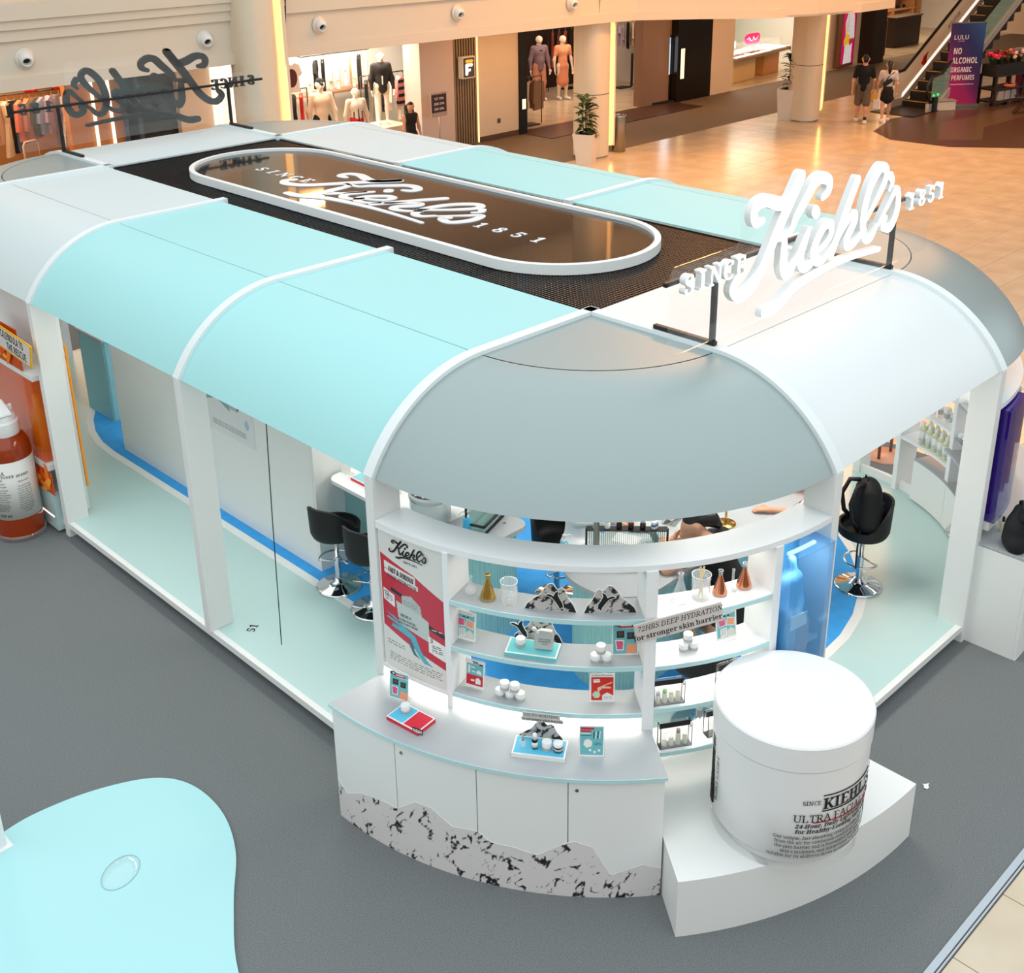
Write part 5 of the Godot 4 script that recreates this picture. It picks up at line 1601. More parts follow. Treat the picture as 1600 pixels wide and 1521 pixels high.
	part(k, "pocket", blob([[Vector3(-0.05, 0.1, -0.09), Vector3(0.05, 0.1, -0.09), 0.05, 0.05], [Vector3(-0.05, 0.2, -0.09), Vector3(0.05, 0.2, -0.09), 0.04, 0.04]], 0.012, 0.03), tint(Color(0.03, 0.03, 0.033), 0.75))
	for x in [-0.075, 0.075]:
		part(k, "strap", tube([Vector3(x * 0.6, 0.45, 0.06), Vector3(x * 1.1, 0.44, 0.14), Vector3(x * 1.4, 0.3, 0.19), Vector3(x * 1.4, 0.14, 0.16), Vector3(x * 1.2, 0.06, 0.09)], 0.02, 6), M.black)
	part(k, "handle", tube([Vector3(-0.03, 0.45, 0.03), Vector3(-0.02, 0.50, 0.03), Vector3(0.02, 0.50, 0.03), Vector3(0.03, 0.45, 0.03)], 0.008, 6), M.black)
	part(k, "dangling_strap", tube([Vector3(0.1, 0.06, 0.08), Vector3(0.17, -0.1, 0.12), Vector3(0.16, -0.3, 0.11)], 0.008, 6), M.black)
	write(k, "emblem", "H", 0.025, Vector3(0.02, 0.24, -0.133), tint(Color(0.7, 0.7, 0.7)), {"bold": true, "serif": false, "ry": PI})
	# big tin at the far end of the long counter
	var t := thing("giant_tin", "big pale round tin with black and white patterned lid on the long counter", "tin", Vector3(-0.62, 0.938, -1.18))
	part(t, "tin_body", lathe([[0, 0.002], [0.165, 0.002], [0.17, 0.01], [0.17, 0.2], [0.17, 0.2], [0.165, 0.206]], 40), tint(Color(0.78, 0.82, 0.82), 0.25))
	part(t, "lid_rim", lathe([[0.172, 0.2], [0.176, 0.205], [0.176, 0.245], [0.168, 0.25], [0.168, 0.25], [0.158, 0.251]], 40), tint(Color(0.76, 0.78, 0.78), 0.25, 0.4))
	part(t, "lid_top", lathe([[0, 0.25], [0.16, 0.249]], 40), M.black)
	var g := RandomNumberGenerator.new()
	g.seed = 4
	for i in 26:
		var a := g.randf() * TAU
		var r := sqrt(g.randf()) * 0.14
		part(t, "petal", prism(oval(0.02, 0.007, 8), 0.0012, Transform3D(Basis(Vector3.UP, g.randf() * TAU) * Basis(Vector3.RIGHT, -PI / 2), Vector3(r * cos(a), 0.2505, r * sin(a)))), M.white)
	# framed fluted glass racks
	rack("black-framed fluted glass rack on the end of the long counter", Vector3(-0.40, 0.938, -0.86), 0.35, 0.36, 0.19, 0.26)
	rack("black-framed fluted glass rack holding bottles and cartons on the island", Vector3(0.02, 0.935, 0.38), -0.82, 0.62, 0.22, 0.26)
	for i in 2:
		var d := thing("pump_bottle", ["blue sanitiser bottle with white pump before the rack on the long counter", "blue sanitiser bottle with white pump at the left end of the island"][i], "bottle", [Vector3(-0.56, 0.938, -0.80), Vector3(-0.30, 0.935, 0.02)][i], [-0.4, 2.6][i])
		part(d, "bottle_body", lathe([[0, 0], [0.034, 0.0], [0.036, 0.004], [0.036, 0.11], [0.028, 0.125], [0.015, 0.13]], 24), tint(Color(0.25, 0.68, 0.86), 0.15))
		part(d, "pump_cap", lathe([[0.016, 0.128], [0.016, 0.148], [0.016, 0.148], [0.006, 0.15], [0.005, 0.175], [0.014, 0.178], [0.014, 0.192], [0, 0.194]], 16), M["white satin"])
		part(d, "nozzle", tube([Vector3(0, 0.185, 0), Vector3(-0.05, 0.186, 0.0), Vector3(-0.066, 0.165, 0)], 0.005, 6), M["white satin"])
	single("ring", tube(ring_points(0.012, 0.004, 12), 0.003, 6), M.steel, "tiny silver ring lying on the grey counter end by the rack", "ring", "", Vector3(-0.26, 0.938, -0.68))
	# bottles along the island rack
	var q := Transform3D(Basis(Vector3.UP, -0.82), Vector3(0.02, 0.935, 0.38))
	for i in 6:
		var dark := i == 2
		var x := -0.24 + 0.09 * i
		var v := thing("serum_bottle", ["white capped bottle, first on top of the island rack", "white capped bottle, second on top of the island rack", "black jar on top of the island rack", "brown bottle with white cap right of the black jar", "brown bottle with white cap, second right of the black jar", "white carton at the right end on top of the island rack"][i], "bottle", q * Vector3(x, 0.262, 0.0), 0.0, "")
		if i == 5:
			part(v, "carton", box(Vector3(0, 0.03, 0), Vector3(0.05, 0.06, 0.03), 0.002), M.white)
			part(v, "blue_print", box(Vector3(0, 0.03, 0), Vector3(0.0505, 0.018, 0.0305)), tint(Color(0.2, 0.45, 0.75)))
			continue
		part(v, "bottle_body", lathe([[0, 0], [0.02, 0], [0.022, 0.004], [0.022, 0.045], [0.011, 0.055]], 18), M.black if dark else M.white if i < 2 else tint(Color(0.16, 0.07, 0.03), 0.15))
		part(v, "cap", lathe([[0.014, 0.05], [0.015, 0.05], [0.015, 0.085], [0.015, 0.085], [0, 0.086]], 16), M.black if dark else M["white satin"])
	for i in 4:
		var v2 := thing("carton", "small white and blue carton, %s in a row inside the island rack" % ["first", "second", "third", "fourth"][i], "carton", q * Vector3(-0.22 + 0.055 * i, 0.035, 0.13), -0.82, "cartons in the island rack")
		part(v2, "box", box(Vector3(0, 0.055, 0), Vector3(0.045, 0.11, 0.03), 0.002), M.white)
		part(v2, "blue_print", box(Vector3(0, 0.07, 0.0005), Vector3(0.03, 0.022, 0.0305)), tint(Color(0.15, 0.40, 0.72)))
	var cd := thing("price_card", "white leaflet with blue print leaning on the island rack", "card", q * Vector3(0.10, 0.06, 0.15), -0.82 + 0.3)
	part(cd, "sheet", box(Vector3(0, 0.055, 0), Vector3(0.13, 0.13, 0.003), 0.0, Transform3D(Basis(Vector3.RIGHT, -0.3))), M.white)
	part(cd, "blue_print", box(Vector3(0, 0.07, 0.002), Vector3(0.08, 0.022, 0.003), 0.0, Transform3D(Basis(Vector3.RIGHT, -0.3))), tint(Color(0.15, 0.40, 0.72)))
	# things lying on the island
	var m := thing("desk_mirror", "small gold-based stand on the grey island top right of the seated woman", "stand", Vector3(0.98, 0.935, 0.62))
	part(m, "foot", lathe([[0, 0.0], [0.085, 0.0], [0.085, 0.01], [0.08, 0.014], [0, 0.016]], 28), M.gold)
	part(m, "stem", lathe([[0.012, 0.014], [0.008, 0.05], [0.012, 0.09], [0.007, 0.12], [0.007, 0.26]], 14), M.gold)
	part(m, "mirror", lathe([[0, -0.006], [0.09, -0.006], [0.095, 0], [0.09, 0.006], [0, 0.006]], 28, Transform3D(Basis(Vector3.RIGHT, PI / 2), Vector3(0, 0.35, 0))), M.chrome)
	var tb := thing("acrylic_box", "clear square acrylic box on the island behind the seated woman", "box", Vector3(0.72, 0.935, 0.28), 0.3)
	part(tb, "box_body", box(Vector3(0, 0.05, 0), Vector3(0.17, 0.10, 0.12), 0.004), M["clear acrylic"])
	part(tb, "tissue", blob([[Vector3(-0.03, 0.05, 0), Vector3(0.04, 0.09, 0.01), 0.03, 0.02]], 0.009, 0.02), M.white)
	var ph := thing("skin_scanner", "black skin scanner with curved arm on the island before the woman", "device", Vector3(0.36, 0.935, 0.42), 0.4)
	part(ph, "scanner_body", box(Vector3(0, 0.06, 0), Vector3(0.09, 0.13, 0.03), 0.012, Transform3D(Basis(Vector3.RIGHT, -0.5))), M["black plastic"])
	part(ph, "arm", tube([Vector3(-0.05, 0.0, 0.05), Vector3(-0.12, 0.06, 0.04), Vector3(-0.11, 0.15, 0.0), Vector3(-0.03, 0.17, -0.03)], 0.010, 7), M["black plastic"])
	single("phone", box(Vector3(0, 0.006, 0), Vector3(0.10, 0.012, 0.16), 0.004), M["black plastic"], "dark phone lying on the grey island top beside the staff hand", "phone", "", Vector3(0.42, 0.935, 0.18), 0.7)
	single("paper_slip", box(Vector3(0, 0.001, 0), Vector3(0.15, 0.002, 0.21)), M.white, "white paper sheet lying on the island beside the phone", "paper", "", Vector3(0.24, 0.935, 0.20), 0.35)
	# clear display goods on the long white counter top
	var rc := thing("card_stand", "small red and white card stand at the left end of the long counter", "card stand", Vector3(-0.62, 0.935, -2.33), -PI / 2)
	part(rc, "print", box(Vector3(0, 0.09, 0), Vector3(0.13, 0.18, 0.004), 0.0, Transform3D(Basis(Vector3.RIGHT, -0.12))), M["card red"])
	part(rc, "foot", box(Vector3(0, 0.003, -0.02), Vector3(0.13, 0.004, 0.08)), M["clear acrylic"])
	tray("red tray with white inlay on the long counter by the partition end", Vector3(-0.58, 0.935, -2.10), PI / 2, 0.22, 0.16, tint(Color(0.83, 0.12, 0.22), 0.4), tint(Color(0.55, 0.80, 0.85), 0.4), null)
	beaker("clear glass beaker on the long counter near the pillar", Vector3(-0.55, 0.935, -1.72), 0.05, 0.13, M["lab glass"], false)
	# stand outside the far opening
	var so := thing("garment_stand", "slim chrome stand on a round pink foot outside the far opening", "stand", Vector3(5.05, G, -0.1))
	part(so, "foot", lathe([[0, 0], [0.22, 0], [0.22, 0.015], [0, 0.02]], 28), tint(Color(0.86, 0.62, 0.50), 0.4))
	for x in [-0.13, 0.13]: part(so, "tube", tube([Vector3(x, 0.015, 0), Vector3(x, 1.3, 0)], 0.018, 8), M.steel)
	for y in [0.55, 0.65, 0.75]: part(so, "rung", tube([Vector3(-0.13, y, 0), Vector3(0.13, y, 0)], 0.01, 6), M.steel)

func stool(label: String, at: Vector3, turn: float) -> Node3D:
	var t := thing("bar_stool", label, "bar stool", at, turn)
	t.set_meta("stem", "bar_stool")
	part(t, "foot", lathe([[0, 0.0], [0.205, 0.0], [0.208, 0.006], [0.19, 0.014], [0.10, 0.032], [0.045, 0.06], [0.034, 0.085], [0, 0.086]], 40), M.chrome)
	part(t, "column", lathe([[0.028, 0.08], [0.028, 0.30], [0.028, 0.30], [0.020, 0.302], [0.020, 0.52]], 20), M.chrome)
	var ring := []
	for i in 19:
		var a := PI * 0.12 + PI * 1.26 * i / 18.0 - PI / 2 + 0.5
		ring.append(Vector3(0.02 + 0.15 * cos(a), 0.27, 0.15 * sin(a)))
	ring.push_front(Vector3(0.0, 0.27, -0.03))
	ring.append(Vector3(0.0, 0.27, 0.03))
	part(t, "foot_ring", tube(ring, 0.009, 8), M.chrome)
	# bucket seat: open to +z in local terms, back at -z
	var outer := []
	var inner := []
	for i in 13:
		var v := i / 12.0
		var ro := []
		var ri := []
		for j in 25:
			var a := TAU * j / 24.0
			var back := 0.5 - 0.5 * sin(a)       # 1 at the back (-z)
			var hgt := 0.10 + 0.24 * smoothstep(0.35, 1.0, back)
			var r := 0.215 * pow(minf(v / 0.55, 1.0), 0.8)
			var y := 0.52 + hgt * pow(maxf(v - 0.45, 0.0) / 0.55, 1.3)
			var s := 1.0 + 0.12 * maxf(v - 0.55, 0.0)
			ro.append(Vector3(r * cos(a) * s, y, r * sin(a) * s))
			var q := maxf(r - 0.022, 0.0)
			ri.append(Vector3(q * cos(a) * s, y + 0.035 * (1.0 - smoothstep(0.6, 1.0, v)), q * sin(a) * s))
		outer.append(ro)
		inner.append(ri)
	part(t, "seat", shell(outer, inner, false), tint(Color(0.05, 0.053, 0.055), 0.6))
	part(t, "seat_plate", box(Vector3(0, 0.512, 0), Vector3(0.14, 0.016, 0.14), 0.003), M["black metal"])
	return t

func rack(label: String, at: Vector3, turn: float, w: float, d: float, h: float):
	var t := thing("glass_rack", label, "display rack", at, turn)
	var b := 0.016
	for x in [-w / 2, w / 2]:
		part(t, "post", box(Vector3(x, h / 2, 0), Vector3(b, h, b)), M["black metal"])
		part(t, "side_rail", box(Vector3(x, b / 2, d * 0.42), Vector3(b, b, d * 0.84)), M["black metal"])
		part(t, "side_rail", box(Vector3(x, 0.075, d * 0.42), Vector3(b, b, d * 0.84)), M["black metal"])
	for z in [0.0, d * 0.84]:
		part(t, "rail", box(Vector3(0, b / 2, z), Vector3(w, b, b)), M["black metal"])
	part(t, "rail", box(Vector3(0, h - b / 2, 0), Vector3(w, b, b)), M["black metal"])
	part(t, "rail", box(Vector3(0, 0.075, d * 0.84), Vector3(w, b, b)), M["black metal"])
	part(t, "top_shelf", box(Vector3(0, h - 0.004, 0), Vector3(w, 0.008, 0.07)), M["black metal"])
	part(t, "tray_glass", box(Vector3(0, 0.03, d * 0.42), Vector3(w - 0.02, 0.006, d * 0.8)), M["fluted glass"])
	var st := start()
	var n := int(w / 0.016)
	for i in n: abox(st, Vector3(-w / 2 + 0.016 + (w - 0.032) * (i + 0.5) / n, h / 2, 0), Vector3(0.010, h - 0.04, 0.008))
	part(t, "fluted_pane", done(st), M["fluted glass"])

# ---------------------------------------------------------------- left end with the orange corner
func left_end():
	var t := thing("side_display", "white wall display beyond the third post with orange case and flower pictures", "display")
	part(t, "back_panel", box(Vector3(-1.84, 1.15, -6.2), Vector3(0.04, 2.26, 2.24)), M.white)
	part(t, "top_shelf", box(Vector3(-2.0, 1.52, -6.2), Vector3(0.32, 0.05, 2.2)), M.white)
	part(t, "middle_shelf", box(Vector3(-2.0, 0.58, -6.2), Vector3(0.32, 0.06, 2.2)), M.white)
	part(t, "base", box(Vector3(-2.0, 0.10, -6.2), Vector3(0.32, 0.42, 2.2)), tint(Color(0.74, 0.84, 0.84), 0.4))
	part(t, "led_strip", box(Vector3(-2.158, 0.03, -6.2), Vector3(0.008, 0.02, 2.1)), glowing(Color(1.0, 0.98, 0.94), 1.2))
	var c := thing("acrylic_case", "tall orange see-through acrylic case beyond the third post", "display case")
	part(c, "shell", box(Vector3(-2.02, 1.05, -5.62), Vector3(0.26, 0.86, 0.9), 0.002), M["orange acrylic"])
	part(c, "back_panel", box(Vector3(-1.87, 1.05, -5.62), Vector3(0.02, 0.86, 0.9)), tint(Color(0.95, 0.5, 0.08), 0.4))
	part(c, "bottle_inside", lathe([[0, 0.63], [0.09, 0.63], [0.09, 1.0], [0.04, 1.06], [0.04, 1.2], [0, 1.2]], 20, Transform3D(Basis(), Vector3(-2.0, 0, -5.5))), tint(Color(0.90, 0.72, 0.25), 0.3))
	part(c, "edge_strip", box(Vector3(-1.83, 1.05, -5.02), Vector3(0.02, 1.5, 0.02)), tint(Color(0.95, 0.60, 0.10), 0.4))
	for i in 2:
		var f := thing("flower_picture", ["orange flower picture on the top shelf behind the rescue sign", "orange flower picture low beside the third post"][i], "picture", [Vector3(-2.16, 1.76, -5.75), Vector3(-2.162, 0.42, -5.35)][i], -PI / 2)
		var g := RandomNumberGenerator.new()
		g.seed = 8 + i
		part(f, "board", box(Vector3(0, 0, -0.006), Vector3([0.9, 0.6][i], [0.42, 0.24][i], 0.01)), tint(Color(0.80, 0.32, 0.04), 0.5))
		for k in [26, 16][i]:
			var a := g.randf() * TAU
			var sz := g.randf_range(0.08, 0.16)
			var x := g.randf_range(-0.36, 0.36) if i == 0 else g.randf_range(-0.22, 0.22)
			var y := g.randf_range(-0.15, 0.15) if i == 0 else g.randf_range(-0.08, 0.08)
			part(f, "petal", prism(oval(sz, sz * 0.28, 10), 0.002, Transform3D(Basis(Vector3.BACK, a), Vector3(x, y, 0.001 + 0.0008 * k))), tint([Color(0.98, 0.50, 0.05), Color(0.93, 0.30, 0.03), Color(1.0, 0.68, 0.20)][k % 3], 0.5))
	var s := thing("rescue_sign", "white sign with yellow border reading CALENDULA TO THE RESCUE beside the third post", "sign", Vector3(-2.22, 1.87, -5.20), -PI / 2)
	part(s, "border", prism(pv([-0.46, -0.10, 0.33, -0.155, 0.40, 0.08, -0.42, 0.13]), 0.012), tint(Color(0.93, 0.68, 0.12), 0.5))
	part(s, "face", prism(pv([-0.435, -0.085, 0.31, -0.135, 0.37, 0.065, -0.40, 0.11]), 0.003, Transform3D(Basis(), Vector3(0, 0, 0.012))), tint(Color(0.84, 0.83, 0.80), 0.5))
	write(s, "lettering", "CALENDULA TO", 0.078, Vector3(-0.03, 0.042, 0.0155), M.ink, {"serif": false, "bold": true, "squeeze": 0.62, "rz": -0.06})
	write(s, "lettering", "THE RESCUE", 0.078, Vector3(0.04, -0.065, 0.0155), M.ink, {"serif": false, "bold": true, "squeeze": 0.68, "rz": -0.06})
	# giant toner bottle
	var b := thing("giant_bottle", "giant amber toner bottle model with white flip cap on the carpet", "bottle", Vector3(-2.40, G + 0.004, -5.42))
	part(b, "clear_foot", lathe([[0, 0], [0.232, 0], [0.236, 0.01], [0.236, 0.05], [0.22, 0.06]], 48), M["clear acrylic"])
	part(b, "bottle_body", lathe([[0, 0.012], [0.20, 0.012], [0.222, 0.03], [0.226, 0.07], [0.226, 0.92], [0.218, 0.99], [0.185, 1.06], [0.145, 1.09], [0.135, 1.11]], 56), tint(Color(0.58, 0.20, 0.035), 0.12))
	part(b, "label_band", lathe([[0.2265, 0.25], [0.2285, 0.25], [0.2285, 0.86], [0.2265, 0.86]], 56), tint(Color(0.86, 0.86, 0.84), 0.4))
	part(b, "cap", lathe([[0.15, 1.09], [0.155, 1.10], [0.155, 1.22], [0.155, 1.22], [0.135, 1.235], [0.135, 1.235], [0.13, 1.29], [0, 1.30]], 40), M["white satin"])
	part(b, "flip_lid", box(Vector3(0, 0, 0), Vector3(0.24, 0.03, 0.24), 0.012, Transform3D(Basis(Vector3.RIGHT, 0.4), Vector3(-0.05, 1.35, 0.03))), M["white satin"])
	for x in [0.08, 0.115]: part(b, "hinge_knob", lathe([[0.016, 0], [0.016, 0.07], [0.012, 0.075], [0, 0.076]], 12, Transform3D(Basis(), Vector3(x, 1.28, -0.02))), M["white satin"])
	var rows := [["KIEHL'S", 0.030, 0.80, 0.0], ["SINCE 1851", 0.012, 0.83, 0.0], ["CALENDULA", 0.034, 0.755, 0.0], ["HERBAL EXTRACT TONER", 0.026, 0.715, 0.0], ["ALCOHOL-FREE", 0.022, 0.68, 0.0], ["Infused with Pure Extracts", 0.016, 0.645, 0.0], ["for normal to oily skin type", 0.017, 0.615, 0.0], ["This toner is made with select herbal", 0.013, 0.575, 0.0], ["extracts suited for normal to oily", 0.013, 0.55, 0.0], ["skin and gently cleanses without synthetic", 0.013, 0.525, 0.0], ["Calendula, Great Burdock Extract, leaves", 0.013, 0.50, 0.0], ["helping visibly problem areas and", 0.013, 0.475, 0.0], ["soothing. Directions: shake and apply", 0.013, 0.45, 0.0], ["Ingredients: Water, Propylene Glycol,", 0.012, 0.42, 0.0], ["Arctium Lappa, Hydrolyzed, Symphytum", 0.012, 0.398, 0.0], ["Allantoin, Althaea Officinalis, Hedera", 0.012, 0.376, 0.0], ["Helix Extract, Viola, Italy 04921 29", 0.012, 0.354, 0.0], ["8.4 fl. oz. - 250 ml", 0.026, 0.295, 0.0], ["HERBES", 0.024, 0.71, 78.0], ["Made with", 0.016, 0.65, 78.0]]
	for k in 12: rows.append([["The gently made", "tonic is formulated", "to clean skin and", "remove surface oil", "without drying out", "HERBAL EXTRACT", "DIRECTIONS Apply", "with cotton pad to", "face after cleansing", "and moisturise with", "Calendula cream", "Use daily"][k], 0.012, 0.60 - 0.025 * k, 78.0])
	for r in rows:
		write(b, "lettering", r[0], r[1], pol(Vector2.ZERO, 1, r[3] + 18.0, 0.2288, r[2]), M.ink, {"bend": 0.2288, "ry": facing(r[3] + 18.0), "squeeze": 0.95, "bold": r[1] > 0.02})

# ---------------------------------------------------------------- foreground
func foreground():
	var t := thing("drop_platform", "low pale turquoise blob-shaped glossy platform on the carpet, front left", "platform", Vector3(0, G + 0.004, 0))
	var curve := Curve3D.new()
	var pts := [-4.62, -1.36, -4.277, -1.45, -4.017, -1.467, -3.64, -1.39, -3.29, -1.21, -3.13, -0.95, -3.12, -0.57, -3.25, -0.19, -3.50, 0.18, -3.76, 0.64, -3.95, 1.3, -4.6, 2.0, -5.5, 1.7, -5.8, 0.4, -5.5, -0.8]
	var n: int = pts.size() / 2
	var poly := PackedVector2Array()
	for i in n:
		var a := Vector2(pts[i * 2], pts[i * 2 + 1])
		var b := Vector2(pts[(i + 1) % n * 2], pts[(i + 1) % n * 2 + 1])
		var p0 := Vector2(pts[(i + n - 1) % n * 2], pts[(i + n - 1) % n * 2 + 1])
		var p3 := Vector2(pts[(i + 2) % n * 2], pts[(i + 2) % n * 2 + 1])
		for k in 6: poly.append(a.cubic_interpolate(b, p0, p3, k / 6.0))
	part(t, "board", slab(poly, 0.0, 0.028), mat("blob board", Color(0.66, 0.86, 0.87), 0.22))
	var d := thing("water_drop", "big clear water drop dome lying on the turquoise blob platform", "drop", Vector3(-3.88, G + 0.033, -0.555), 0.55)
	var dome := []
	for i in 13:
		var a := PI / 2 * i / 12.0
		dome.append([0.150 * cos(a), 0.028 * sin(a)])
	dome[12][0] = 0.0
	part(d, "dome", lathe(dome, 40, Transform3D(Basis.from_scale(Vector3(1.0, 1.0, 0.72)), Vector3.ZERO)), pane("water", Color(0.92, 0.97, 0.97), 0.10, 0.02))
	part(d, "edge", tube(scaled_ring(0.150, 0.108, 40), 0.0025, 6), tint(Color(0.62, 0.76, 0.78), 0.15))
	var p := thing("white_post", "white post cut by the left edge above the blob platform", "post", Vector3(-4.37, G, -1.38))
	part(p, "shaft", box(Vector3(0, 0.8, 0), Vector3(0.14, 1.6, 0.14), 0.01), M["white satin"])
	part(p, "foot", box(Vector3(0, 0.02, 0), Vector3(0.2, 0.04, 0.2), 0.004), M["white satin"])
	single("paper_scrap", prism(pv([-0.035, -0.012, -0.01, -0.022, 0.005, -0.015, 0.035, -0.018, 0.012, 0.004, 0.004, 0.024, -0.012, 0.012, -0.032, 0.014]), 0.003, Transform3D(Basis(Vector3.RIGHT, -PI / 2 + 0.12), Vector3(0, 0.004, 0))), M.white, "small torn white paper scrap on the carpet right of the plinth", "scrap", "", Vector3(0.515, G + 0.005, 2.73), 0.4)

func scaled_ring(a: float, b: float, n: int) -> Array:
	var p := []
	for i in n + 1: p.append(Vector3(a * cos(TAU * i / n), 0.001, b * sin(TAU * i / n)))
	return p

# ---------------------------------------------------------------- things in the concourse
func leaf_mesh(len: float, wid: float) -> ArrayMesh:
	var st := start(true)
	var rows := []
	for i in 6:
		var v := i / 5.0
		var w := wid * sin(PI * pow(v, 0.75)) * 0.5
		var y := 0.12 * len * sin(v * 2.4) - 0.12 * len * v * v
		rows.append([Vector3(-w, y + w * 0.25, v * len), Vector3(0, y, v * len), Vector3(w, y + w * 0.25, v * len)])
	grid(st, rows, true)
	return done(st)

func plant(label: String, at: Vector3, pot_h: float, pot_top: float, pot_bottom: float, height: float, n: int, sd: int):
	var t := thing("potted_plant", label, "plant", at, 0.35)
	var st := start()
	var a := pot_bottom / 2
	var b := pot_top / 2
	var lo := [Vector3(-a, 0, -a), Vector3(a, 0, -a), Vector3(a, 0, a), Vector3(-a, 0, a)]
	var hi := [Vector3(-b, pot_h, -b), Vector3(b, pot_h, -b), Vector3(b, pot_h, b), Vector3(-b, pot_h, b)]
	for i in 4:
		var k := (i + 1) % 4
		quad(st, lo[i], lo[k], hi[k], hi[i])
	quad(st, lo[0], lo[3], lo[2], lo[1])
	var h2 := []
	for v in hi: h2.append(Vector3(v.x * 0.86, pot_h, v.z * 0.86))
	for i in 4:
		var k := (i + 1) % 4
		quad(st, hi[i], hi[k], h2[k], h2[i])
		quad(st, h2[i], h2[k], Vector3(h2[k].x, pot_h - 0.06, h2[k].z), Vector3(h2[i].x, pot_h - 0.06, h2[i].z))
	part(t, "planter", done(st), tint(Color(0.88, 0.84, 0.78), 0.4))
	part(t, "soil", box(Vector3(0, pot_h - 0.06, 0), Vector3(pot_top * 0.86, 0.02, pot_top * 0.86)), tint(Color(0.08, 0.05, 0.03), 0.9))
	var g := RandomNumberGenerator.new()
	g.seed = sd
	for i in 5:
		var q := Vector3(g.randf_range(-0.05, 0.05), 0, g.randf_range(-0.05, 0.05))
		part(t, "stem", tube([Vector3(q.x, pot_h - 0.06, q.z), Vector3(q.x * 2.0, pot_h + height * 0.5, q.z * 2.0), Vector3(q.x * 1.5, pot_h + height * (0.7 + 0.06 * i), q.z * 1.5)], 0.008, 5), tint(Color(0.20, 0.22, 0.08), 0.6))
	var lm := [leaf_mesh(0.24, 0.15), leaf_mesh(0.19, 0.12), leaf_mesh(0.28, 0.17)]
	var greens := [tint(Color(0.13, 0.25, 0.06), 0.4), tint(Color(0.20, 0.32, 0.09), 0.4), tint(Color(0.09, 0.19, 0.05), 0.4)]
	for i in n:
		var v := float(i) / n
		var ang := i * 2.4 + g.randf() * 0.6
		var y := pot_h + height * (0.02 + 0.9 * v)
		var r := 0.13 * (1.0 - v * 0.6) * g.randf_range(0.4, 1.2)
		var tilt := g.randf_range(-0.2, 0.9) - v * 0.7
		part(t, "leaf", lm[i % 3], greens[g.randi() % 3]).transform = Transform3D(Basis(Vector3.UP, ang) * Basis(Vector3.RIGHT, tilt), Vector3(sin(ang) * r, y, cos(ang) * r))

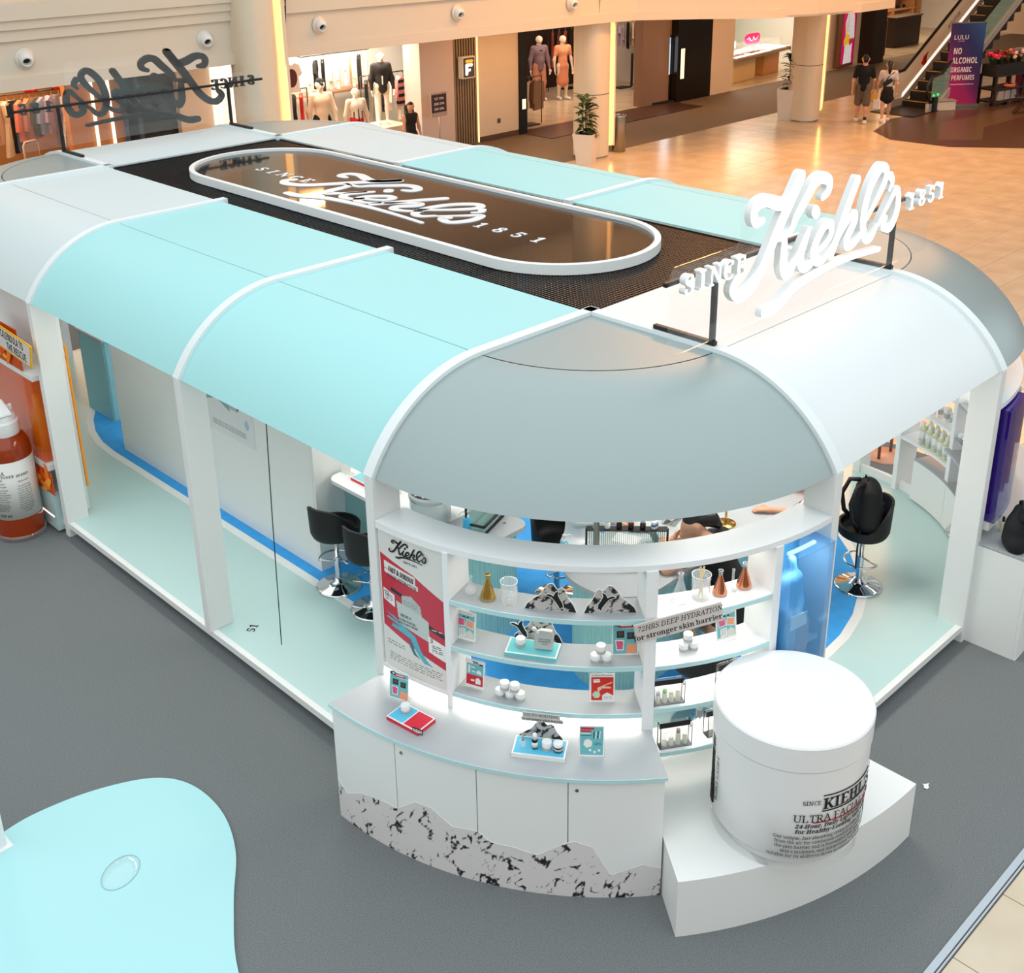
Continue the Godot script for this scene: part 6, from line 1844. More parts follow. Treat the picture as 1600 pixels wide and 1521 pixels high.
func mall_objects():
	# air nozzles on the fascia
	for i in 5:
		var at: Vector3 = [Vector3(1.74, 3.42, -13.35), Vector3(4.95, 3.42, -13.35), Vector3(7.35, 3.47, -13.30), Vector3(10.6, 3.46, -13.05), Vector3(13.75, 3.44, -12.81)][i]
		var t := thing("air_nozzle", "round white air nozzle with dark mouth on the fascia, %s from the left" % ["first", "second", "third", "fourth", "fifth"][i], "air nozzle", at, [0.0, 0.0, 0.05, 0.08, 0.08][i], "air nozzles on the fascia")
		part(t, "flange", lathe([[0.10, 0.03], [0.165, 0.012], [0.17, 0.0], [0.10, -0.01]], 32, Transform3D(Basis(Vector3.RIGHT, PI / 2), Vector3.ZERO)), tint(Color(0.83, 0.80, 0.74), 0.4))
		var aim := Transform3D(Basis(Vector3.UP, -0.25) * Basis(Vector3.RIGHT, PI / 2 + 0.35), Vector3(0, 0, 0.02))
		part(t, "jet_tube", lathe([[0.115, -0.06], [0.115, 0.03], [0.09, 0.11], [0.07, 0.13], [0.06, 0.12], [0.055, 0.02]], 28, aim), tint(Color(0.88, 0.87, 0.84), 0.35))
		part(t, "mouth", lathe([[0, 0.035], [0.058, 0.035]], 20, aim), tint(Color(0.05, 0.04, 0.035), 0.6))
	plant("leafy plant in tapered white planter beside the middle lit column", Vector3(14.18, G, -12.72), 0.70, 0.50, 0.34, 0.85, 62, 2)
	plant("leafy plant in white square planter beside the farther lit column", Vector3(22.02, G, -12.35), 0.82, 0.62, 0.50, 1.05, 60, 5)
	var t := thing("waste_bin", "brushed steel cylindrical waste bin right of the middle column", "bin", Vector3(15.72, G, -13.05))
	part(t, "bin_body", lathe([[0, 0.0], [0.165, 0.0], [0.165, 0.84], [0.16, 0.86], [0.12, 0.86], [0.12, 0.86], [0.11, 0.78]], 32), M.steel)
	part(t, "rim", tube(ring_points(0.163, 0.86, 28), 0.008, 6), M.chrome)
	# standing screen
	t = thing("display_screen", "black standing advertising screen showing a blue shirt, before the dark shop", "screen", Vector3(21.85, G, -16.72), -0.25)
	part(t, "cabinet", box(Vector3(0, 0.99, 0), Vector3(0.78, 1.86, 0.09), 0.012), M["black plastic"])
	part(t, "foot", box(Vector3(0, 0.03, 0), Vector3(0.86, 0.06, 0.46), 0.01), M["black plastic"])
	var im := picture(60, 96, Color(0.86, 0.93, 0.98))
	block(im, 0, 0, 1, 0.18, Color(0.70, 0.80, 0.88))
	paint(im, [0.32, 0.36, 0.42, 0.27, 0.5, 0.30, 0.58, 0.27, 0.70, 0.36, 0.74, 0.74, 0.66, 0.74, 0.64, 0.46, 0.64, 0.76, 0.36, 0.76, 0.36, 0.46, 0.34, 0.74, 0.26, 0.74], Color(0.62, 0.74, 0.90))
	paint(im, [0.45, 0.27, 0.55, 0.27, 0.5, 0.34], Color(0.25, 0.33, 0.5))
	var sm := print_mat("screen picture", im, 0.2)
	sm.emission_enabled = true
	sm.emission_texture = sm.albedo_texture
	sm.emission_operator = BaseMaterial3D.EMISSION_OP_MULTIPLY
	sm.emission = Color.WHITE
	sm.emission_energy_multiplier = 0.85
	sm.albedo_color = Color(0.2, 0.2, 0.2)
	part(t, "screen_face", prism(pv([-0.34, 0.79, 0.34, 0.79, 0.34, 1.85, -0.34, 1.85]), 0.004, Transform3D(Basis(), Vector3(0, 0, 0.045))), sm)
	area("screen_light", Vector3(21.82, 1.2, -16.6), Vector3(-0.25, 0, 0.97), Vector2(0.6, 1.0), Color(0.85, 0.93, 1.0), 0.5)
	for k in 2:
		t = thing("light_panel", ["small lit panel low on the black frame of the dark shop", "tall lit panel on the dark portal right of the standing screen"][k], "light panel", [Vector3(15.79, 0.62, -16.33), Vector3(22.42, 0.95, -16.34)][k])
		part(t, "panel_frame", box(Vector3.ZERO, [Vector3(0.15, 0.28, 0.02), Vector3(0.20, 0.90, 0.02)][k]), M.black)
		part(t, "lit_face", box(Vector3(0, 0, 0.01), [Vector3(0.13, 0.25, 0.01), Vector3(0.17, 0.86, 0.01)][k]), glowing(Color(1.0, 0.92, 0.75), 1.2))
	# slatted pier with sign
	t = thing("slatted_pier", "bronze vertical slat pier with lit edges between shop and cream wall", "pier")
	for i in 9: part(t, "slat", box(Vector3(13.44 + i * 0.085, 1.42, -16.36), Vector3(0.045, 3.1, 0.05)), tint(Color(0.62, 0.53, 0.42), 0.35, 0.3))
	for x in [13.37, 14.19]: part(t, "light_strip", box(Vector3(x, 1.42, -16.345), Vector3(0.03, 3.1, 0.03)), glowing(Color(1.0, 0.85, 0.62), 1.3))
	t = thing("shop_sign", "small white framed shop sign with yellow bar and white letter on the slat pier", "sign", Vector3(13.72, 1.78, -16.22), 0.0)
	part(t, "sign_box", box(Vector3.ZERO, Vector3(0.42, 0.52, 0.16), 0.01), tint(Color(0.90, 0.90, 0.88), 0.4))
	part(t, "panel", box(Vector3(0, 0, 0.082), Vector3(0.36, 0.46, 0.006)), tint(Color(0.30, 0.29, 0.29), 0.4))
	part(t, "yellow_bar", prism(rounded(0.24, 0.07, 0.03, Vector2(0.01, 0.15)), 0.006, Transform3D(Basis(), Vector3(0, 0, 0.085))), glowing(Color(0.95, 0.66, 0.12), 0.8))
	part(t, "letter", prism(pv([-0.12, -0.17, -0.12, 0.07, -0.09, 0.095, 0.10, 0.095, 0.13, 0.06, 0.10, 0.02, -0.03, 0.02, -0.03, -0.03, 0.05, -0.03, 0.05, -0.09, -0.03, -0.09, -0.03, -0.15, -0.07, -0.19]), 0.006, Transform3D(Basis(), Vector3(0, 0, 0.085))), glowing(Color(1.0, 0.98, 0.95), 1.0))
	t = thing("price_sign", "dark price board on a thin pole beside the white clothes shop", "sign", Vector3(12.5, G, -15.9), 0.0)
	part(t, "pole", tube([Vector3(0, 0.0, 0), Vector3(0, 1.0, 0)], 0.012, 8), M.steel)
	part(t, "foot", lathe([[0, 0], [0.14, 0], [0.14, 0.012], [0, 0.016]], 24), M.steel)
	part(t, "frame", box(Vector3(0, 1.22, 0), Vector3(0.50, 0.56, 0.02), 0.003), tint(Color(0.70, 0.62, 0.58), 0.4))
	part(t, "board", box(Vector3(0, 1.25, 0.011), Vector3(0.46, 0.42, 0.004)), tint(Color(0.22, 0.15, 0.18), 0.5))
	for k in 3: write(t, "lettering", ["1ST 15%", "2ND 20%", "3RD 30%"][k], 0.055, Vector3(0, 1.36 - k * 0.12, 0.0135), tint(Color(0.9, 0.85, 0.82)), {"serif": false, "bold": true})
	t = thing("wall_socket", "small square socket low on the cream wall", "socket", Vector3(14.95, 0.30, -16.395))
	part(t, "plate", box(Vector3.ZERO, Vector3(0.12, 0.12, 0.012), 0.003), tint(Color(0.45, 0.36, 0.28), 0.4))
	part(t, "switch", box(Vector3(0, 0, 0.008), Vector3(0.05, 0.05, 0.006)), tint(Color(0.25, 0.2, 0.16)))
	# pink advertising panel
	t = thing("lit_poster", "tall magenta lit poster of a figure in white with a yellow bag", "poster", Vector3(31.75, G, -16.45), 0.1)
	part(t, "poster_case", box(Vector3(0, 1.18, 0), Vector3(1.12, 2.3, 0.16), 0.01), tint(Color(0.45, 0.30, 0.20), 0.4))
	im = picture(64, 128, Color(0.78, 0.06, 0.36))
	paint(im, [0.35, 0.18, 0.62, 0.14, 0.86, 0.24, 0.96, 0.6, 0.82, 0.66, 0.84, 1.0, 0.2, 1.0, 0.26, 0.62, 0.18, 0.34], Color(0.86, 0.86, 0.88))
	paint(im, [0.48, 0.02, 0.62, 0.0, 0.70, 0.06, 0.66, 0.15, 0.52, 0.16], Color(0.80, 0.56, 0.46))
	paint(im, [0.70, 0.18, 0.78, 0.16, 0.84, 0.04, 0.90, 0.06, 0.86, 0.22], Color(0.80, 0.56, 0.46))
	paint(im, [0.30, 0.34, 0.38, 0.32, 0.36, 0.52, 0.60, 0.56, 0.62, 0.68, 0.18, 0.72, 0.14, 0.62, 0.28, 0.54], Color(0.90, 0.74, 0.20))
	paint(im, [0.55, 0.62, 0.86, 0.60, 0.88, 0.68, 0.60, 0.72], Color(0.70, 0.20, 0.30))
	paint(im, [0.44, 0.2, 0.5, 0.5, 0.46, 0.5, 0.40, 0.22], Color(0.70, 0.70, 0.74))
	var pm := print_mat("pink poster", im, 0.2)
	pm.emission_enabled = true
	pm.emission_texture = pm.albedo_texture
	pm.emission_operator = BaseMaterial3D.EMISSION_OP_MULTIPLY
	pm.emission = Color.WHITE
	pm.emission_energy_multiplier = 0.45
	part(t, "poster_face", prism(pv([-0.5, 0.14, 0.5, 0.14, 0.5, 2.25, -0.5, 2.25]), 0.004, Transform3D(Basis(), Vector3(0, 0, 0.08))), pm)
	# escalator
	escalator()
	# roll-up banner
	t = thing("roll_up_banner", "blue to magenta roll-up banner reading NO ALCOHOL ORGANIC PERFUMES", "banner", Vector3(26.68, G, -9.78), -0.66)
	part(t, "foot", box(Vector3(0, 0.05, 0), Vector3(1.08, 0.10, 0.2), 0.01), M.steel)
	var gr := Gradient.new()
	gr.set_color(0, Color(0.10, 0.28, 0.52))
	gr.set_color(1, Color(0.62, 0.04, 0.36))
	gr.add_point(0.3, Color(0.09, 0.12, 0.36))
	gr.add_point(0.55, Color(0.26, 0.08, 0.33))
	gr.add_point(0.75, Color(0.55, 0.05, 0.38))
	var gt := GradientTexture2D.new()
	gt.gradient = gr
	gt.width = 16
	gt.height = 128
	gt.fill_from = Vector2(0.9, 0)
	gt.fill_to = Vector2(0.3, 1)
	var bm := mat("banner print", Color.WHITE, 0.5)
	bm.albedo_texture = gt
	bm.texture_repeat = false
	part(t, "sheet", prism(pv([-0.5, 0.1, 0.5, 0.1, 0.5, 2.3, -0.5, 2.3]), 0.006), bm)
	part(t, "top_rail", box(Vector3(0, 2.31, 0.003), Vector3(1.02, 0.03, 0.03)), M.steel)
	part(t, "pole", tube([Vector3(0, 0.1, -0.06), Vector3(0, 2.3, -0.02)], 0.012, 6), M.steel)
	var pale := tint(Color(0.84, 0.82, 0.86), 0.5)
	for r in [["LULU", 0.11, -0.18, 1.92, false, 1.2], ["PERFUMES", 0.022, -0.17, 1.82, false, 1.3], ["NO", 0.165, -0.24, 1.55, true, 0.72], ["ALCOHOL", 0.165, 0.0, 1.29, true, 0.72], ["ORGANIC", 0.135, -0.08, 1.04, true, 0.72], ["PERFUMES", 0.135, 0.0, 0.82, true, 0.72], ["MADE WITH PREMIUM ESSENTIAL OILS", 0.028, 0.0, 0.64, true, 0.95]]:
		write(t, "lettering", r[0], r[1], Vector3(r[2], r[3], 0.0065), pale, {"serif": false, "bold": r[4], "squeeze": r[5]})
	flower_corner()
	jewellery()

func escalator():
	var t := thing("escalator", "upward escalator with white lettered balustrade behind the banner", "escalator", Vector3(25.55, G, -10.58))
	var sl := 0.577
	# steps rise along +x
	for i in 16:
		var x := 0.5 + i * 0.40
		var y := 0.02 + i * 0.40 * sl
		var s := part(t, "step", box(Vector3(x, y - 0.16 + 0.1, 0), Vector3(0.40, 0.42, 0.98)), tint(Color(0.05, 0.047, 0.045), 0.5))
		part(s, "step_edge", box(Vector3(x - 0.195, y + 0.145, 0), Vector3(0.035, 0.012, 0.96)), tint(Color(0.75, 0.60, 0.22), 0.5))
	part(t, "landing_plate", box(Vector3(-0.45, 0.012, 0), Vector3(1.5, 0.03, 1.3)), tint(Color(0.18, 0.14, 0.11), 0.35, 0.5))
	for z in [-0.56, 0.56]:
		var f: float = signf(z)
		var pan := pv([-0.1, 0.08, 0.35, 0.10, 6.9, 0.10 + 6.55 * sl, 6.9, 0.95 + 6.55 * sl, 0.35, 0.95, -0.1, 0.92])
		part(t, "balustrade", prism(pan, 0.04, Transform3D(Basis(), Vector3(0, 0, z - 0.02))), tint(Color(0.80, 0.77, 0.73), 0.35) if f < 0 else pane("green glass", Color(0.55, 0.72, 0.66), 0.45, 0.05))
		part(t, "skirt", prism(pv([-0.3, 0.0, 0.3, 0.0, 6.9, 6.6 * sl, 6.9, 6.6 * sl + 0.22, 0.3, 0.24, -0.3, 0.24]), 0.10, Transform3D(Basis(), Vector3(0, 0, z - 0.05))), tint(Color(0.80, 0.80, 0.80), 0.25, 0.6))
		part(t, "handrail", tube([Vector3(-0.15, 0.25, z), Vector3(-0.38, 0.45, z), Vector3(-0.42, 0.75, z), Vector3(-0.2, 0.97, z), Vector3(0.35, 1.0, z), Vector3(6.9, 1.0 + 6.55 * sl, z)], 0.042, 8), M["black plastic"])
	part(t, "skirt_light", prism(pv([0.3, 0.245, 6.9, 6.6 * sl + 0.225, 6.9, 6.6 * sl + 0.325, 0.3, 0.345]), 0.01, Transform3D(Basis(), Vector3(0, 0, -0.535))), glowing(Color(0.95, 0.98, 1.0), 0.7))
	var a := atan(sl)
	write(t, "lettering", "#03-07/08", 0.13, Vector3(3.0, 0.62 + 2.65 * sl, -0.538), M.ink, {"serif": false, "squeeze": 0.9, "rz": a})
	var red := tint(Color(0.72, 0.12, 0.10), 0.5)
	for k in 3:
		var x: float = [1.45, 4.5, 5.6][k]
		for q in 3:
			part(t, "red_emblem", prism(pv([-0.22, -0.05, -0.05, 0.12, 0.25, 0.16, 0.05, 0.05, -0.12, -0.14]), 0.002, Transform3D(Basis(Vector3.BACK, a + 0.5 * q - 0.3), Vector3(x + 0.07 * q, 0.55 + (x - 0.35) * sl - 0.05 * q, -0.539))), red)
	var b := thing("bollard", "black bollard with two green lights at the escalator foot", "bollard", Vector3(25.5, G, -9.95))
	part(b, "post", box(Vector3(0, 0.2, 0), Vector3(0.16, 0.42, 0.14), 0.02), M["black plastic"])
	for x in [-0.12, 0.12]: part(b, "green_light", blob([[Vector3(x, 0.46, 0.02), Vector3(x, 0.465, 0.02), 0.04, 0.04]], 0.014, 0.01), glowing(Color(0.25, 0.75, 0.45), 0.9))
	var c := thing("ground_plinth", "low white plinth between bollard and banner foot", "plinth", Vector3(25.95, G, -9.95), -0.66)
	part(c, "plinth_body", box(Vector3(0, 0.13, 0), Vector3(0.7, 0.26, 0.3), 0.01), tint(Color(0.75, 0.74, 0.70), 0.4))
	part(c, "cap", box(Vector3(0, 0.27, 0), Vector3(0.74, 0.02, 0.34), 0.004), tint(Color(0.55, 0.54, 0.52), 0.4))

func flower_corner():
	var t := thing("flower_stand", "dark wooden flower stand with open shelf right of the banner", "stand", Vector3(28.0, G, -9.22), -0.2)
	for x in [-0.62, 0.0, 0.62]:
		for z in [-0.25, 0.25]: part(t, "leg", box(Vector3(x, 0.42, z), Vector3(0.06, 0.84, 0.06)), M["dark wood"])
	for y in [0.12, 0.46, 0.84]: part(t, "shelf", box(Vector3(0, y, 0), Vector3(1.34, 0.05, 0.6)), M["dark wood"])
	part(t, "trough", box(Vector3(0, 1.0, 0), Vector3(1.30, 0.28, 0.5), 0.01), tint(Color(0.07, 0.055, 0.05), 0.6))
	for i in 3:
		single("white_carton", box(Vector3(0, 0.14, 0), Vector3(0.24, 0.26, 0.2), 0.006), tint(Color(0.62, 0.58, 0.55), 0.6), "pale carton on the lower shelf of the flower stand, %s from the left" % ["first", "second", "third"][i], "carton", "", Vector3(27.6 + i * 0.3, G + 0.145, -9.1 + 0.05 * i), -0.2)
	var g := RandomNumberGenerator.new()
	g.seed = 31
	var kinds := [["magenta", Color(0.80, 0.06, 0.30)], ["dark red and green", Color(0.50, 0.10, 0.08)], ["coral", Color(0.85, 0.35, 0.28)], ["pale pink", Color(0.90, 0.66, 0.68)], ["white", Color(0.85, 0.78, 0.80)]]
	var petal := leaf_mesh(0.07, 0.06)
	for i in 5:
		var at := Vector3(27.45 + i * 0.29, G + 1.14, -9.32 + 0.06 * i)
		var q := thing("bouquet", "%s flower bunch in the trough of the flower stand" % kinds[i][0], "flowers", at)
		part(q, "leaves", blob([[Vector3(0, 0, 0), Vector3(0, 0.14, 0), 0.05, 0.12]], 0.03, 0.03), M.leaf)
		for k in 15:
			var d := Vector3(g.randf_range(-1, 1), g.randf_range(0.1, 1.3), g.randf_range(-1, 1)).normalized()
			var c := d * Vector3(0.19, 0.20, 0.19) + Vector3(0, 0.12, 0)
			var st := start(true)
			for n in 7:
				var basis := Basis(Vector3.UP, n * 0.9 + k) * Basis(Vector3.RIGHT, -0.3 - 0.2 * (n % 3))
				st.append_from(petal, 0, Transform3D(basis, Vector3(0, 0.01 * (n % 3), 0)))
			var col: Color = kinds[i][1]
			part(q, "bloom", st.commit(), tint(col.lerp(Color(0.5, 0.45, 0.2) if i == 1 and k % 3 == 0 else Color.WHITE, 0.12 * (k % 3)), 0.6)).transform = Transform3D(Basis(Quaternion(Vector3.UP, d)), c)
	single("dried_wreath", tube(ring_points(0.16, 0.0, 18), 0.05, 6), tint(Color(0.70, 0.36, 0.28), 0.8), "coral wreath lying on the middle shelf of the flower stand", "wreath", "", Vector3(28.0, G + 0.54, -9.0))
	t = thing("sales_table", "table with magenta cloth and white top at the right edge", "table", Vector3(29.8, G, -8.9), -0.2)
	part(t, "cloth", box(Vector3(0, 0.42, 0), Vector3(1.3, 0.82, 0.7), 0.02), tint(Color(0.45, 0.03, 0.25), 0.8))
	part(t, "table_top", box(Vector3(0, 0.86, 0), Vector3(1.36, 0.05, 0.76), 0.01), tint(Color(0.80, 0.76, 0.72), 0.5))
	for i in 4:
		var v := thing("perfume_bottle", "round perfume bottle on the magenta-clothed table, %s from the left" % ["first", "second", "third", "fourth"][i], "bottle", Vector3(29.3 + 0.25 * i, G + 0.886, -8.85 + 0.05 * i), 0.0, "perfume bottles on the magenta table")
		part(v, "bottle_body", lathe([[0, 0], [0.05, 0], [0.07, 0.05], [0.05, 0.11], [0.02, 0.13]], 18), tint([Color(0.75, 0.70, 0.62), Color(0.55, 0.45, 0.4), Color(0.72, 0.72, 0.74), Color(0.65, 0.5, 0.3)][i], 0.2))
		part(v, "cap", lathe([[0.022, 0.125], [0.022, 0.18], [0.022, 0.18], [0, 0.18]], 12), M.steel)
	t = thing("folding_chair", "dark folding chair with thin crossed legs at the right edge", "chair", Vector3(26.75, G, -8.05), 0.5)
	part(t, "seat", box(Vector3(0, 0.46, 0), Vector3(0.42, 0.03, 0.40), 0.006), tint(Color(0.10, 0.09, 0.10), 0.5))
	for x in [-0.18, 0.18]:
		part(t, "leg", tube([Vector3(x, 0.0, 0.2), Vector3(x, 0.46, -0.14), Vector3(x, 0.84, -0.22)], 0.011, 6), M["black metal"])
		part(t, "leg", tube([Vector3(x * 0.85, 0.0, -0.2), Vector3(x * 0.85, 0.46, 0.16)], 0.011, 6), M["black metal"])
	part(t, "backrest", box(Vector3(0, 0.74, -0.2), Vector3(0.38, 0.16, 0.02), 0.006), tint(Color(0.10, 0.09, 0.10), 0.5))
	t = thing("tall_cabinet", "pale tall cabinet with dark knob behind the flower stand", "cabinet", Vector3(33.0, G, -9.6), -0.4)
	part(t, "cabinet_body", box(Vector3(0, 1.15, 0), Vector3(1.0, 2.3, 0.5), 0.01), tint(Color(0.62, 0.58, 0.54), 0.5))
	part(t, "door", box(Vector3(0, 1.15, 0.255), Vector3(0.94, 2.2, 0.02), 0.005), tint(Color(0.66, 0.62, 0.58), 0.5))
	part(t, "knob", blob([[Vector3(0.3, 2.05, 0.28), Vector3(0.3, 2.05, 0.29), 0.05, 0.05]], 0.02, 0.01), M.black)

func jewellery():
	var nth := ["first", "second", "third", "fourth", "fifth", "sixth"]
	for k in 2:
		var t := thing("jewellery_counter", ["cream jewellery counter with lit white top, nearest the concourse", "tan jewellery counter with lit white top behind the first one"][k], "counter", [Vector3(26.9, G, -17.6), Vector3(28.9, G, -17.9)][k], 0.12)
		part(t, "counter_base", box(Vector3(0, 0.36, 0), Vector3([1.5, 1.1][k], 0.72, 0.7), 0.02), tint([Color(0.86, 0.74, 0.52), Color(0.76, 0.52, 0.28)][k], 0.4))
		part(t, "display_top", box(Vector3([0.2, 0.1][k], 0.78, 0.06), Vector3([2.5, 1.6][k], 0.12, 1.1), 0.03), tint(Color(0.60, 0.50, 0.42), 0.4))
		part(t, "lit_bed", box(Vector3([0.2, 0.1][k], 0.845, 0.06), Vector3([2.4, 1.5][k], 0.012, 1.0)), glowing(Color(1.0, 0.96, 0.92), 0.9))
		part(t, "glass_case", box(Vector3([0.2, 0.1][k], 0.97, -0.1), Vector3([2.3, 1.4][k], 0.22, 0.6)), M["clear acrylic"])
	area("jewellery_light", Vector3(27.5, 0.95, -17.4), Vector3.UP, Vector2(2.5, 0.8), Color(1.0, 0.95, 0.88), 4.0)
	for i in 6:
		var c := thing("jewellery_tray", "small jewellery tray on the lit counter, %s from the left" % nth[i], "tray", Vector3(26.3 + 0.36 * i, G + 0.853, -17.25 - 0.04 * i), 0.12, "jewellery trays on the lit counter")
		part(c, "tray_base", box(Vector3(0, 0.015, 0), Vector3(0.28, 0.03, 0.2), 0.004), tint([Color(0.3, 0.25, 0.25), Color(0.5, 0.42, 0.4), Color(0.85, 0.8, 0.78)][i % 3], 0.5))
		part(c, "pad", box(Vector3(0, 0.032, 0), Vector3(0.24, 0.008, 0.16)), tint(Color(0.85, 0.78, 0.76), 0.7))
	var s := thing("magenta_plaque", "rounded magenta plaque with white flourish standing on the jewellery counter", "sign", Vector3(27.55, G + 0.86, -17.45), 0.0)
	part(s, "plaque", prism(rounded(0.85, 0.34, 0.16, Vector2(0, 0.42)), 0.03), tint(Color(0.78, 0.08, 0.40), 0.4))
	part(s, "stand", box(Vector3(0, 0.13, 0.0), Vector3(0.3, 0.26, 0.03)), M["clear acrylic"])
	part(s, "flourish", tube([Vector3(-0.32, 0.42, 0.034), Vector3(-0.22, 0.48, 0.034), Vector3(-0.14, 0.38, 0.034), Vector3(-0.04, 0.36, 0.034), Vector3(0.02, 0.50, 0.034), Vector3(0.1, 0.38, 0.034), Vector3(0.18, 0.40, 0.034), Vector3(0.30, 0.50, 0.034)], 0.018, 6), M.white)
	for i in 3:
		var p := thing("wall_picture", "framed picture on the green wall of the jewellery shop, %s from the left" % nth[i], "picture", Vector3(26.6 + 1.7 * i, 1.25, -21.45), 0.0)
		part(p, "frame", box(Vector3.ZERO, Vector3(0.8, 0.8, 0.04), 0.006), M.white)
		part(p, "print", box(Vector3(0, 0, 0.022), Vector3(0.7, 0.7, 0.006)), tint([Color(0.62, 0.75, 0.55), Color(0.72, 0.15, 0.35), Color(0.45, 0.62, 0.45)][i], 0.5))
	for i in 3:
		var v := thing("gift_box", "small box stacked on the jewellery counter top, %s from the left" % nth[i], "box", Vector3(26.15 + 0.35 * i, G + 1.085, -17.7), 0.2 * i)
		part(v, "box_body", box(Vector3(0, 0.07, 0), Vector3(0.2, 0.14, 0.16), 0.006), tint([Color(0.16, 0.14, 0.14), Color(0.70, 0.30, 0.28), Color(0.85, 0.80, 0.74)][i], 0.5))
		part(v, "lid", box(Vector3(0, 0.15, 0), Vector3(0.21, 0.03, 0.17), 0.004), tint([Color(0.3, 0.28, 0.28), Color(0.9, 0.86, 0.8), Color(0.7, 0.5, 0.45)][i], 0.5))

# ---------------------------------------------------------------- clothes shops
var garment_mesh := {}

# a garment on a hanger, hanging flat in its own x-y plane from y = 0 down
func garment(called: String, label: String, kind: String, at: Vector3, turn: float, m: Material, group := "", extra = null) -> Node3D:
	var t := thing(called, label, {"shirt": "shirt", "jacket": "jacket", "dress": "dress", "tee": "t-shirt", "trousers": "trousers"}[kind], at, turn, group)
	if not garment_mesh.has(kind):
		var p: Array = {"shirt": [-0.10, -0.02, -0.24, -0.09, -0.30, -0.50, -0.23, -0.52, -0.20, -0.24, -0.22, -0.72, 0.22, -0.72, 0.20, -0.24, 0.23, -0.52, 0.30, -0.50, 0.24, -0.09, 0.10, -0.02, 0.0, -0.06],
			"jacket": [-0.10, -0.02, -0.25, -0.09, -0.32, -0.60, -0.24, -0.62, -0.21, -0.26, -0.24, -0.80, 0.24, -0.80, 0.21, -0.26, 0.24, -0.62, 0.32, -0.60, 0.25, -0.09, 0.10, -0.02, 0.0, -0.14],
			"tee": [-0.10, -0.02, -0.25, -0.08, -0.33, -0.28, -0.24, -0.32, -0.21, -0.25, -0.22, -0.66, 0.22, -0.66, 0.21, -0.25, 0.24, -0.32, 0.33, -0.28, 0.25, -0.08, 0.10, -0.02, 0.0, -0.06],
			"dress": [-0.08, -0.02, -0.18, -0.08, -0.17, -0.26, -0.14, -0.42, -0.28, -1.05, 0.28, -1.05, 0.14, -0.42, 0.17, -0.26, 0.18, -0.08, 0.08, -0.02, 0.0, -0.10],
			"trousers": [-0.16, -0.02, -0.19, -0.4, -0.20, -1.0, -0.05, -1.0, 0.0, -0.34, 0.05, -1.0, 0.20, -1.0, 0.19, -0.4, 0.16, -0.02]}[kind]
		garment_mesh[kind] = prism(pv(p), 0.075, Transform3D(Basis(), Vector3(0, 0, -0.0375)))
		garment_mesh["hook"] = tube([Vector3(-0.2, -0.075, 0), Vector3(0, -0.005, 0), Vector3(0, 0.05, 0), Vector3(0.018, 0.075, 0), Vector3(0, 0.09, 0)], 0.006, 5)
	part(t, "garment_body", garment_mesh[kind], m)
	part(t, "hanger", garment_mesh["hook"], M.steel)
	if extra != null:
		for e in extra: part(t, e[0], e[1], e[2])
	return t

func rail(label: String, a: Vector3, b: Vector3, floor_y := -99.0):
	var t := thing("clothes_rail", label, "rail")
	part(t, "bar", tube([a, b], 0.014, 7), M["black metal"])
	for p in [a, b]:
		if floor_y > -50: part(t, "post", tube([Vector3(p.x, floor_y, p.z), p], 0.014, 7), M["black metal"])
		else: part(t, "bracket", tube([p, p + Vector3(0, 0, -0.4)], 0.012, 6), M["black metal"])
	if floor_y > -50: part(t, "foot", box(Vector3((a.x + b.x) / 2, floor_y + 0.015, a.z), Vector3(0.5, 0.03, 0.35), 0.004), M["black metal"])

func row_of_clothes(where: String, a: Vector3, b: Vector3, list: Array, turn: float):
	var nth := ["first", "second", "third", "fourth", "fifth", "sixth", "seventh", "eighth", "ninth", "tenth", "eleventh", "twelfth"]
	for i in list.size():
		var e: Array = list[i]
		var at := a.lerp(b, (i + 0.5) / list.size()) - Vector3(0, 0.09, 0)
		garment(e[1], "%s %s, %s from the left %s" % [e[0], e[1].replace("_", " "), nth[i], where], {"shirt": "shirt", "jacket": "jacket", "t_shirt": "tee", "dress": "dress", "trousers": "trousers", "sweater": "shirt", "coat": "jacket"}[e[1]], at, turn + rng.randf_range(-0.12, 0.12), tint(e[2], 0.85), "clothes " + where)

func mannequin(label: String, at: Vector3, turn: float, h: float, swing: float) -> Array:
	var t := thing("mannequin", label, "mannequin", at, turn)
	var j := joints(h, 0.03, swing, -swing * 0.5, 0.13)
	part(t, "body", body_mesh(j, h, true, 0.016), M.mannequin)
	return [t, j, h / 1.72]

func shop_light(pos: Vector3, size: Vector2, c: Color, e: float, label: String):
	ceiling_light("shop_light", label, pos, size, c, e, 1.6)

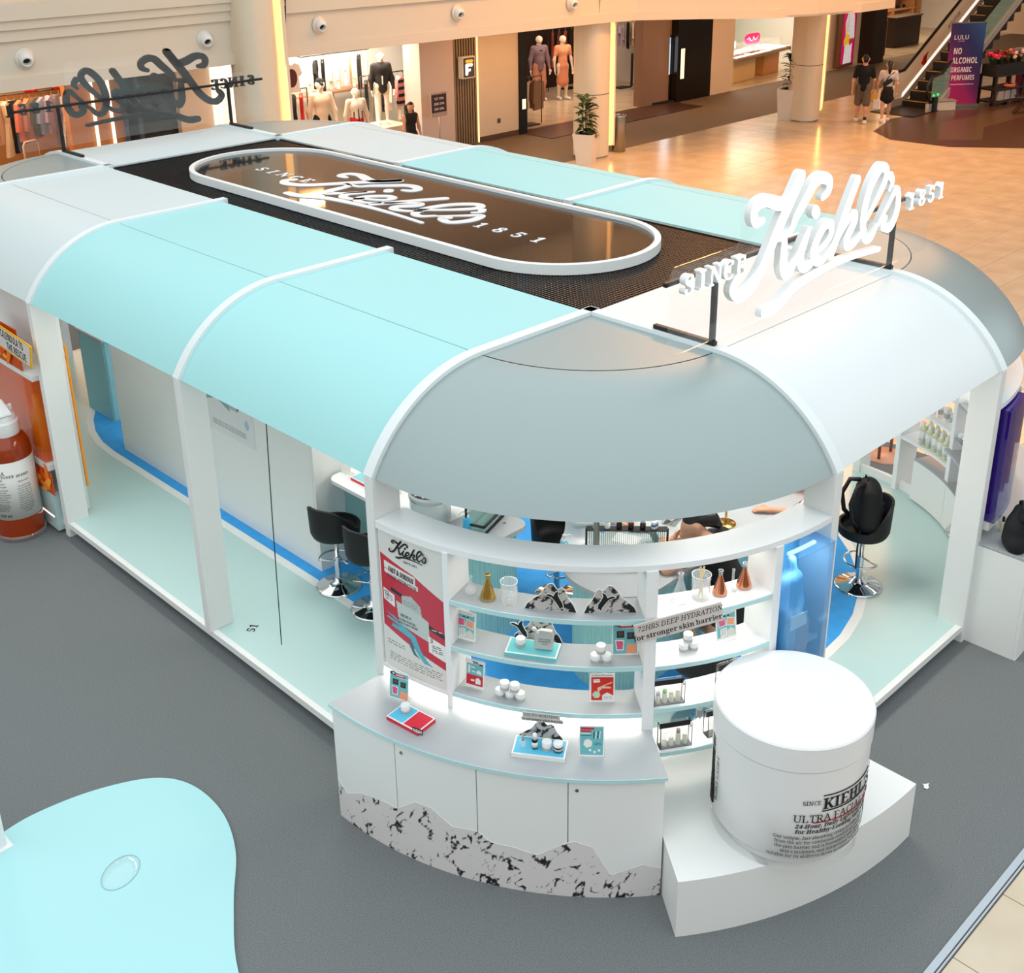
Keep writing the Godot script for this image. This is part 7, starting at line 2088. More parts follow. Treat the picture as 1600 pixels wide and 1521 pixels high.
func stores():
	var wh := Color(0.90, 0.87, 0.84)
	var bk := Color(0.035, 0.033, 0.035)
	var cream := Color(0.88, 0.80, 0.70)
	var peach := Color(0.88, 0.62, 0.48)
	var navy := Color(0.07, 0.08, 0.13)
	shop_light(Vector3(2.8, 2.88, -17.4), Vector2(2.5, 1.2), Color(1.0, 0.86, 0.70), 9.0, "shop ceiling light in the wooden shop at the left")
	shop_light(Vector3(10.6, 2.88, -17.5), Vector2(4.0, 1.2), Color(1.0, 0.93, 0.85), 26.0, "shop ceiling light in the white clothes shop")
	shop_light(Vector3(20.0, 2.88, -18.6), Vector2(5.0, 1.5), Color(1.0, 0.84, 0.72), 11.0, "shop ceiling light in the dark clothes shop")
	shop_light(Vector3(28.0, 2.88, -18.6), Vector2(4.5, 1.5), Color(1.0, 0.93, 0.85), 14.0, "shop ceiling light in the jewellery shop")
	shop_light(Vector3(38.0, 2.88, -18.6), Vector2(7.0, 1.5), Color(1.0, 0.86, 0.70), 18.0, "shop ceiling light in the shoe shop")
	# wooden shop at the left
	rail("black clothes rail in the wooden shop at the left", Vector3(2.7, 2.30, -17.4), Vector3(4.5, 2.30, -17.4))
	row_of_clothes("on the rail in the wooden shop", Vector3(2.75, 2.30, -17.4), Vector3(4.5, 2.30, -17.4), [["beige", "coat", Color(0.72, 0.56, 0.44)], ["cream", "dress", Color(0.85, 0.74, 0.60)], ["dark", "trousers", bk], ["orange", "jacket", Color(0.82, 0.38, 0.14)], ["tan", "coat", Color(0.66, 0.40, 0.20)], ["olive", "shirt", Color(0.30, 0.30, 0.15)], ["blue striped", "shirt", Color(0.55, 0.56, 0.66)], ["lilac", "shirt", Color(0.62, 0.52, 0.58)], ["grey", "trousers", Color(0.50, 0.44, 0.44)], ["white", "dress", Color(0.88, 0.82, 0.76)], ["cream", "jacket", Color(0.88, 0.74, 0.62)], ["white", "shirt", wh]], 0.55)
	var sh := thing("wooden_shelves", "open wooden shelves with dark folded clothes at the left edge", "shelves")
	for y in [0.55, 1.05, 1.55, 2.05]: part(sh, "shelf", box(Vector3(1.6, y, -17.6), Vector3(2.0, 0.04, 0.5), 0.004), M.wood)
	for x in [0.6, 1.6, 2.6]: part(sh, "side_panel", box(Vector3(x, 1.2, -17.6), Vector3(0.04, 2.6, 0.5)), M.wood)
	for i in 12:
		var f := thing("folded_clothes", "folded %s clothes pile, %s shelf up, %s along the wooden shelves" % [["black", "charcoal", "dark brown"][i % 3], ["first", "second", "third"][i / 4], ["first", "second", "third", "fourth"][i % 4]], "clothes", Vector3(0.9 + (i % 4) * 0.48, [0.57, 1.07, 1.57][i / 4], -17.55), 0.1 * (i % 3), "folded clothes on the wooden shelves")
		for k in 3: part(f, "folded_piece", box(Vector3(0, 0.035 + k * 0.065, 0), Vector3(0.36, 0.06, 0.3), 0.02), tint([Color(0.05, 0.05, 0.055), Color(0.12, 0.11, 0.12), Color(0.10, 0.07, 0.05)][(i + k) % 3], 0.9))
	for i in 2:
		single("red_cap", blob([[Vector3(-0.05, 0.03, 0), Vector3(0.05, 0.03, 0), 0.10, 0.10], [Vector3(0.0, 0.0, 0.10), Vector3(0, 0.0, 0.17), 0.04, 0.03]], 0.02, 0.02), tint(Color(0.78, 0.10, 0.12), 0.7), "red cap on top of the clothes rail in the wooden shop, %s one" % ["left", "right"][i], "cap", "", Vector3(3.45 + 0.55 * i, 2.36, -17.4))
	var ch := thing("rattan_chair", "pale rattan-backed chair below the rail in the wooden shop", "chair", Vector3(3.15, G, -16.75), 0.4)
	part(ch, "seat", box(Vector3(0, 0.9, 0), Vector3(0.44, 0.05, 0.42), 0.01), tint(Color(0.78, 0.60, 0.42), 0.6))
	part(ch, "backrest", box(Vector3(0, 1.28, -0.19), Vector3(0.36, 0.62, 0.02)), tint(Color(0.62, 0.46, 0.32), 0.7))
	part(ch, "back_frame", tube([Vector3(-0.19, 0.92, -0.19), Vector3(-0.19, 1.55, -0.19), Vector3(-0.14, 1.62, -0.19), Vector3(0.14, 1.62, -0.19), Vector3(0.19, 1.55, -0.19), Vector3(0.19, 0.92, -0.19)], 0.018, 7), tint(Color(0.84, 0.68, 0.50), 0.5))
	for x in [-0.19, 0.19]:
		for z in [-0.18, 0.18]: part(ch, "leg", tube([Vector3(x, 0, z), Vector3(x, 0.9, z)], 0.016, 6), tint(Color(0.84, 0.68, 0.50), 0.5))
	# lit strips and poles between the shops
	for i in 4:
		var x: float = [4.22, 4.56, 6.78, 6.92][i]
		single("wall_light_strip", box(Vector3(0, 1.4, 0), Vector3(0.05, 3.0, 0.04)), glowing(Color(1.0, 0.93, 0.82), 1.4), "vertical white light strip, %s from the left between the left shops" % ["first", "second", "third", "fourth"][i], "light strip", "light strips between the left shops", Vector3(x, 0.0, -16.36 if i > 1 else -16.46))
	for i in 2:
		single("blue_pole", lathe([[0.05, G], [0.05, 2.95]], 14), tint(Color(0.30, 0.34, 0.42), 0.35, 0.4), "blue-grey vertical pole by the dark door, %s one" % ["left", "right"][i], "pole", "", Vector3([4.78, 5.08][i], 0, -16.35))
	# white clothes shop
	var m := mannequin("mannequin in black cap, white cardigan and black trousers in the white shop", Vector3(10.05, G, -17.2), -0.3, 1.98, 0.15)
	var t: Node3D = m[0]
	var j: Dictionary = m[1]
	var u: float = m[2]
	var b := torso_cloth(j, u, -0.02, true, 0.02)
	sleeves(b, j, u, 1.0, 0.85)
	part(t, "cardigan", blob(b, 0.016, 0.022), tint(cream, 0.85))
	part(t, "trousers", blob(legs_cloth(j, u, 1.9, 0.02), 0.018, 0.02), tint(bk, 0.85))
	part(t, "cap", hair_cap(j.head + Vector3(0, 0.02, 0), Vector3(0, 0, 1), u, [[j.head + Vector3(0, 0.05, 0.09), j.head + Vector3(0, 0.04, 0.16), 0.04, 0.03]]), tint(bk, 0.8))
	part(t, "necklace", tube([j.neck + Vector3(-0.07, -0.02, 0.04), j.neck + Vector3(0, -0.07, 0.10), j.neck + Vector3(0.07, -0.02, 0.04)], 0.008, 5), M.black)
	m = mannequin("mannequin in striped red and navy vest low in the white shop", Vector3(10.85, G, -16.95), -0.25, 1.72, 0.1)
	t = m[0]
	j = m[1]
	u = m[2]
	b = torso_cloth(j, u, 0.0, true, 0.01)
	sleeves(b, j, u, 1.0, 0.9)
	part(t, "white_shirt", blob(b, 0.016, 0.022), tint(Color(0.88, 0.80, 0.72), 0.85))
	part(t, "vest", blob(torso_cloth(j, u, 0.0, true, 0.02), 0.016, 0.022), tint(Color(0.90, 0.86, 0.80), 0.85))
	for k in 5: part(t, "stripe", blob([[j.waist + Vector3(-0.03, 0.09 - k * 0.028 - (0.10 if k == 4 else 0.0), 0), j.waist + Vector3(0.03, 0.09 - k * 0.028 - (0.10 if k == 4 else 0.0), 0), 0.01, 0.01]] if false else [[j.waist + Vector3(-0.12, 0.09 - k * 0.03, 0.10), j.waist + Vector3(0.12, 0.09 - k * 0.03, 0.10), 0.012, 0.012]], 0.01, 0.008), tint(navy if k % 2 == 0 else Color(0.75, 0.12, 0.12), 0.85))
	part(t, "red_hem", blob([[j.pelvis + Vector3(-0.03, 0.03, 0.01), j.pelvis + Vector3(0.03, 0.03, 0.01), 0.14, 0.14]], 0.016, 0.02), tint(Color(0.78, 0.10, 0.10), 0.85))
	part(t, "front_placket", tube([j.chest + Vector3(0, -0.02, 0.135), j.waist + Vector3(0, 0, 0.14), j.pelvis + Vector3(0, 0.0, 0.155)], 0.014, 6), tint(navy, 0.8))
	for s in [-1, 1]: part(t, "collar_trim", tube([j.neck + Vector3(s * 0.07, -0.03, 0.03), j.chest + Vector3(0, 0.0, 0.135)], 0.011, 6), tint(Color(0.75, 0.12, 0.12), 0.85))
	var pd := thing("pedestal", "low white pedestal under the mannequin at the right of the white shop", "pedestal", Vector3(11.7, G, -17.15))
	part(pd, "pedestal_body", box(Vector3(0, 0.34, 0), Vector3(1.1, 0.68, 0.8), 0.01), tint(Color(0.86, 0.76, 0.68), 0.5))
	part(pd, "top", box(Vector3(0, 0.69, 0), Vector3(1.14, 0.03, 0.84), 0.004), tint(Color(0.90, 0.82, 0.74), 0.4))
	m = mannequin("mannequin in black padded jacket with bare legs on the white pedestal", Vector3(11.85, G + 0.706, -17.2), -0.4, 1.70, 0.1)
	t = m[0]
	j = m[1]
	u = m[2]
	b = torso_cloth(j, u, -0.05, true, 0.03)
	sleeves(b, j, u, 1.0, 0.9)
	part(t, "padded_jacket", blob(b, 0.016, 0.03), tint(Color(0.10, 0.085, 0.085), 0.7))
	part(t, "white_stripe", box(j.waist + Vector3(-0.02, 0.0, 0.15), Vector3(0.03, 0.2, 0.02)), M.white)
	part(t, "shorts", blob(legs_cloth(j, u, 0.35, 0.0), 0.016, 0.02), tint(cream, 0.85))
	rail("steel rail high on the back wall of the white shop", Vector3(10.3, 2.2, -18.2), Vector3(12.3, 2.2, -18.2))
	row_of_clothes("on the high rail of the white shop", Vector3(10.35, 2.2, -18.2), Vector3(12.3, 2.2, -18.2), [["white", "sweater", wh], ["black", "t_shirt", bk], ["black", "dress", bk], ["pale green", "shirt", Color(0.70, 0.72, 0.66)], ["white", "shirt", wh], ["white", "t_shirt", Color(0.92, 0.90, 0.86)], ["cream", "sweater", cream], ["black", "coat", bk], ["pale pink", "coat", Color(0.86, 0.72, 0.66)]], 0.95)
	rail("steel rail low at the right of the white shop", Vector3(11.75, 1.62, -17.9), Vector3(13.1, 1.62, -17.9), G)
	row_of_clothes("on the low rail of the white shop", Vector3(11.8, 1.62, -17.9), Vector3(13.05, 1.62, -17.9), [["black", "dress", bk], ["white", "dress", wh], ["black", "coat", bk], ["white", "coat", Color(0.90, 0.84, 0.78)], ["cream", "dress", cream]], 0.95)
	var stp := garment("sweater", "pink and black striped sweater at the right end of the low rail", "shirt", Vector3(12.95, 1.53, -17.72), 0.15, tint(Color(0.82, 0.50, 0.50), 0.85))
	for k in 4: part(stp, "black_stripe", box(Vector3(0, -0.12 - k * 0.17, 0), Vector3(0.47, 0.075, 0.085)), tint(bk, 0.85))
	rail("steel round-ended rail at the left of the white shop", Vector3(8.7, 1.65, -17.3), Vector3(9.75, 1.65, -17.3), G)
	row_of_clothes("on the left rail of the white shop", Vector3(8.75, 1.65, -17.3), Vector3(9.7, 1.65, -17.3), [["navy", "coat", navy], ["dark plum", "coat", Color(0.16, 0.07, 0.09)], ["navy", "dress", navy], ["red dotted", "dress", Color(0.75, 0.14, 0.12)]], 0.8)
	garment("t_shirt", "white t-shirt with big plum disc hanging at the left of the white shop", "tee", Vector3(9.15, 2.30, -17.0), 0.2, tint(wh, 0.85), "", [["plum_disc", prism(oval(0.17, 0.2, 24, 2.0, Vector2(-0.02, -0.34)), 0.09, Transform3D(Basis(), Vector3(0, 0, -0.045))), tint(Color(0.32, 0.09, 0.16), 0.8)]])
	var bs := thing("wall_shelf", "long pale wall shelf in the white shop below the high rail", "shelf")
	part(bs, "board", box(Vector3(11.4, 1.25, -18.6), Vector3(3.6, 0.05, 0.5), 0.004), tint(Color(0.80, 0.60, 0.44), 0.5))
	for x in [9.8, 11.4, 13.0]: part(bs, "bracket", box(Vector3(x, 1.12, -18.7), Vector3(0.04, 0.22, 0.3)), M.steel)
	# dark clothes shop
	m = mannequin("mannequin in grey-lilac jacket and dark tie in the dark shop", Vector3(19.85, G, -19.7), -0.35, 1.92, 0.1)
	t = m[0]
	j = m[1]
	u = m[2]
	b = torso_cloth(j, u, -0.05, false, 0.015)
	sleeves(b, j, u, 1.0, 0.9)
	part(t, "jacket", blob(b, 0.018, 0.025), tint(Color(0.46, 0.40, 0.45), 0.85))
	part(t, "dark_tie", box(j.chest + Vector3(0, -0.08, 0.14), Vector3(0.09, 0.34, 0.03), 0.008), tint(navy, 0.7))
	part(t, "trousers", blob(legs_cloth(j, u, 1.92, 0.012), 0.018, 0.02), tint(Color(0.72, 0.50, 0.42), 0.85))
	shoes(t, j, u, M.white, M.white)
	m = mannequin("mannequin in peach blouse and pleated peach skirt in the dark shop", Vector3(20.45, G, -19.3), -0.3, 1.90, 0.05)
	t = m[0]
	j = m[1]
	u = m[2]
	b = torso_cloth(j, u, 0.1, true, 0.006)
	sleeves(b, j, u, 0.55)
	part(t, "blouse", blob(b, 0.018, 0.025), tint(peach, 0.85))
	part(t, "skirt", blob([[j.waist, j.pelvis, 0.105, 0.15], [j.pelvis, j.pelvis - Vector3(0, 0.46, 0), 0.145, 0.19]], 0.018, 0.03), tint(Color(0.84, 0.56, 0.42), 0.85))
	shoes(t, j, u, M.white, M.white)
	rail("black T-shaped clothes stand with beige jackets at the front of the dark shop", Vector3(16.3, 1.12, -17.1), Vector3(17.25, 1.12, -17.1), G)
	row_of_clothes("on the front stand of the dark shop", Vector3(16.35, 1.12, -17.1), Vector3(17.2, 1.12, -17.1), [["white", "shirt", wh], ["dark", "shirt", bk], ["pale", "shirt", cream], ["brown", "shirt", Color(0.36, 0.24, 0.18)], ["taupe", "jacket", Color(0.58, 0.46, 0.36)]], 0.35)
	rail("black rail at the back of the dark shop behind the mannequins", Vector3(21.2, 1.75, -20.6), Vector3(23.0, 1.75, -20.6), G)
	row_of_clothes("on the back rail of the dark shop", Vector3(21.25, 1.75, -20.6), Vector3(23.0, 1.75, -20.6), [["rust", "dress", Color(0.50, 0.20, 0.11)], ["brown", "coat", Color(0.36, 0.20, 0.13)], ["rust", "coat", Color(0.58, 0.27, 0.16)], ["dark", "coat", bk], ["peach", "shirt", peach], ["white", "shirt", wh]], 0.7)
	rail("black rail between column and screen in the dark shop", Vector3(22.6, 1.95, -19.4), Vector3(24.1, 1.95, -19.4), G)
	row_of_clothes("on the rail left of the standing screen", Vector3(22.65, 1.95, -19.4), Vector3(24.1, 1.95, -19.4), [["pale pink", "t_shirt", Color(0.82, 0.66, 0.64)], ["dark", "shirt", bk], ["lilac", "t_shirt", Color(0.55, 0.52, 0.66)], ["lilac", "shirt", Color(0.60, 0.56, 0.66)], ["dark", "coat", bk], ["cream", "shirt", cream], ["peach", "shirt", Color(0.85, 0.62, 0.50)]], 0.7)
	row_of_clothes("low beside the standing screen", Vector3(23.2, 1.05, -19.0), Vector3(24.0, 1.05, -19.0), [["dark", "trousers", bk], ["black", "shirt", bk], ["pink", "shirt", Color(0.70, 0.48, 0.46)]], 0.7)
	for i in 2:
		var rl := thing("ring_lamp", "white ring lamp hung under the soffit of the dark shop, %s one" % ["left", "right"][i], "lamp", Vector3(20.9 + 0.62 * i, 2.34, -17.6), 0.0, "ring lamps in the dark shop")
		part(rl, "ring", tube(ring_points(0.24, 0, 28), 0.028, 7), glowing(Color(1.0, 0.95, 0.88), 1.4))
		for x in [-0.24, 0.24]: part(rl, "wire", tube([Vector3(x, 0, 0), Vector3(x, 0.61, 0)], 0.006, 5), M.steel)
	# shoe shop
	var rack2 := thing("shoe_wall", "pale wooden shoe shelving behind the escalator", "shelves")
	for x in [40.9, 42.5, 44.2, 44.8]: part(rack2, "side_panel", box(Vector3(x, 1.2, -20.8), Vector3(0.08, 4.4, 0.6)), tint(Color(0.80, 0.58, 0.38), 0.5))
	for k in 6: part(rack2, "shelf", box(Vector3(42.6, -0.9 + k * 0.62 + 0.4, -20.8), Vector3(3.6, 0.05, 0.55)), tint(Color(0.84, 0.64, 0.44), 0.5))
	var sp := thing("shoe", "", "shoe", Vector3.ZERO, 0.0, "shoes on the pale shelving")
	sp.set_meta("stem", "shoe")
	part(sp, "upper", blob([[Vector3(-0.13, 0.07, 0), Vector3(0.0, 0.06, 0), 0.06, 0.055], [Vector3(0, 0.05, 0), Vector3(0.14, 0.04, 0), 0.055, 0.04], [Vector3(-0.13, 0.08, 0), Vector3(-0.12, 0.13, 0), 0.05, 0.045]], 0.014, 0.02), tint(Color(0.05, 0.045, 0.045), 0.6))
	part(sp, "sole", box(Vector3(0, 0.012, 0), Vector3(0.34, 0.025, 0.11), 0.008), M.white)
	for i in 15:
		var at := Vector3(42.65 + (i % 3) * 0.5, -0.475 + (i / 3) * 0.62 + 0.0, -20.65)
		var lb := "dark shoe on the pale shelving, %s of three on shelf %s up" % [["left", "middle", "right"][i % 3], ["one", "two", "three", "four", "five"][i / 3]]
		if i == 0:
			sp.position = at
			sp.set_meta("label", lb)
		else: dup(sp, lb, at, 0.15 * (i % 3))
	var bg := thing("handbag", "black bag standing on a lit shelf in the shoe shop", "bag", Vector3(36.3, 0.95, -19.0))
	part(bg, "bag_body", blob([[Vector3(0, 0.15, 0), Vector3(0, 0.4, 0), 0.16, 0.12]], 0.025, 0.03), tint(bk, 0.7))
	part(bg, "handle", tube([Vector3(-0.1, 0.45, 0), Vector3(-0.06, 0.62, 0), Vector3(0.06, 0.62, 0), Vector3(0.1, 0.45, 0)], 0.016, 6), tint(bk, 0.7))
	var tb := thing("display_table", "pale wooden display table and shelf in the shoe shop", "table", Vector3(36.4, G, -19.0))
	part(tb, "table_body", box(Vector3(0, 0.5, 0), Vector3(1.8, 1.0, 0.6), 0.01), tint(Color(0.80, 0.58, 0.38), 0.5))
	part(tb, "table_top", box(Vector3(0, 1.05, 0), Vector3(1.9, 0.08, 0.7), 0.01), tint(Color(0.88, 0.74, 0.58), 0.5))
	var dk := thing("dark_counter", "dark brown counter behind the escalator balustrade in the shoe shop", "counter", Vector3(38.5, G, -18.0))
	part(dk, "counter_body", box(Vector3(0, 0.55, 0), Vector3(2.0, 1.1, 0.6), 0.01), M["dark wood"])
	part(dk, "worktop", box(Vector3(0, 1.12, 0), Vector3(2.1, 0.05, 0.7), 0.008), tint(Color(0.25, 0.16, 0.11), 0.4))
	var nt := thing("notice_board", "brown framed notice panel on the glass beside the dark post", "sign", Vector3(34.2, 0.6, -16.5))
	part(nt, "frame", box(Vector3.ZERO, Vector3(0.8, 1.3, 0.05), 0.006), tint(Color(0.70, 0.56, 0.42), 0.4))
	part(nt, "board", box(Vector3(0, 0, 0.028), Vector3(0.7, 1.2, 0.006)), tint(Color(0.20, 0.10, 0.08), 0.4))

# ---------------------------------------------------------------- bodies: tapered bones joined smoothly, meshed as surface nets
# bones: [from, to, radius at from, radius at to]
func blob(bones: Array, cell := 0.014, k := 0.025) -> ArrayMesh:
	var st := SurfaceTool.new()
	st.begin(Mesh.PRIMITIVE_TRIANGLES)
	st.set_smooth_group(0)
	ablob(st, bones, cell, k)
	return done(st)

func ablob(st: SurfaceTool, bones: Array, cell: float, k: float):
	var lo := Vector3.INF
	var hi := -Vector3.INF
	var pad := k * 2.5 + cell * 2
	for b in bones:
		for e in 2:
			var r: Vector3 = Vector3.ONE * (b[2 + e] + pad)
			lo = lo.min(b[e] - r)
			hi = hi.max(b[e] + r)
	var n := Vector3i(((hi - lo) / cell).ceil()) + Vector3i.ONE
	var sum := PackedFloat32Array()
	sum.resize(n.x * n.y * n.z)
	var sy := n.x
	var sz := n.x * n.y
	for b in bones:
		var a: Vector3 = b[0]
		var ab: Vector3 = b[1] - a
		var ra: float = b[2]
		var dr: float = b[3] - ra
		var l2 := maxf(ab.length_squared(), 1e-9)
		var rr: Vector3 = Vector3.ONE * (maxf(b[2], b[3]) + pad)
		var i0 := Vector3i(((a.min(b[1]) - rr - lo) / cell).floor()).max(Vector3i.ZERO)
		var i1 := Vector3i(((a.max(b[1]) + rr - lo) / cell).ceil()).min(n - Vector3i.ONE)
		for z in range(i0.z, i1.z + 1):
			for y in range(i0.y, i1.y + 1):
				var at := i0.x + y * sy + z * sz
				for x in range(i0.x, i1.x + 1):
					var p := lo + Vector3(x, y, z) * cell - a
					var t := clampf(p.dot(ab) / l2, 0.0, 1.0)
					var d := (p - ab * t).length() - ra - dr * t
					if d < pad: sum[at] += exp(-d / k)
					at += 1
	# value > 1 is inside
	var vert := {}
	var offs := [0, 1, sy, sy + 1, sz, sz + 1, sz + sy, sz + sy + 1]
	var cs := [Vector3(0, 0, 0), Vector3(1, 0, 0), Vector3(0, 1, 0), Vector3(1, 1, 0), Vector3(0, 0, 1), Vector3(1, 0, 1), Vector3(0, 1, 1), Vector3(1, 1, 1)]
	var edges := [[0, 1], [2, 3], [4, 5], [6, 7], [0, 2], [1, 3], [4, 6], [5, 7], [0, 4], [1, 5], [2, 6], [3, 7]]
	var f := PackedFloat32Array()
	f.resize(8)
	for z in n.z - 1:
		for y in n.y - 1:
			var row := y * sy + z * sz
			for x in n.x - 1:
				var at := row + x
				var inside := 0
				for i in 8:
					var v := sum[at + offs[i]]
					if v > 1.0: inside += 1
					f[i] = -log(maxf(v, 1e-6))
				if inside == 0 or inside == 8: continue
				var m := Vector3.ZERO
				var c := 0
				for e in edges:
					var u := f[e[0]]
					var w := f[e[1]]
					if (u < 0) != (w < 0):
						m += cs[e[0]].lerp(cs[e[1]], u / (u - w))
						c += 1
				vert[at] = lo + (Vector3(x, y, z) + m / c) * cell
	for at in vert:
		var inn := sum[at] > 1.0
		# edges from corner 0 along x, y, z; each touches four cells
		for e in [[1, sy, sz], [sy, sz, 1], [sz, 1, sy]]:
			if (sum[at + e[0]] > 1.0) == inn: continue
			var q := [at, at - e[1], at - e[1] - e[2], at - e[2]]
			if not (vert.has(q[1]) and vert.has(q[2]) and vert.has(q[3])): continue
			if inn: quad(st, vert[q[0]], vert[q[3]], vert[q[2]], vert[q[1]])
			else: quad(st, vert[q[0]], vert[q[1]], vert[q[2]], vert[q[3]])

# ---------------------------------------------------------------- people and mannequins
# joints of a standing figure facing +z, feet at y = 0; s = stride, arms hang with the given forward swing
func joints(h: float, s := 0.0, swing_l := 0.0, swing_r := 0.0, out := 0.10) -> Dictionary:
	var j := {}
	for e in [["l", 1.0, s, swing_l], ["r", -1.0, -s, swing_r]]:
		var n: String = e[0]
		var x: float = e[1]
		j["hip_" + n] = Vector3(x * 0.055 * h, 0.52 * h, 0)
		j["knee_" + n] = Vector3(x * 0.058 * h, 0.285 * h, e[2] * 0.5 + 0.012 * h)
		j["ankle_" + n] = Vector3(x * 0.058 * h, 0.045 * h, e[2] - 0.01 * h)
		j["toe_" + n] = Vector3(x * 0.07 * h, 0.016 * h, e[2] + 0.09 * h)
		j["shoulder_" + n] = Vector3(x * 0.108 * h, 0.805 * h, 0)
		var sw: float = e[3]
		j["elbow_" + n] = j["shoulder_" + n] + Vector3(x * out * 0.19 * h * 1.6, -0.18 * h * cos(sw), 0.18 * h * sin(sw))
		j["wrist_" + n] = j["elbow_" + n] + Vector3(x * 0.005 * h, -0.15 * h * cos(sw + 0.2), 0.15 * h * sin(sw + 0.2))
	j["pelvis"] = Vector3(0, 0.535 * h, 0)
	j["waist"] = Vector3(0, 0.62 * h, 0.005 * h)
	j["chest"] = Vector3(0, 0.735 * h, 0)
	j["neck"] = Vector3(0, 0.845 * h, -0.008 * h)
	j["head"] = Vector3(0, 0.925 * h, 0.008 * h)
	return j

func hand_bones(wrist: Vector3, dir: Vector3, palm_out: Vector3, k := 1.0) -> Array:
	var d := dir.normalized()
	var side := d.cross(palm_out).normalized()
	var b := []
	b.append([wrist, wrist + d * 0.03 * k, 0.024 * k, 0.026 * k])
	for i in 4:
		var o := side * (-0.027 + 0.018 * i) * k
		var len: float = [0.066, 0.078, 0.074, 0.058][i] * k
		var base := wrist + d * 0.055 * k + o * 0.9
		b.append([wrist + d * 0.02 * k + o * 0.6, base + d * 0.025 * k, 0.014 * k, 0.012 * k])
		var mid := base + d * (0.025 * k + len * 0.5) + palm_out * 0.008 * k
		b.append([base + d * 0.025 * k, mid, 0.0095 * k, 0.0085 * k])
		b.append([mid, mid + (d * 0.75 + palm_out * 0.6).normalized() * len * 0.5, 0.0085 * k, 0.007 * k])
	var th := wrist + d * 0.022 * k + side * -0.026 * k
	b.append([th, th + (d * 0.7 - side * 0.8).normalized() * 0.038 * k, 0.013 * k, 0.0105 * k])
	b.append([th + (d * 0.7 - side * 0.8).normalized() * 0.038 * k, th + (d * 0.7 - side * 0.8).normalized() * 0.038 * k + d * 0.03 * k, 0.010 * k, 0.008 * k])
	return b

func body_mesh(j: Dictionary, h: float, female: bool, cell: float, hands := true) -> ArrayMesh:
	var u := h / 1.72
	var b := []
	b.append([j.pelvis + Vector3(-0.05, 0, 0) * u, j.pelvis + Vector3(0.05, 0, 0) * u, 0.10 * u, 0.10 * u])
	b.append([j.pelvis, j.waist, 0.10 * u, (0.085 if female else 0.10) * u])
	b.append([j.waist, j.chest, (0.088 if female else 0.10) * u, 0.105 * u])
	b.append([j.chest + Vector3(-0.06, 0.02, 0) * u, j.chest + Vector3(0.06, 0.02, 0) * u, 0.09 * u, 0.09 * u])
	b.append([j.shoulder_l * 0.8 + j.shoulder_r * 0.2, j.shoulder_r * 0.8 + j.shoulder_l * 0.2, 0.05 * u, 0.05 * u])
	b.append([j.chest + Vector3(0, 0.1, 0) * u, j.neck, 0.06 * u, 0.05 * u])
	b.append([j.neck, j.head - Vector3(0, 0.02, 0), 0.05 * u, 0.048 * u])
	for n in ["l", "r"]:
		b.append([j["hip_" + n], j["knee_" + n], 0.083 * u, 0.052 * u])
		b.append([j["knee_" + n], j["knee_" + n].lerp(j["ankle_" + n], 0.35) - Vector3(0, 0, 0.008), 0.05 * u, 0.052 * u])
		b.append([j["knee_" + n].lerp(j["ankle_" + n], 0.3) - Vector3(0, 0, 0.008), j["ankle_" + n], 0.05 * u, 0.034 * u])
		b.append([j["ankle_" + n] - Vector3(0, 0.02, 0.02) * u, j["toe_" + n], 0.036 * u, 0.026 * u])
		b.append([j["shoulder_" + n], j["elbow_" + n], 0.049 * u, 0.037 * u])
		b.append([j["elbow_" + n], j["wrist_" + n], 0.036 * u, 0.024 * u])
	head_bones(b, j.head, j.get("face", Vector3(0, 0, 1)), u)
	var st := SurfaceTool.new()
	st.begin(Mesh.PRIMITIVE_TRIANGLES)
	st.set_smooth_group(0)
	ablob(st, b, cell, 0.018 * u)
	if hands:
		for n in ["l", "r"]:
			var d: Vector3 = j["wrist_" + n] - j["elbow_" + n]
			ablob(st, hand_bones(j["wrist_" + n], j.get("hand_" + n, d), j.get("palm_" + n, Vector3(-0.9 if n == "l" else 0.9, 0, 0.3)), u), 0.0055, 0.004)
	return done(st)

func head_bones(b: Array, c: Vector3, f: Vector3, u: float):
	var s := Vector3.UP.cross(f).normalized()
	b.append([c + Vector3(0, 0.025, 0) * u - f * 0.018 * u, c + Vector3(0, 0.03, 0) * u + f * 0.012 * u, 0.082 * u, 0.076 * u])
	b.append([c - Vector3(0, 0.03, 0) * u + f * 0.02 * u, c - Vector3(0, 0.068, 0) * u + f * 0.045 * u, 0.058 * u, 0.032 * u])
	b.append([c + Vector3(0, 0.012, 0) * u + f * 0.085 * u, c - Vector3(0, 0.022, 0) * u + f * 0.098 * u, 0.010 * u, 0.014 * u])
	b.append([c - Vector3(0, 0.045, 0) * u + f * 0.078 * u + s * 0.015 * u, c - Vector3(0, 0.045, 0) * u + f * 0.078 * u - s * 0.015 * u, 0.011 * u, 0.011 * u])
	for e in [-1, 1]:
		b.append([c + s * e * 0.078 * u - Vector3(0, 0.012, 0) * u, c + s * e * 0.080 * u + Vector3(0, 0.02, 0) * u - f * 0.008 * u, 0.013 * u, 0.016 * u])

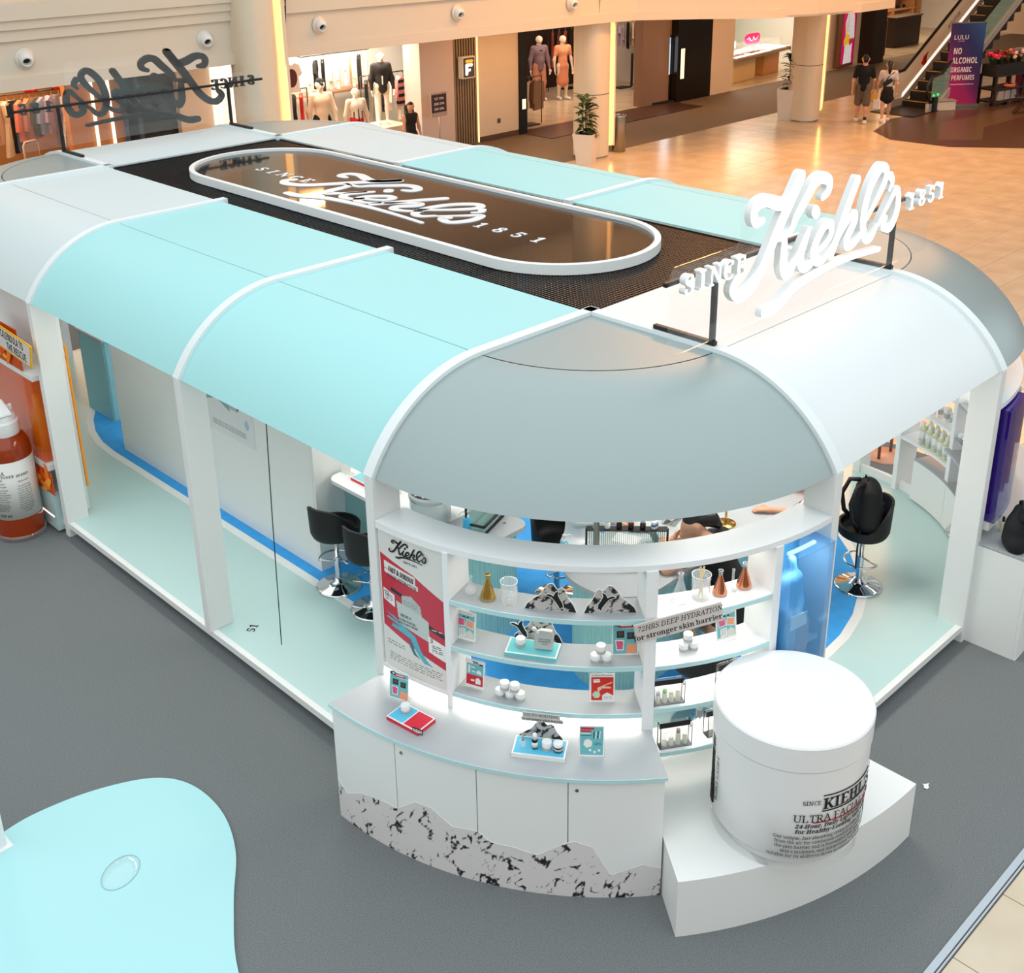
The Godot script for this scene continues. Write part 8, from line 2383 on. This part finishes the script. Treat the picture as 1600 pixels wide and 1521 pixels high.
func face_parts(t: Node3D, c: Vector3, f: Vector3, u: float):
	var s := Vector3.UP.cross(f).normalized()
	for e in [-1, 1]:
		part(t, "eye", blob([[c + f * 0.082 * u + s * e * 0.031 * u + Vector3(0, 0.010, 0) * u, c + f * 0.082 * u + s * e * 0.033 * u + Vector3(0, 0.010, 0) * u, 0.008 * u, 0.008 * u]], 0.004, 0.003), M.hair)
		part(t, "eyebrow", tube([c + f * 0.084 * u + s * e * 0.018 * u + Vector3(0, 0.030, 0) * u, c + f * 0.078 * u + s * e * 0.045 * u + Vector3(0, 0.031, 0) * u], 0.004 * u, 5), M.hair)
	part(t, "mouth", tube([c + f * 0.089 * u - s * 0.02 * u - Vector3(0, 0.046, 0) * u, c + f * 0.093 * u - Vector3(0, 0.047, 0) * u, c + f * 0.089 * u + s * 0.02 * u - Vector3(0, 0.046, 0) * u], 0.005 * u, 5), tint(Color(0.62, 0.30, 0.28), 0.5))

func hair_cap(c: Vector3, f: Vector3, u: float, extra := []) -> ArrayMesh:
	var b := [[c + Vector3(0, 0.045, 0) * u - f * 0.028 * u, c + Vector3(0, 0.052, 0) * u + f * 0.010 * u, 0.080 * u, 0.074 * u], [c + Vector3(0, 0.0, 0) * u - f * 0.05 * u, c - Vector3(0, 0.035, 0) * u - f * 0.045 * u, 0.062 * u, 0.05 * u]]
	b.append_array(extra)
	return blob(b, 0.009, 0.012)

func torso_cloth(j: Dictionary, u: float, hem: float, fem: bool, loose := 0.0) -> Array:
	var l := loose
	var b := []
	b.append([j.chest + Vector3(-0.065, 0.03, 0) * u, j.chest + Vector3(0.065, 0.03, 0) * u, (0.104 + l) * u, (0.104 + l) * u])
	b.append([j.waist, j.chest, ((0.102 if fem else 0.118) + l) * u, (0.122 + l) * u])
	b.append([j.pelvis + Vector3(0, hem, 0), j.waist, (0.122 + l) * u, ((0.104 if fem else 0.12) + l) * u])
	b.append([j.shoulder_l * 0.92 + j.shoulder_r * 0.08, j.shoulder_r * 0.92 + j.shoulder_l * 0.08, 0.060 * u, 0.060 * u])
	b.append([j.chest + Vector3(0, 0.11, -0.004) * u, j.neck - Vector3(0, 0.02, 0) * u, 0.07 * u, 0.056 * u])
	return b

func sleeves(b: Array, j: Dictionary, u: float, frac: float, full := 0.0):
	for n in ["l", "r"]:
		b.append([j["shoulder_" + n], j["shoulder_" + n].lerp(j["elbow_" + n], frac), 0.062 * u, 0.055 * u])
		if full > 0.0: b.append([j["elbow_" + n], j["elbow_" + n].lerp(j["wrist_" + n], full), 0.05 * u, 0.04 * u])

func legs_cloth(j: Dictionary, u: float, frac: float, wide := 0.0) -> Array:
	var b := [[j.pelvis + Vector3(-0.05, 0.03, 0) * u, j.pelvis + Vector3(0.05, 0.03, 0) * u, 0.112 * u, 0.112 * u]]
	for n in ["l", "r"]:
		b.append([j["hip_" + n], j["hip_" + n].lerp(j["knee_" + n], minf(frac, 1.0)), 0.098 * u, (0.085 + wide) * u])
		if frac > 1.0: b.append([j["knee_" + n], j["knee_" + n].lerp(j["ankle_" + n], frac - 1.0), (0.070 + wide) * u, (0.06 + wide) * u])
	return b

func shoes(t: Node3D, j: Dictionary, u: float, m: Material, sole: Material):
	for n in ["l", "r"]:
		var a: Vector3 = j["ankle_" + n]
		part(t, "shoe", blob([[Vector3(a.x, 0.05 * u, a.z - 0.03 * u), j["toe_" + n] + Vector3(0, 0.02, 0) * u, 0.046 * u, 0.037 * u], [Vector3(a.x, 0.08 * u, a.z), Vector3(a.x, 0.05 * u, a.z), 0.042 * u, 0.044 * u]], 0.011, 0.015), m)

func people():
	var skin: Material = M.skin
	# walking couple seen from behind, hand in hand towards the escalator
	var dirn := atan2(0.86, -0.5) # facing away: +x, -z
	var p := thing("person", "person in black t-shirt and grey shorts walking away before the escalator", "person", Vector3(22.75, G, -10.62), dirn)
	var j := joints(1.78, 0.16, -0.10, 0.16, 0.12)
	var u := 1.78 / 1.72
	part(p, "body", body_mesh(j, 1.78, false, 0.014), skin)
	var b := torso_cloth(j, u, 0.0, false, 0.012)
	sleeves(b, j, u, 0.72)
	part(p, "shirt", blob(b, 0.014, 0.022), tint(Color(0.025, 0.025, 0.027), 0.85))
	part(p, "shorts", blob(legs_cloth(j, u, 0.95, 0.015), 0.014, 0.02), tint(Color(0.40, 0.33, 0.27), 0.85))
	part(p, "hair", hair_cap(j.head, Vector3(0, 0, 1), u), M.hair)
	face_parts(p, j.head, Vector3(0, 0, 1), u)
	for n in ["l", "r"]: part(p, "sock", tube([j["ankle_" + n] + Vector3(0, 0.03, 0), j["ankle_" + n] + Vector3(0, 0.11, -0.004)], 0.043, 10), M.black)
	shoes(p, j, u, tint(Color(0.85, 0.84, 0.82), 0.6), M.white)
	p = thing("person", "person with dark ponytail, white top and black skirt walking away, bag across back", "person", Vector3(23.3, G, -10.22), dirn + 0.1)
	j = joints(1.60, -0.14, 0.12, -0.10, 0.13)
	u = 1.60 / 1.72
	part(p, "body", body_mesh(j, 1.60, true, 0.014), tint(Color(0.82, 0.62, 0.50), 0.55))
	b = torso_cloth(j, u, 0.05, true, 0.004)
	sleeves(b, j, u, 0.6)
	part(p, "top", blob(b, 0.014, 0.022), tint(Color(0.80, 0.77, 0.76), 0.85))
	part(p, "skirt", blob([[j.pelvis + Vector3(0, 0.06, 0), j.pelvis - Vector3(0, 0.05, 0), 0.115, 0.135], [j.pelvis - Vector3(0.02, 0.05, 0), j.pelvis - Vector3(0.03, 0.23, 0), 0.13, 0.14], [j.pelvis - Vector3(-0.02, 0.05, 0), j.pelvis - Vector3(-0.03, 0.23, 0), 0.13, 0.14]], 0.014, 0.02), tint(Color(0.03, 0.035, 0.05), 0.85))
	part(p, "hair", hair_cap(j.head, Vector3(0, 0, 1), u, [[j.head + Vector3(0, 0.02, -0.10), j.head + Vector3(0, -0.10, -0.12), 0.035, 0.045], [j.head + Vector3(0, -0.10, -0.12), j.head + Vector3(0, -0.24, -0.10), 0.045, 0.022]]), M.hair)
	face_parts(p, j.head, Vector3(0, 0, 1), u)
	shoes(p, j, u, tint(Color(0.85, 0.83, 0.80), 0.6), M.white)
	part(p, "strap", tube([j.shoulder_r + Vector3(0.03, 0.03, 0.04), j.shoulder_r + Vector3(0.05, 0.02, -0.07), j.chest + Vector3(0.02, 0.02, -0.125), j.waist + Vector3(0.10, 0.03, -0.10), j.waist + Vector3(0.13, 0.0, 0.0)], 0.013, 6), M.black)
	part(p, "sling_bag", blob([[j.waist + Vector3(-0.04, 0.11, -0.13), j.waist + Vector3(0.09, 0.02, -0.12), 0.055, 0.06]], 0.012, 0.02), M.black)
	# what they carry
	single("shopping_bag", box(Vector3(0, -0.13, 0), Vector3(0.2, 0.24, 0.08), 0.01), tint(Color(0.86, 0.64, 0.22), 0.5), "yellow and white shopping bag between the walking couple", "bag", "", Vector3(23.04, G + 0.78, -10.46), dirn)
	single("paper_bag", box(Vector3(0, -0.14, 0), Vector3(0.16, 0.24, 0.07), 0.01), tint(Color(0.85, 0.82, 0.80), 0.5), "white paper bag hanging from the hand of the walking woman", "bag", "", Vector3(23.06, G + 0.62, -10.38), dirn)
	# woman by the clothes shop, head and shoulders above the canopy
	p = thing("person", "person with long dark hair in a dark vest before the white clothes shop", "person", Vector3(10.9, G, -15.05), 0.0)
	j = joints(1.58, 0.0, 0.1, 0.1, 0.1)
	j.face = Vector3(-0.75, -0.15, 0.65).normalized()
	u = 1.58 / 1.72
	part(p, "body", body_mesh(j, 1.58, true, 0.014), skin)
	part(p, "vest", blob(torso_cloth(j, u, 0.0, true, 0.004), 0.014, 0.022), tint(Color(0.05, 0.05, 0.055), 0.85))
	part(p, "trousers", blob(legs_cloth(j, u, 1.9, 0.01), 0.016, 0.02), tint(Color(0.06, 0.06, 0.08), 0.85))
	part(p, "hair", hair_cap(j.head, j.face, u, [[j.head + Vector3(0.06, 0.0, -0.05), j.head + Vector3(0.08, -0.22, 0.0), 0.05, 0.045], [j.head + Vector3(-0.05, 0.02, -0.06), j.head + Vector3(-0.06, -0.22, -0.02), 0.045, 0.04], [j.head + Vector3(0.03, 0, -0.07), j.head + Vector3(0.02, -0.24, -0.06), 0.06, 0.055]]), M.hair)
	face_parts(p, j.head, j.face, u)
	shoes(p, j, u, M.black, M.black)
	seated_people()

func seated_people():
	# woman in black leaning on the island, seen from behind and above
	var p := thing("person", "seated person in black with dark ponytail and gold hair clip leaning on the island", "person", Vector3(0.42, 0.006, 1.10))
	var f := Vector3(-0.75, -0.45, -0.48).normalized()
	var j := {}
	j.pelvis = Vector3(0.02, 0.66, 0.02)
	j.waist = Vector3(0.02, 0.82, -0.02)
	j.chest = Vector3(0.0, 1.00, -0.16)
	j.neck = Vector3(-0.02, 1.14, -0.29)
	j.head = Vector3(-0.06, 1.215, -0.36)
	j.face = f
	j.shoulder_l = Vector3(-0.17, 1.08, -0.20)
	j.shoulder_r = Vector3(0.17, 1.08, -0.24)
	j.elbow_l = Vector3(-0.36, 0.955, -0.36)
	j.wrist_l = Vector3(-0.16, 1.03, -0.47)
	j.hand_l = Vector3(0.4, 0.5, -0.1)
	j.palm_l = Vector3(0.3, 0.1, 0.9).normalized()
	j.elbow_r = Vector3(0.25, 0.96, -0.50)
	j.wrist_r = Vector3(0.02, 0.96, -0.62)
	j.hand_r = Vector3(-1, 0, -0.3)
	j.palm_r = Vector3(0, -1, 0)
	for e in [["l", -0.10], ["r", 0.11]]:
		j["hip_" + e[0]] = Vector3(e[1] * 0.8, 0.64, 0.0)
		j["knee_" + e[0]] = Vector3(e[1] * 1.2, 0.60, -0.34)
		j["ankle_" + e[0]] = Vector3(e[1] * 1.1, 0.24, -0.26)
		j["toe_" + e[0]] = Vector3(e[1] * 1.2, 0.20, -0.38)
	part(p, "body", body_mesh(j, 1.62, true, 0.012), tint(Color(0.82, 0.62, 0.50), 0.55))
	var b := [[j.pelvis + Vector3(-0.05, 0, 0), j.pelvis + Vector3(0.05, 0, 0), 0.13, 0.13], [j.pelvis, j.waist, 0.13, 0.115], [j.waist, j.chest, 0.115, 0.118], [j.chest + Vector3(-0.06, 0, 0), j.chest + Vector3(0.06, 0, 0), 0.098, 0.098], [j.shoulder_l, j.shoulder_r, 0.056, 0.056], [j.shoulder_l, j.shoulder_l.lerp(j.elbow_l, 0.5), 0.06, 0.052], [j.shoulder_r, j.shoulder_r.lerp(j.elbow_r, 0.5), 0.06, 0.052]]
	for n in ["l", "r"]: b.append([j["hip_" + n], j["knee_" + n], 0.095, 0.065])
	part(p, "dress", blob(b, 0.013, 0.022), tint(Color(0.02, 0.02, 0.022), 0.85))
	var up := Vector3(0, 1, 0)
	part(p, "hair", hair_cap(j.head, f, 0.95, [[j.head - f * 0.09 + up * 0.01, j.head - f * 0.17 - up * 0.04, 0.05, 0.055], [j.head - f * 0.17 - up * 0.04, j.head - f * 0.24 - up * 0.13, 0.055, 0.03]]), M.hair)
	face_parts(p, j.head, f, 0.95)
	part(p, "hair_clip", box(Vector3.ZERO, Vector3(0.03, 0.09, 0.012), 0.004, Transform3D(Basis(Vector3.UP, 0.5), j.head - f * 0.07 + Vector3(0.075, 0.045, 0.06))), M.gold)
	# staff member behind the island; only arms and white coat show
	p = thing("person", "seated staff member in white coat behind the island, hand on the counter", "person", Vector3(0.34, 0.006, -0.46))
	j = joints(1.62)
	f = Vector3(0.25, -0.35, 0.9).normalized()
	j.face = f
	var shift := Vector3(0, -0.22, 0.06)
	for key in ["pelvis", "waist", "chest", "neck", "head", "shoulder_l", "shoulder_r", "hip_l", "hip_r"]: j[key] += shift
	j.elbow_l = Vector3(0.24, 0.98, 0.28)
	j.wrist_l = Vector3(0.10, 0.975, 0.50)
	j.elbow_r = Vector3(-0.22, 0.98, 0.24)
	j.wrist_r = Vector3(-0.03, 0.975, 0.46)
	j.palm_l = Vector3(0, -1, 0)
	j.palm_r = Vector3(0, -1, 0)
	for e in [["l", 0.1], ["r", -0.1]]:
		j["knee_" + e[0]] = Vector3(e[1], 0.60, 0.44)
		j["ankle_" + e[0]] = Vector3(e[1], 0.24, 0.36)
		j["toe_" + e[0]] = Vector3(e[1], 0.20, 0.48)
	part(p, "body", body_mesh(j, 1.62, true, 0.013), M.skin)
	b = torso_cloth(j, 0.95, 0.0, true, 0.008)
	for n in ["l", "r"]:
		b.append([j["shoulder_" + n], j["elbow_" + n], 0.06, 0.052])
		b.append([j["elbow_" + n], j["elbow_" + n].lerp(j["wrist_" + n], 0.75), 0.05, 0.04])
		b.append([j["hip_" + n], j["knee_" + n], 0.10, 0.075])
	part(p, "white_coat", blob(b, 0.013, 0.022), tint(Color(0.88, 0.89, 0.90), 0.8))
	part(p, "hair", hair_cap(j.head, f, 0.95), M.hair)
	face_parts(p, j.head, f, 0.95)
	single("pen", tube([Vector3(0, 0, 0), Vector3(-0.05, 0.07, -0.09)], 0.005, 6), tint(Color(0.12, 0.32, 0.72), 0.3), "blue pen held over the counter by the staff member", "pen", "", Vector3(0.32, 0.965, 0.06))
	# person in a pink checked shirt at the right end of the island
	p = thing("person", "person in pink checked short-sleeved shirt at the right end of the island", "person", Vector3(1.78, 0.006, 1.02), 0.0)
	j = joints(1.66)
	f = Vector3(-0.8, -0.2, -0.55).normalized()
	j.face = f
	shift = Vector3(0, -0.20, 0)
	for key in ["pelvis", "waist", "chest", "neck", "head", "shoulder_l", "shoulder_r", "hip_l", "hip_r"]: j[key] += shift
	j.shoulder_r = Vector3(-0.16, 1.10, 0.06)
	j.shoulder_l = Vector3(0.14, 1.12, -0.12)
	j.elbow_r = Vector3(-0.27, 0.955, -0.06)
	j.wrist_r = Vector3(-0.40, 0.965, -0.24)
	j.palm_r = Vector3(0, -1, 0)
	j.elbow_l = Vector3(0.06, 0.965, -0.34)
	j.wrist_l = Vector3(-0.15, 0.965, -0.42)
	j.palm_l = Vector3(0, -1, 0)
	for e in [["l", 0.1], ["r", -0.1]]:
		j["knee_" + e[0]] = Vector3(e[1] - 0.2, 0.60, -0.36)
		j["ankle_" + e[0]] = Vector3(e[1] - 0.15, 0.2, -0.28)
		j["toe_" + e[0]] = Vector3(e[1] - 0.2, 0.17, -0.40)
	part(p, "body", body_mesh(j, 1.66, false, 0.013), M.skin)
	b = torso_cloth(j, 0.97, -0.02, false, 0.0)
	b.append([j.shoulder_r, j.shoulder_r.lerp(j.elbow_r, 0.6), 0.064, 0.06])
	b.append([j.shoulder_l, j.shoulder_l.lerp(j.elbow_l, 0.6), 0.064, 0.06])
	var ck := picture(32, 32, Color(0.86, 0.72, 0.72))
	for i in 4:
		block(ck, i / 4.0, 0, 0.06, 1, Color(0.66, 0.42, 0.46))
		block(ck, 0, i / 4.0, 1, 0.06, Color(0.66, 0.42, 0.46))
	var cm := mat("pink check", Color.WHITE, 0.85)
	world_tri(cm, ImageTexture.create_from_image(ck), 6.0)
	part(p, "checked_shirt", blob(b, 0.013, 0.022), cm)
	part(p, "trousers", blob([[j.hip_l, j.knee_l, 0.095, 0.07], [j.hip_r, j.knee_r, 0.095, 0.07], [j.knee_l, j.ankle_l, 0.07, 0.05], [j.knee_r, j.ankle_r, 0.07, 0.05], [j.pelvis + Vector3(-0.05, 0, 0), j.pelvis + Vector3(0.05, 0, 0), 0.115, 0.115]], 0.015, 0.02), tint(Color(0.15, 0.16, 0.2), 0.85))
	part(p, "hair", hair_cap(j.head, f, 0.97), M.hair)
	face_parts(p, j.head, f, 0.97)
	# person in dark clothes at the far left inside the pavilion
	p = thing("person", "person in dark clothes with bare forearm beyond the third post at the left edge", "person", Vector3(-1.15, 0.0, -8.35), 0.6)
	j = joints(1.70, 0.0, 0.3, 0.5, 0.14)
	part(p, "body", body_mesh(j, 1.70, false, 0.016), M.skin)
	b = torso_cloth(j, 1.0, 0.0, false, 0.01)
	sleeves(b, j, 1.0, 0.8)
	part(p, "shirt", blob(b, 0.016, 0.022), tint(Color(0.05, 0.06, 0.08), 0.85))
	part(p, "trousers", blob(legs_cloth(j, 1.0, 1.9, 0.01), 0.016, 0.02), tint(Color(0.05, 0.06, 0.09), 0.85))
	part(p, "hair", hair_cap(j.head, Vector3(0, 0, 1), 1.0), M.hair)
	face_parts(p, j.head, Vector3(0, 0, 1), 1.0)
	shoes(p, j, 1.0, M.black, M.black)
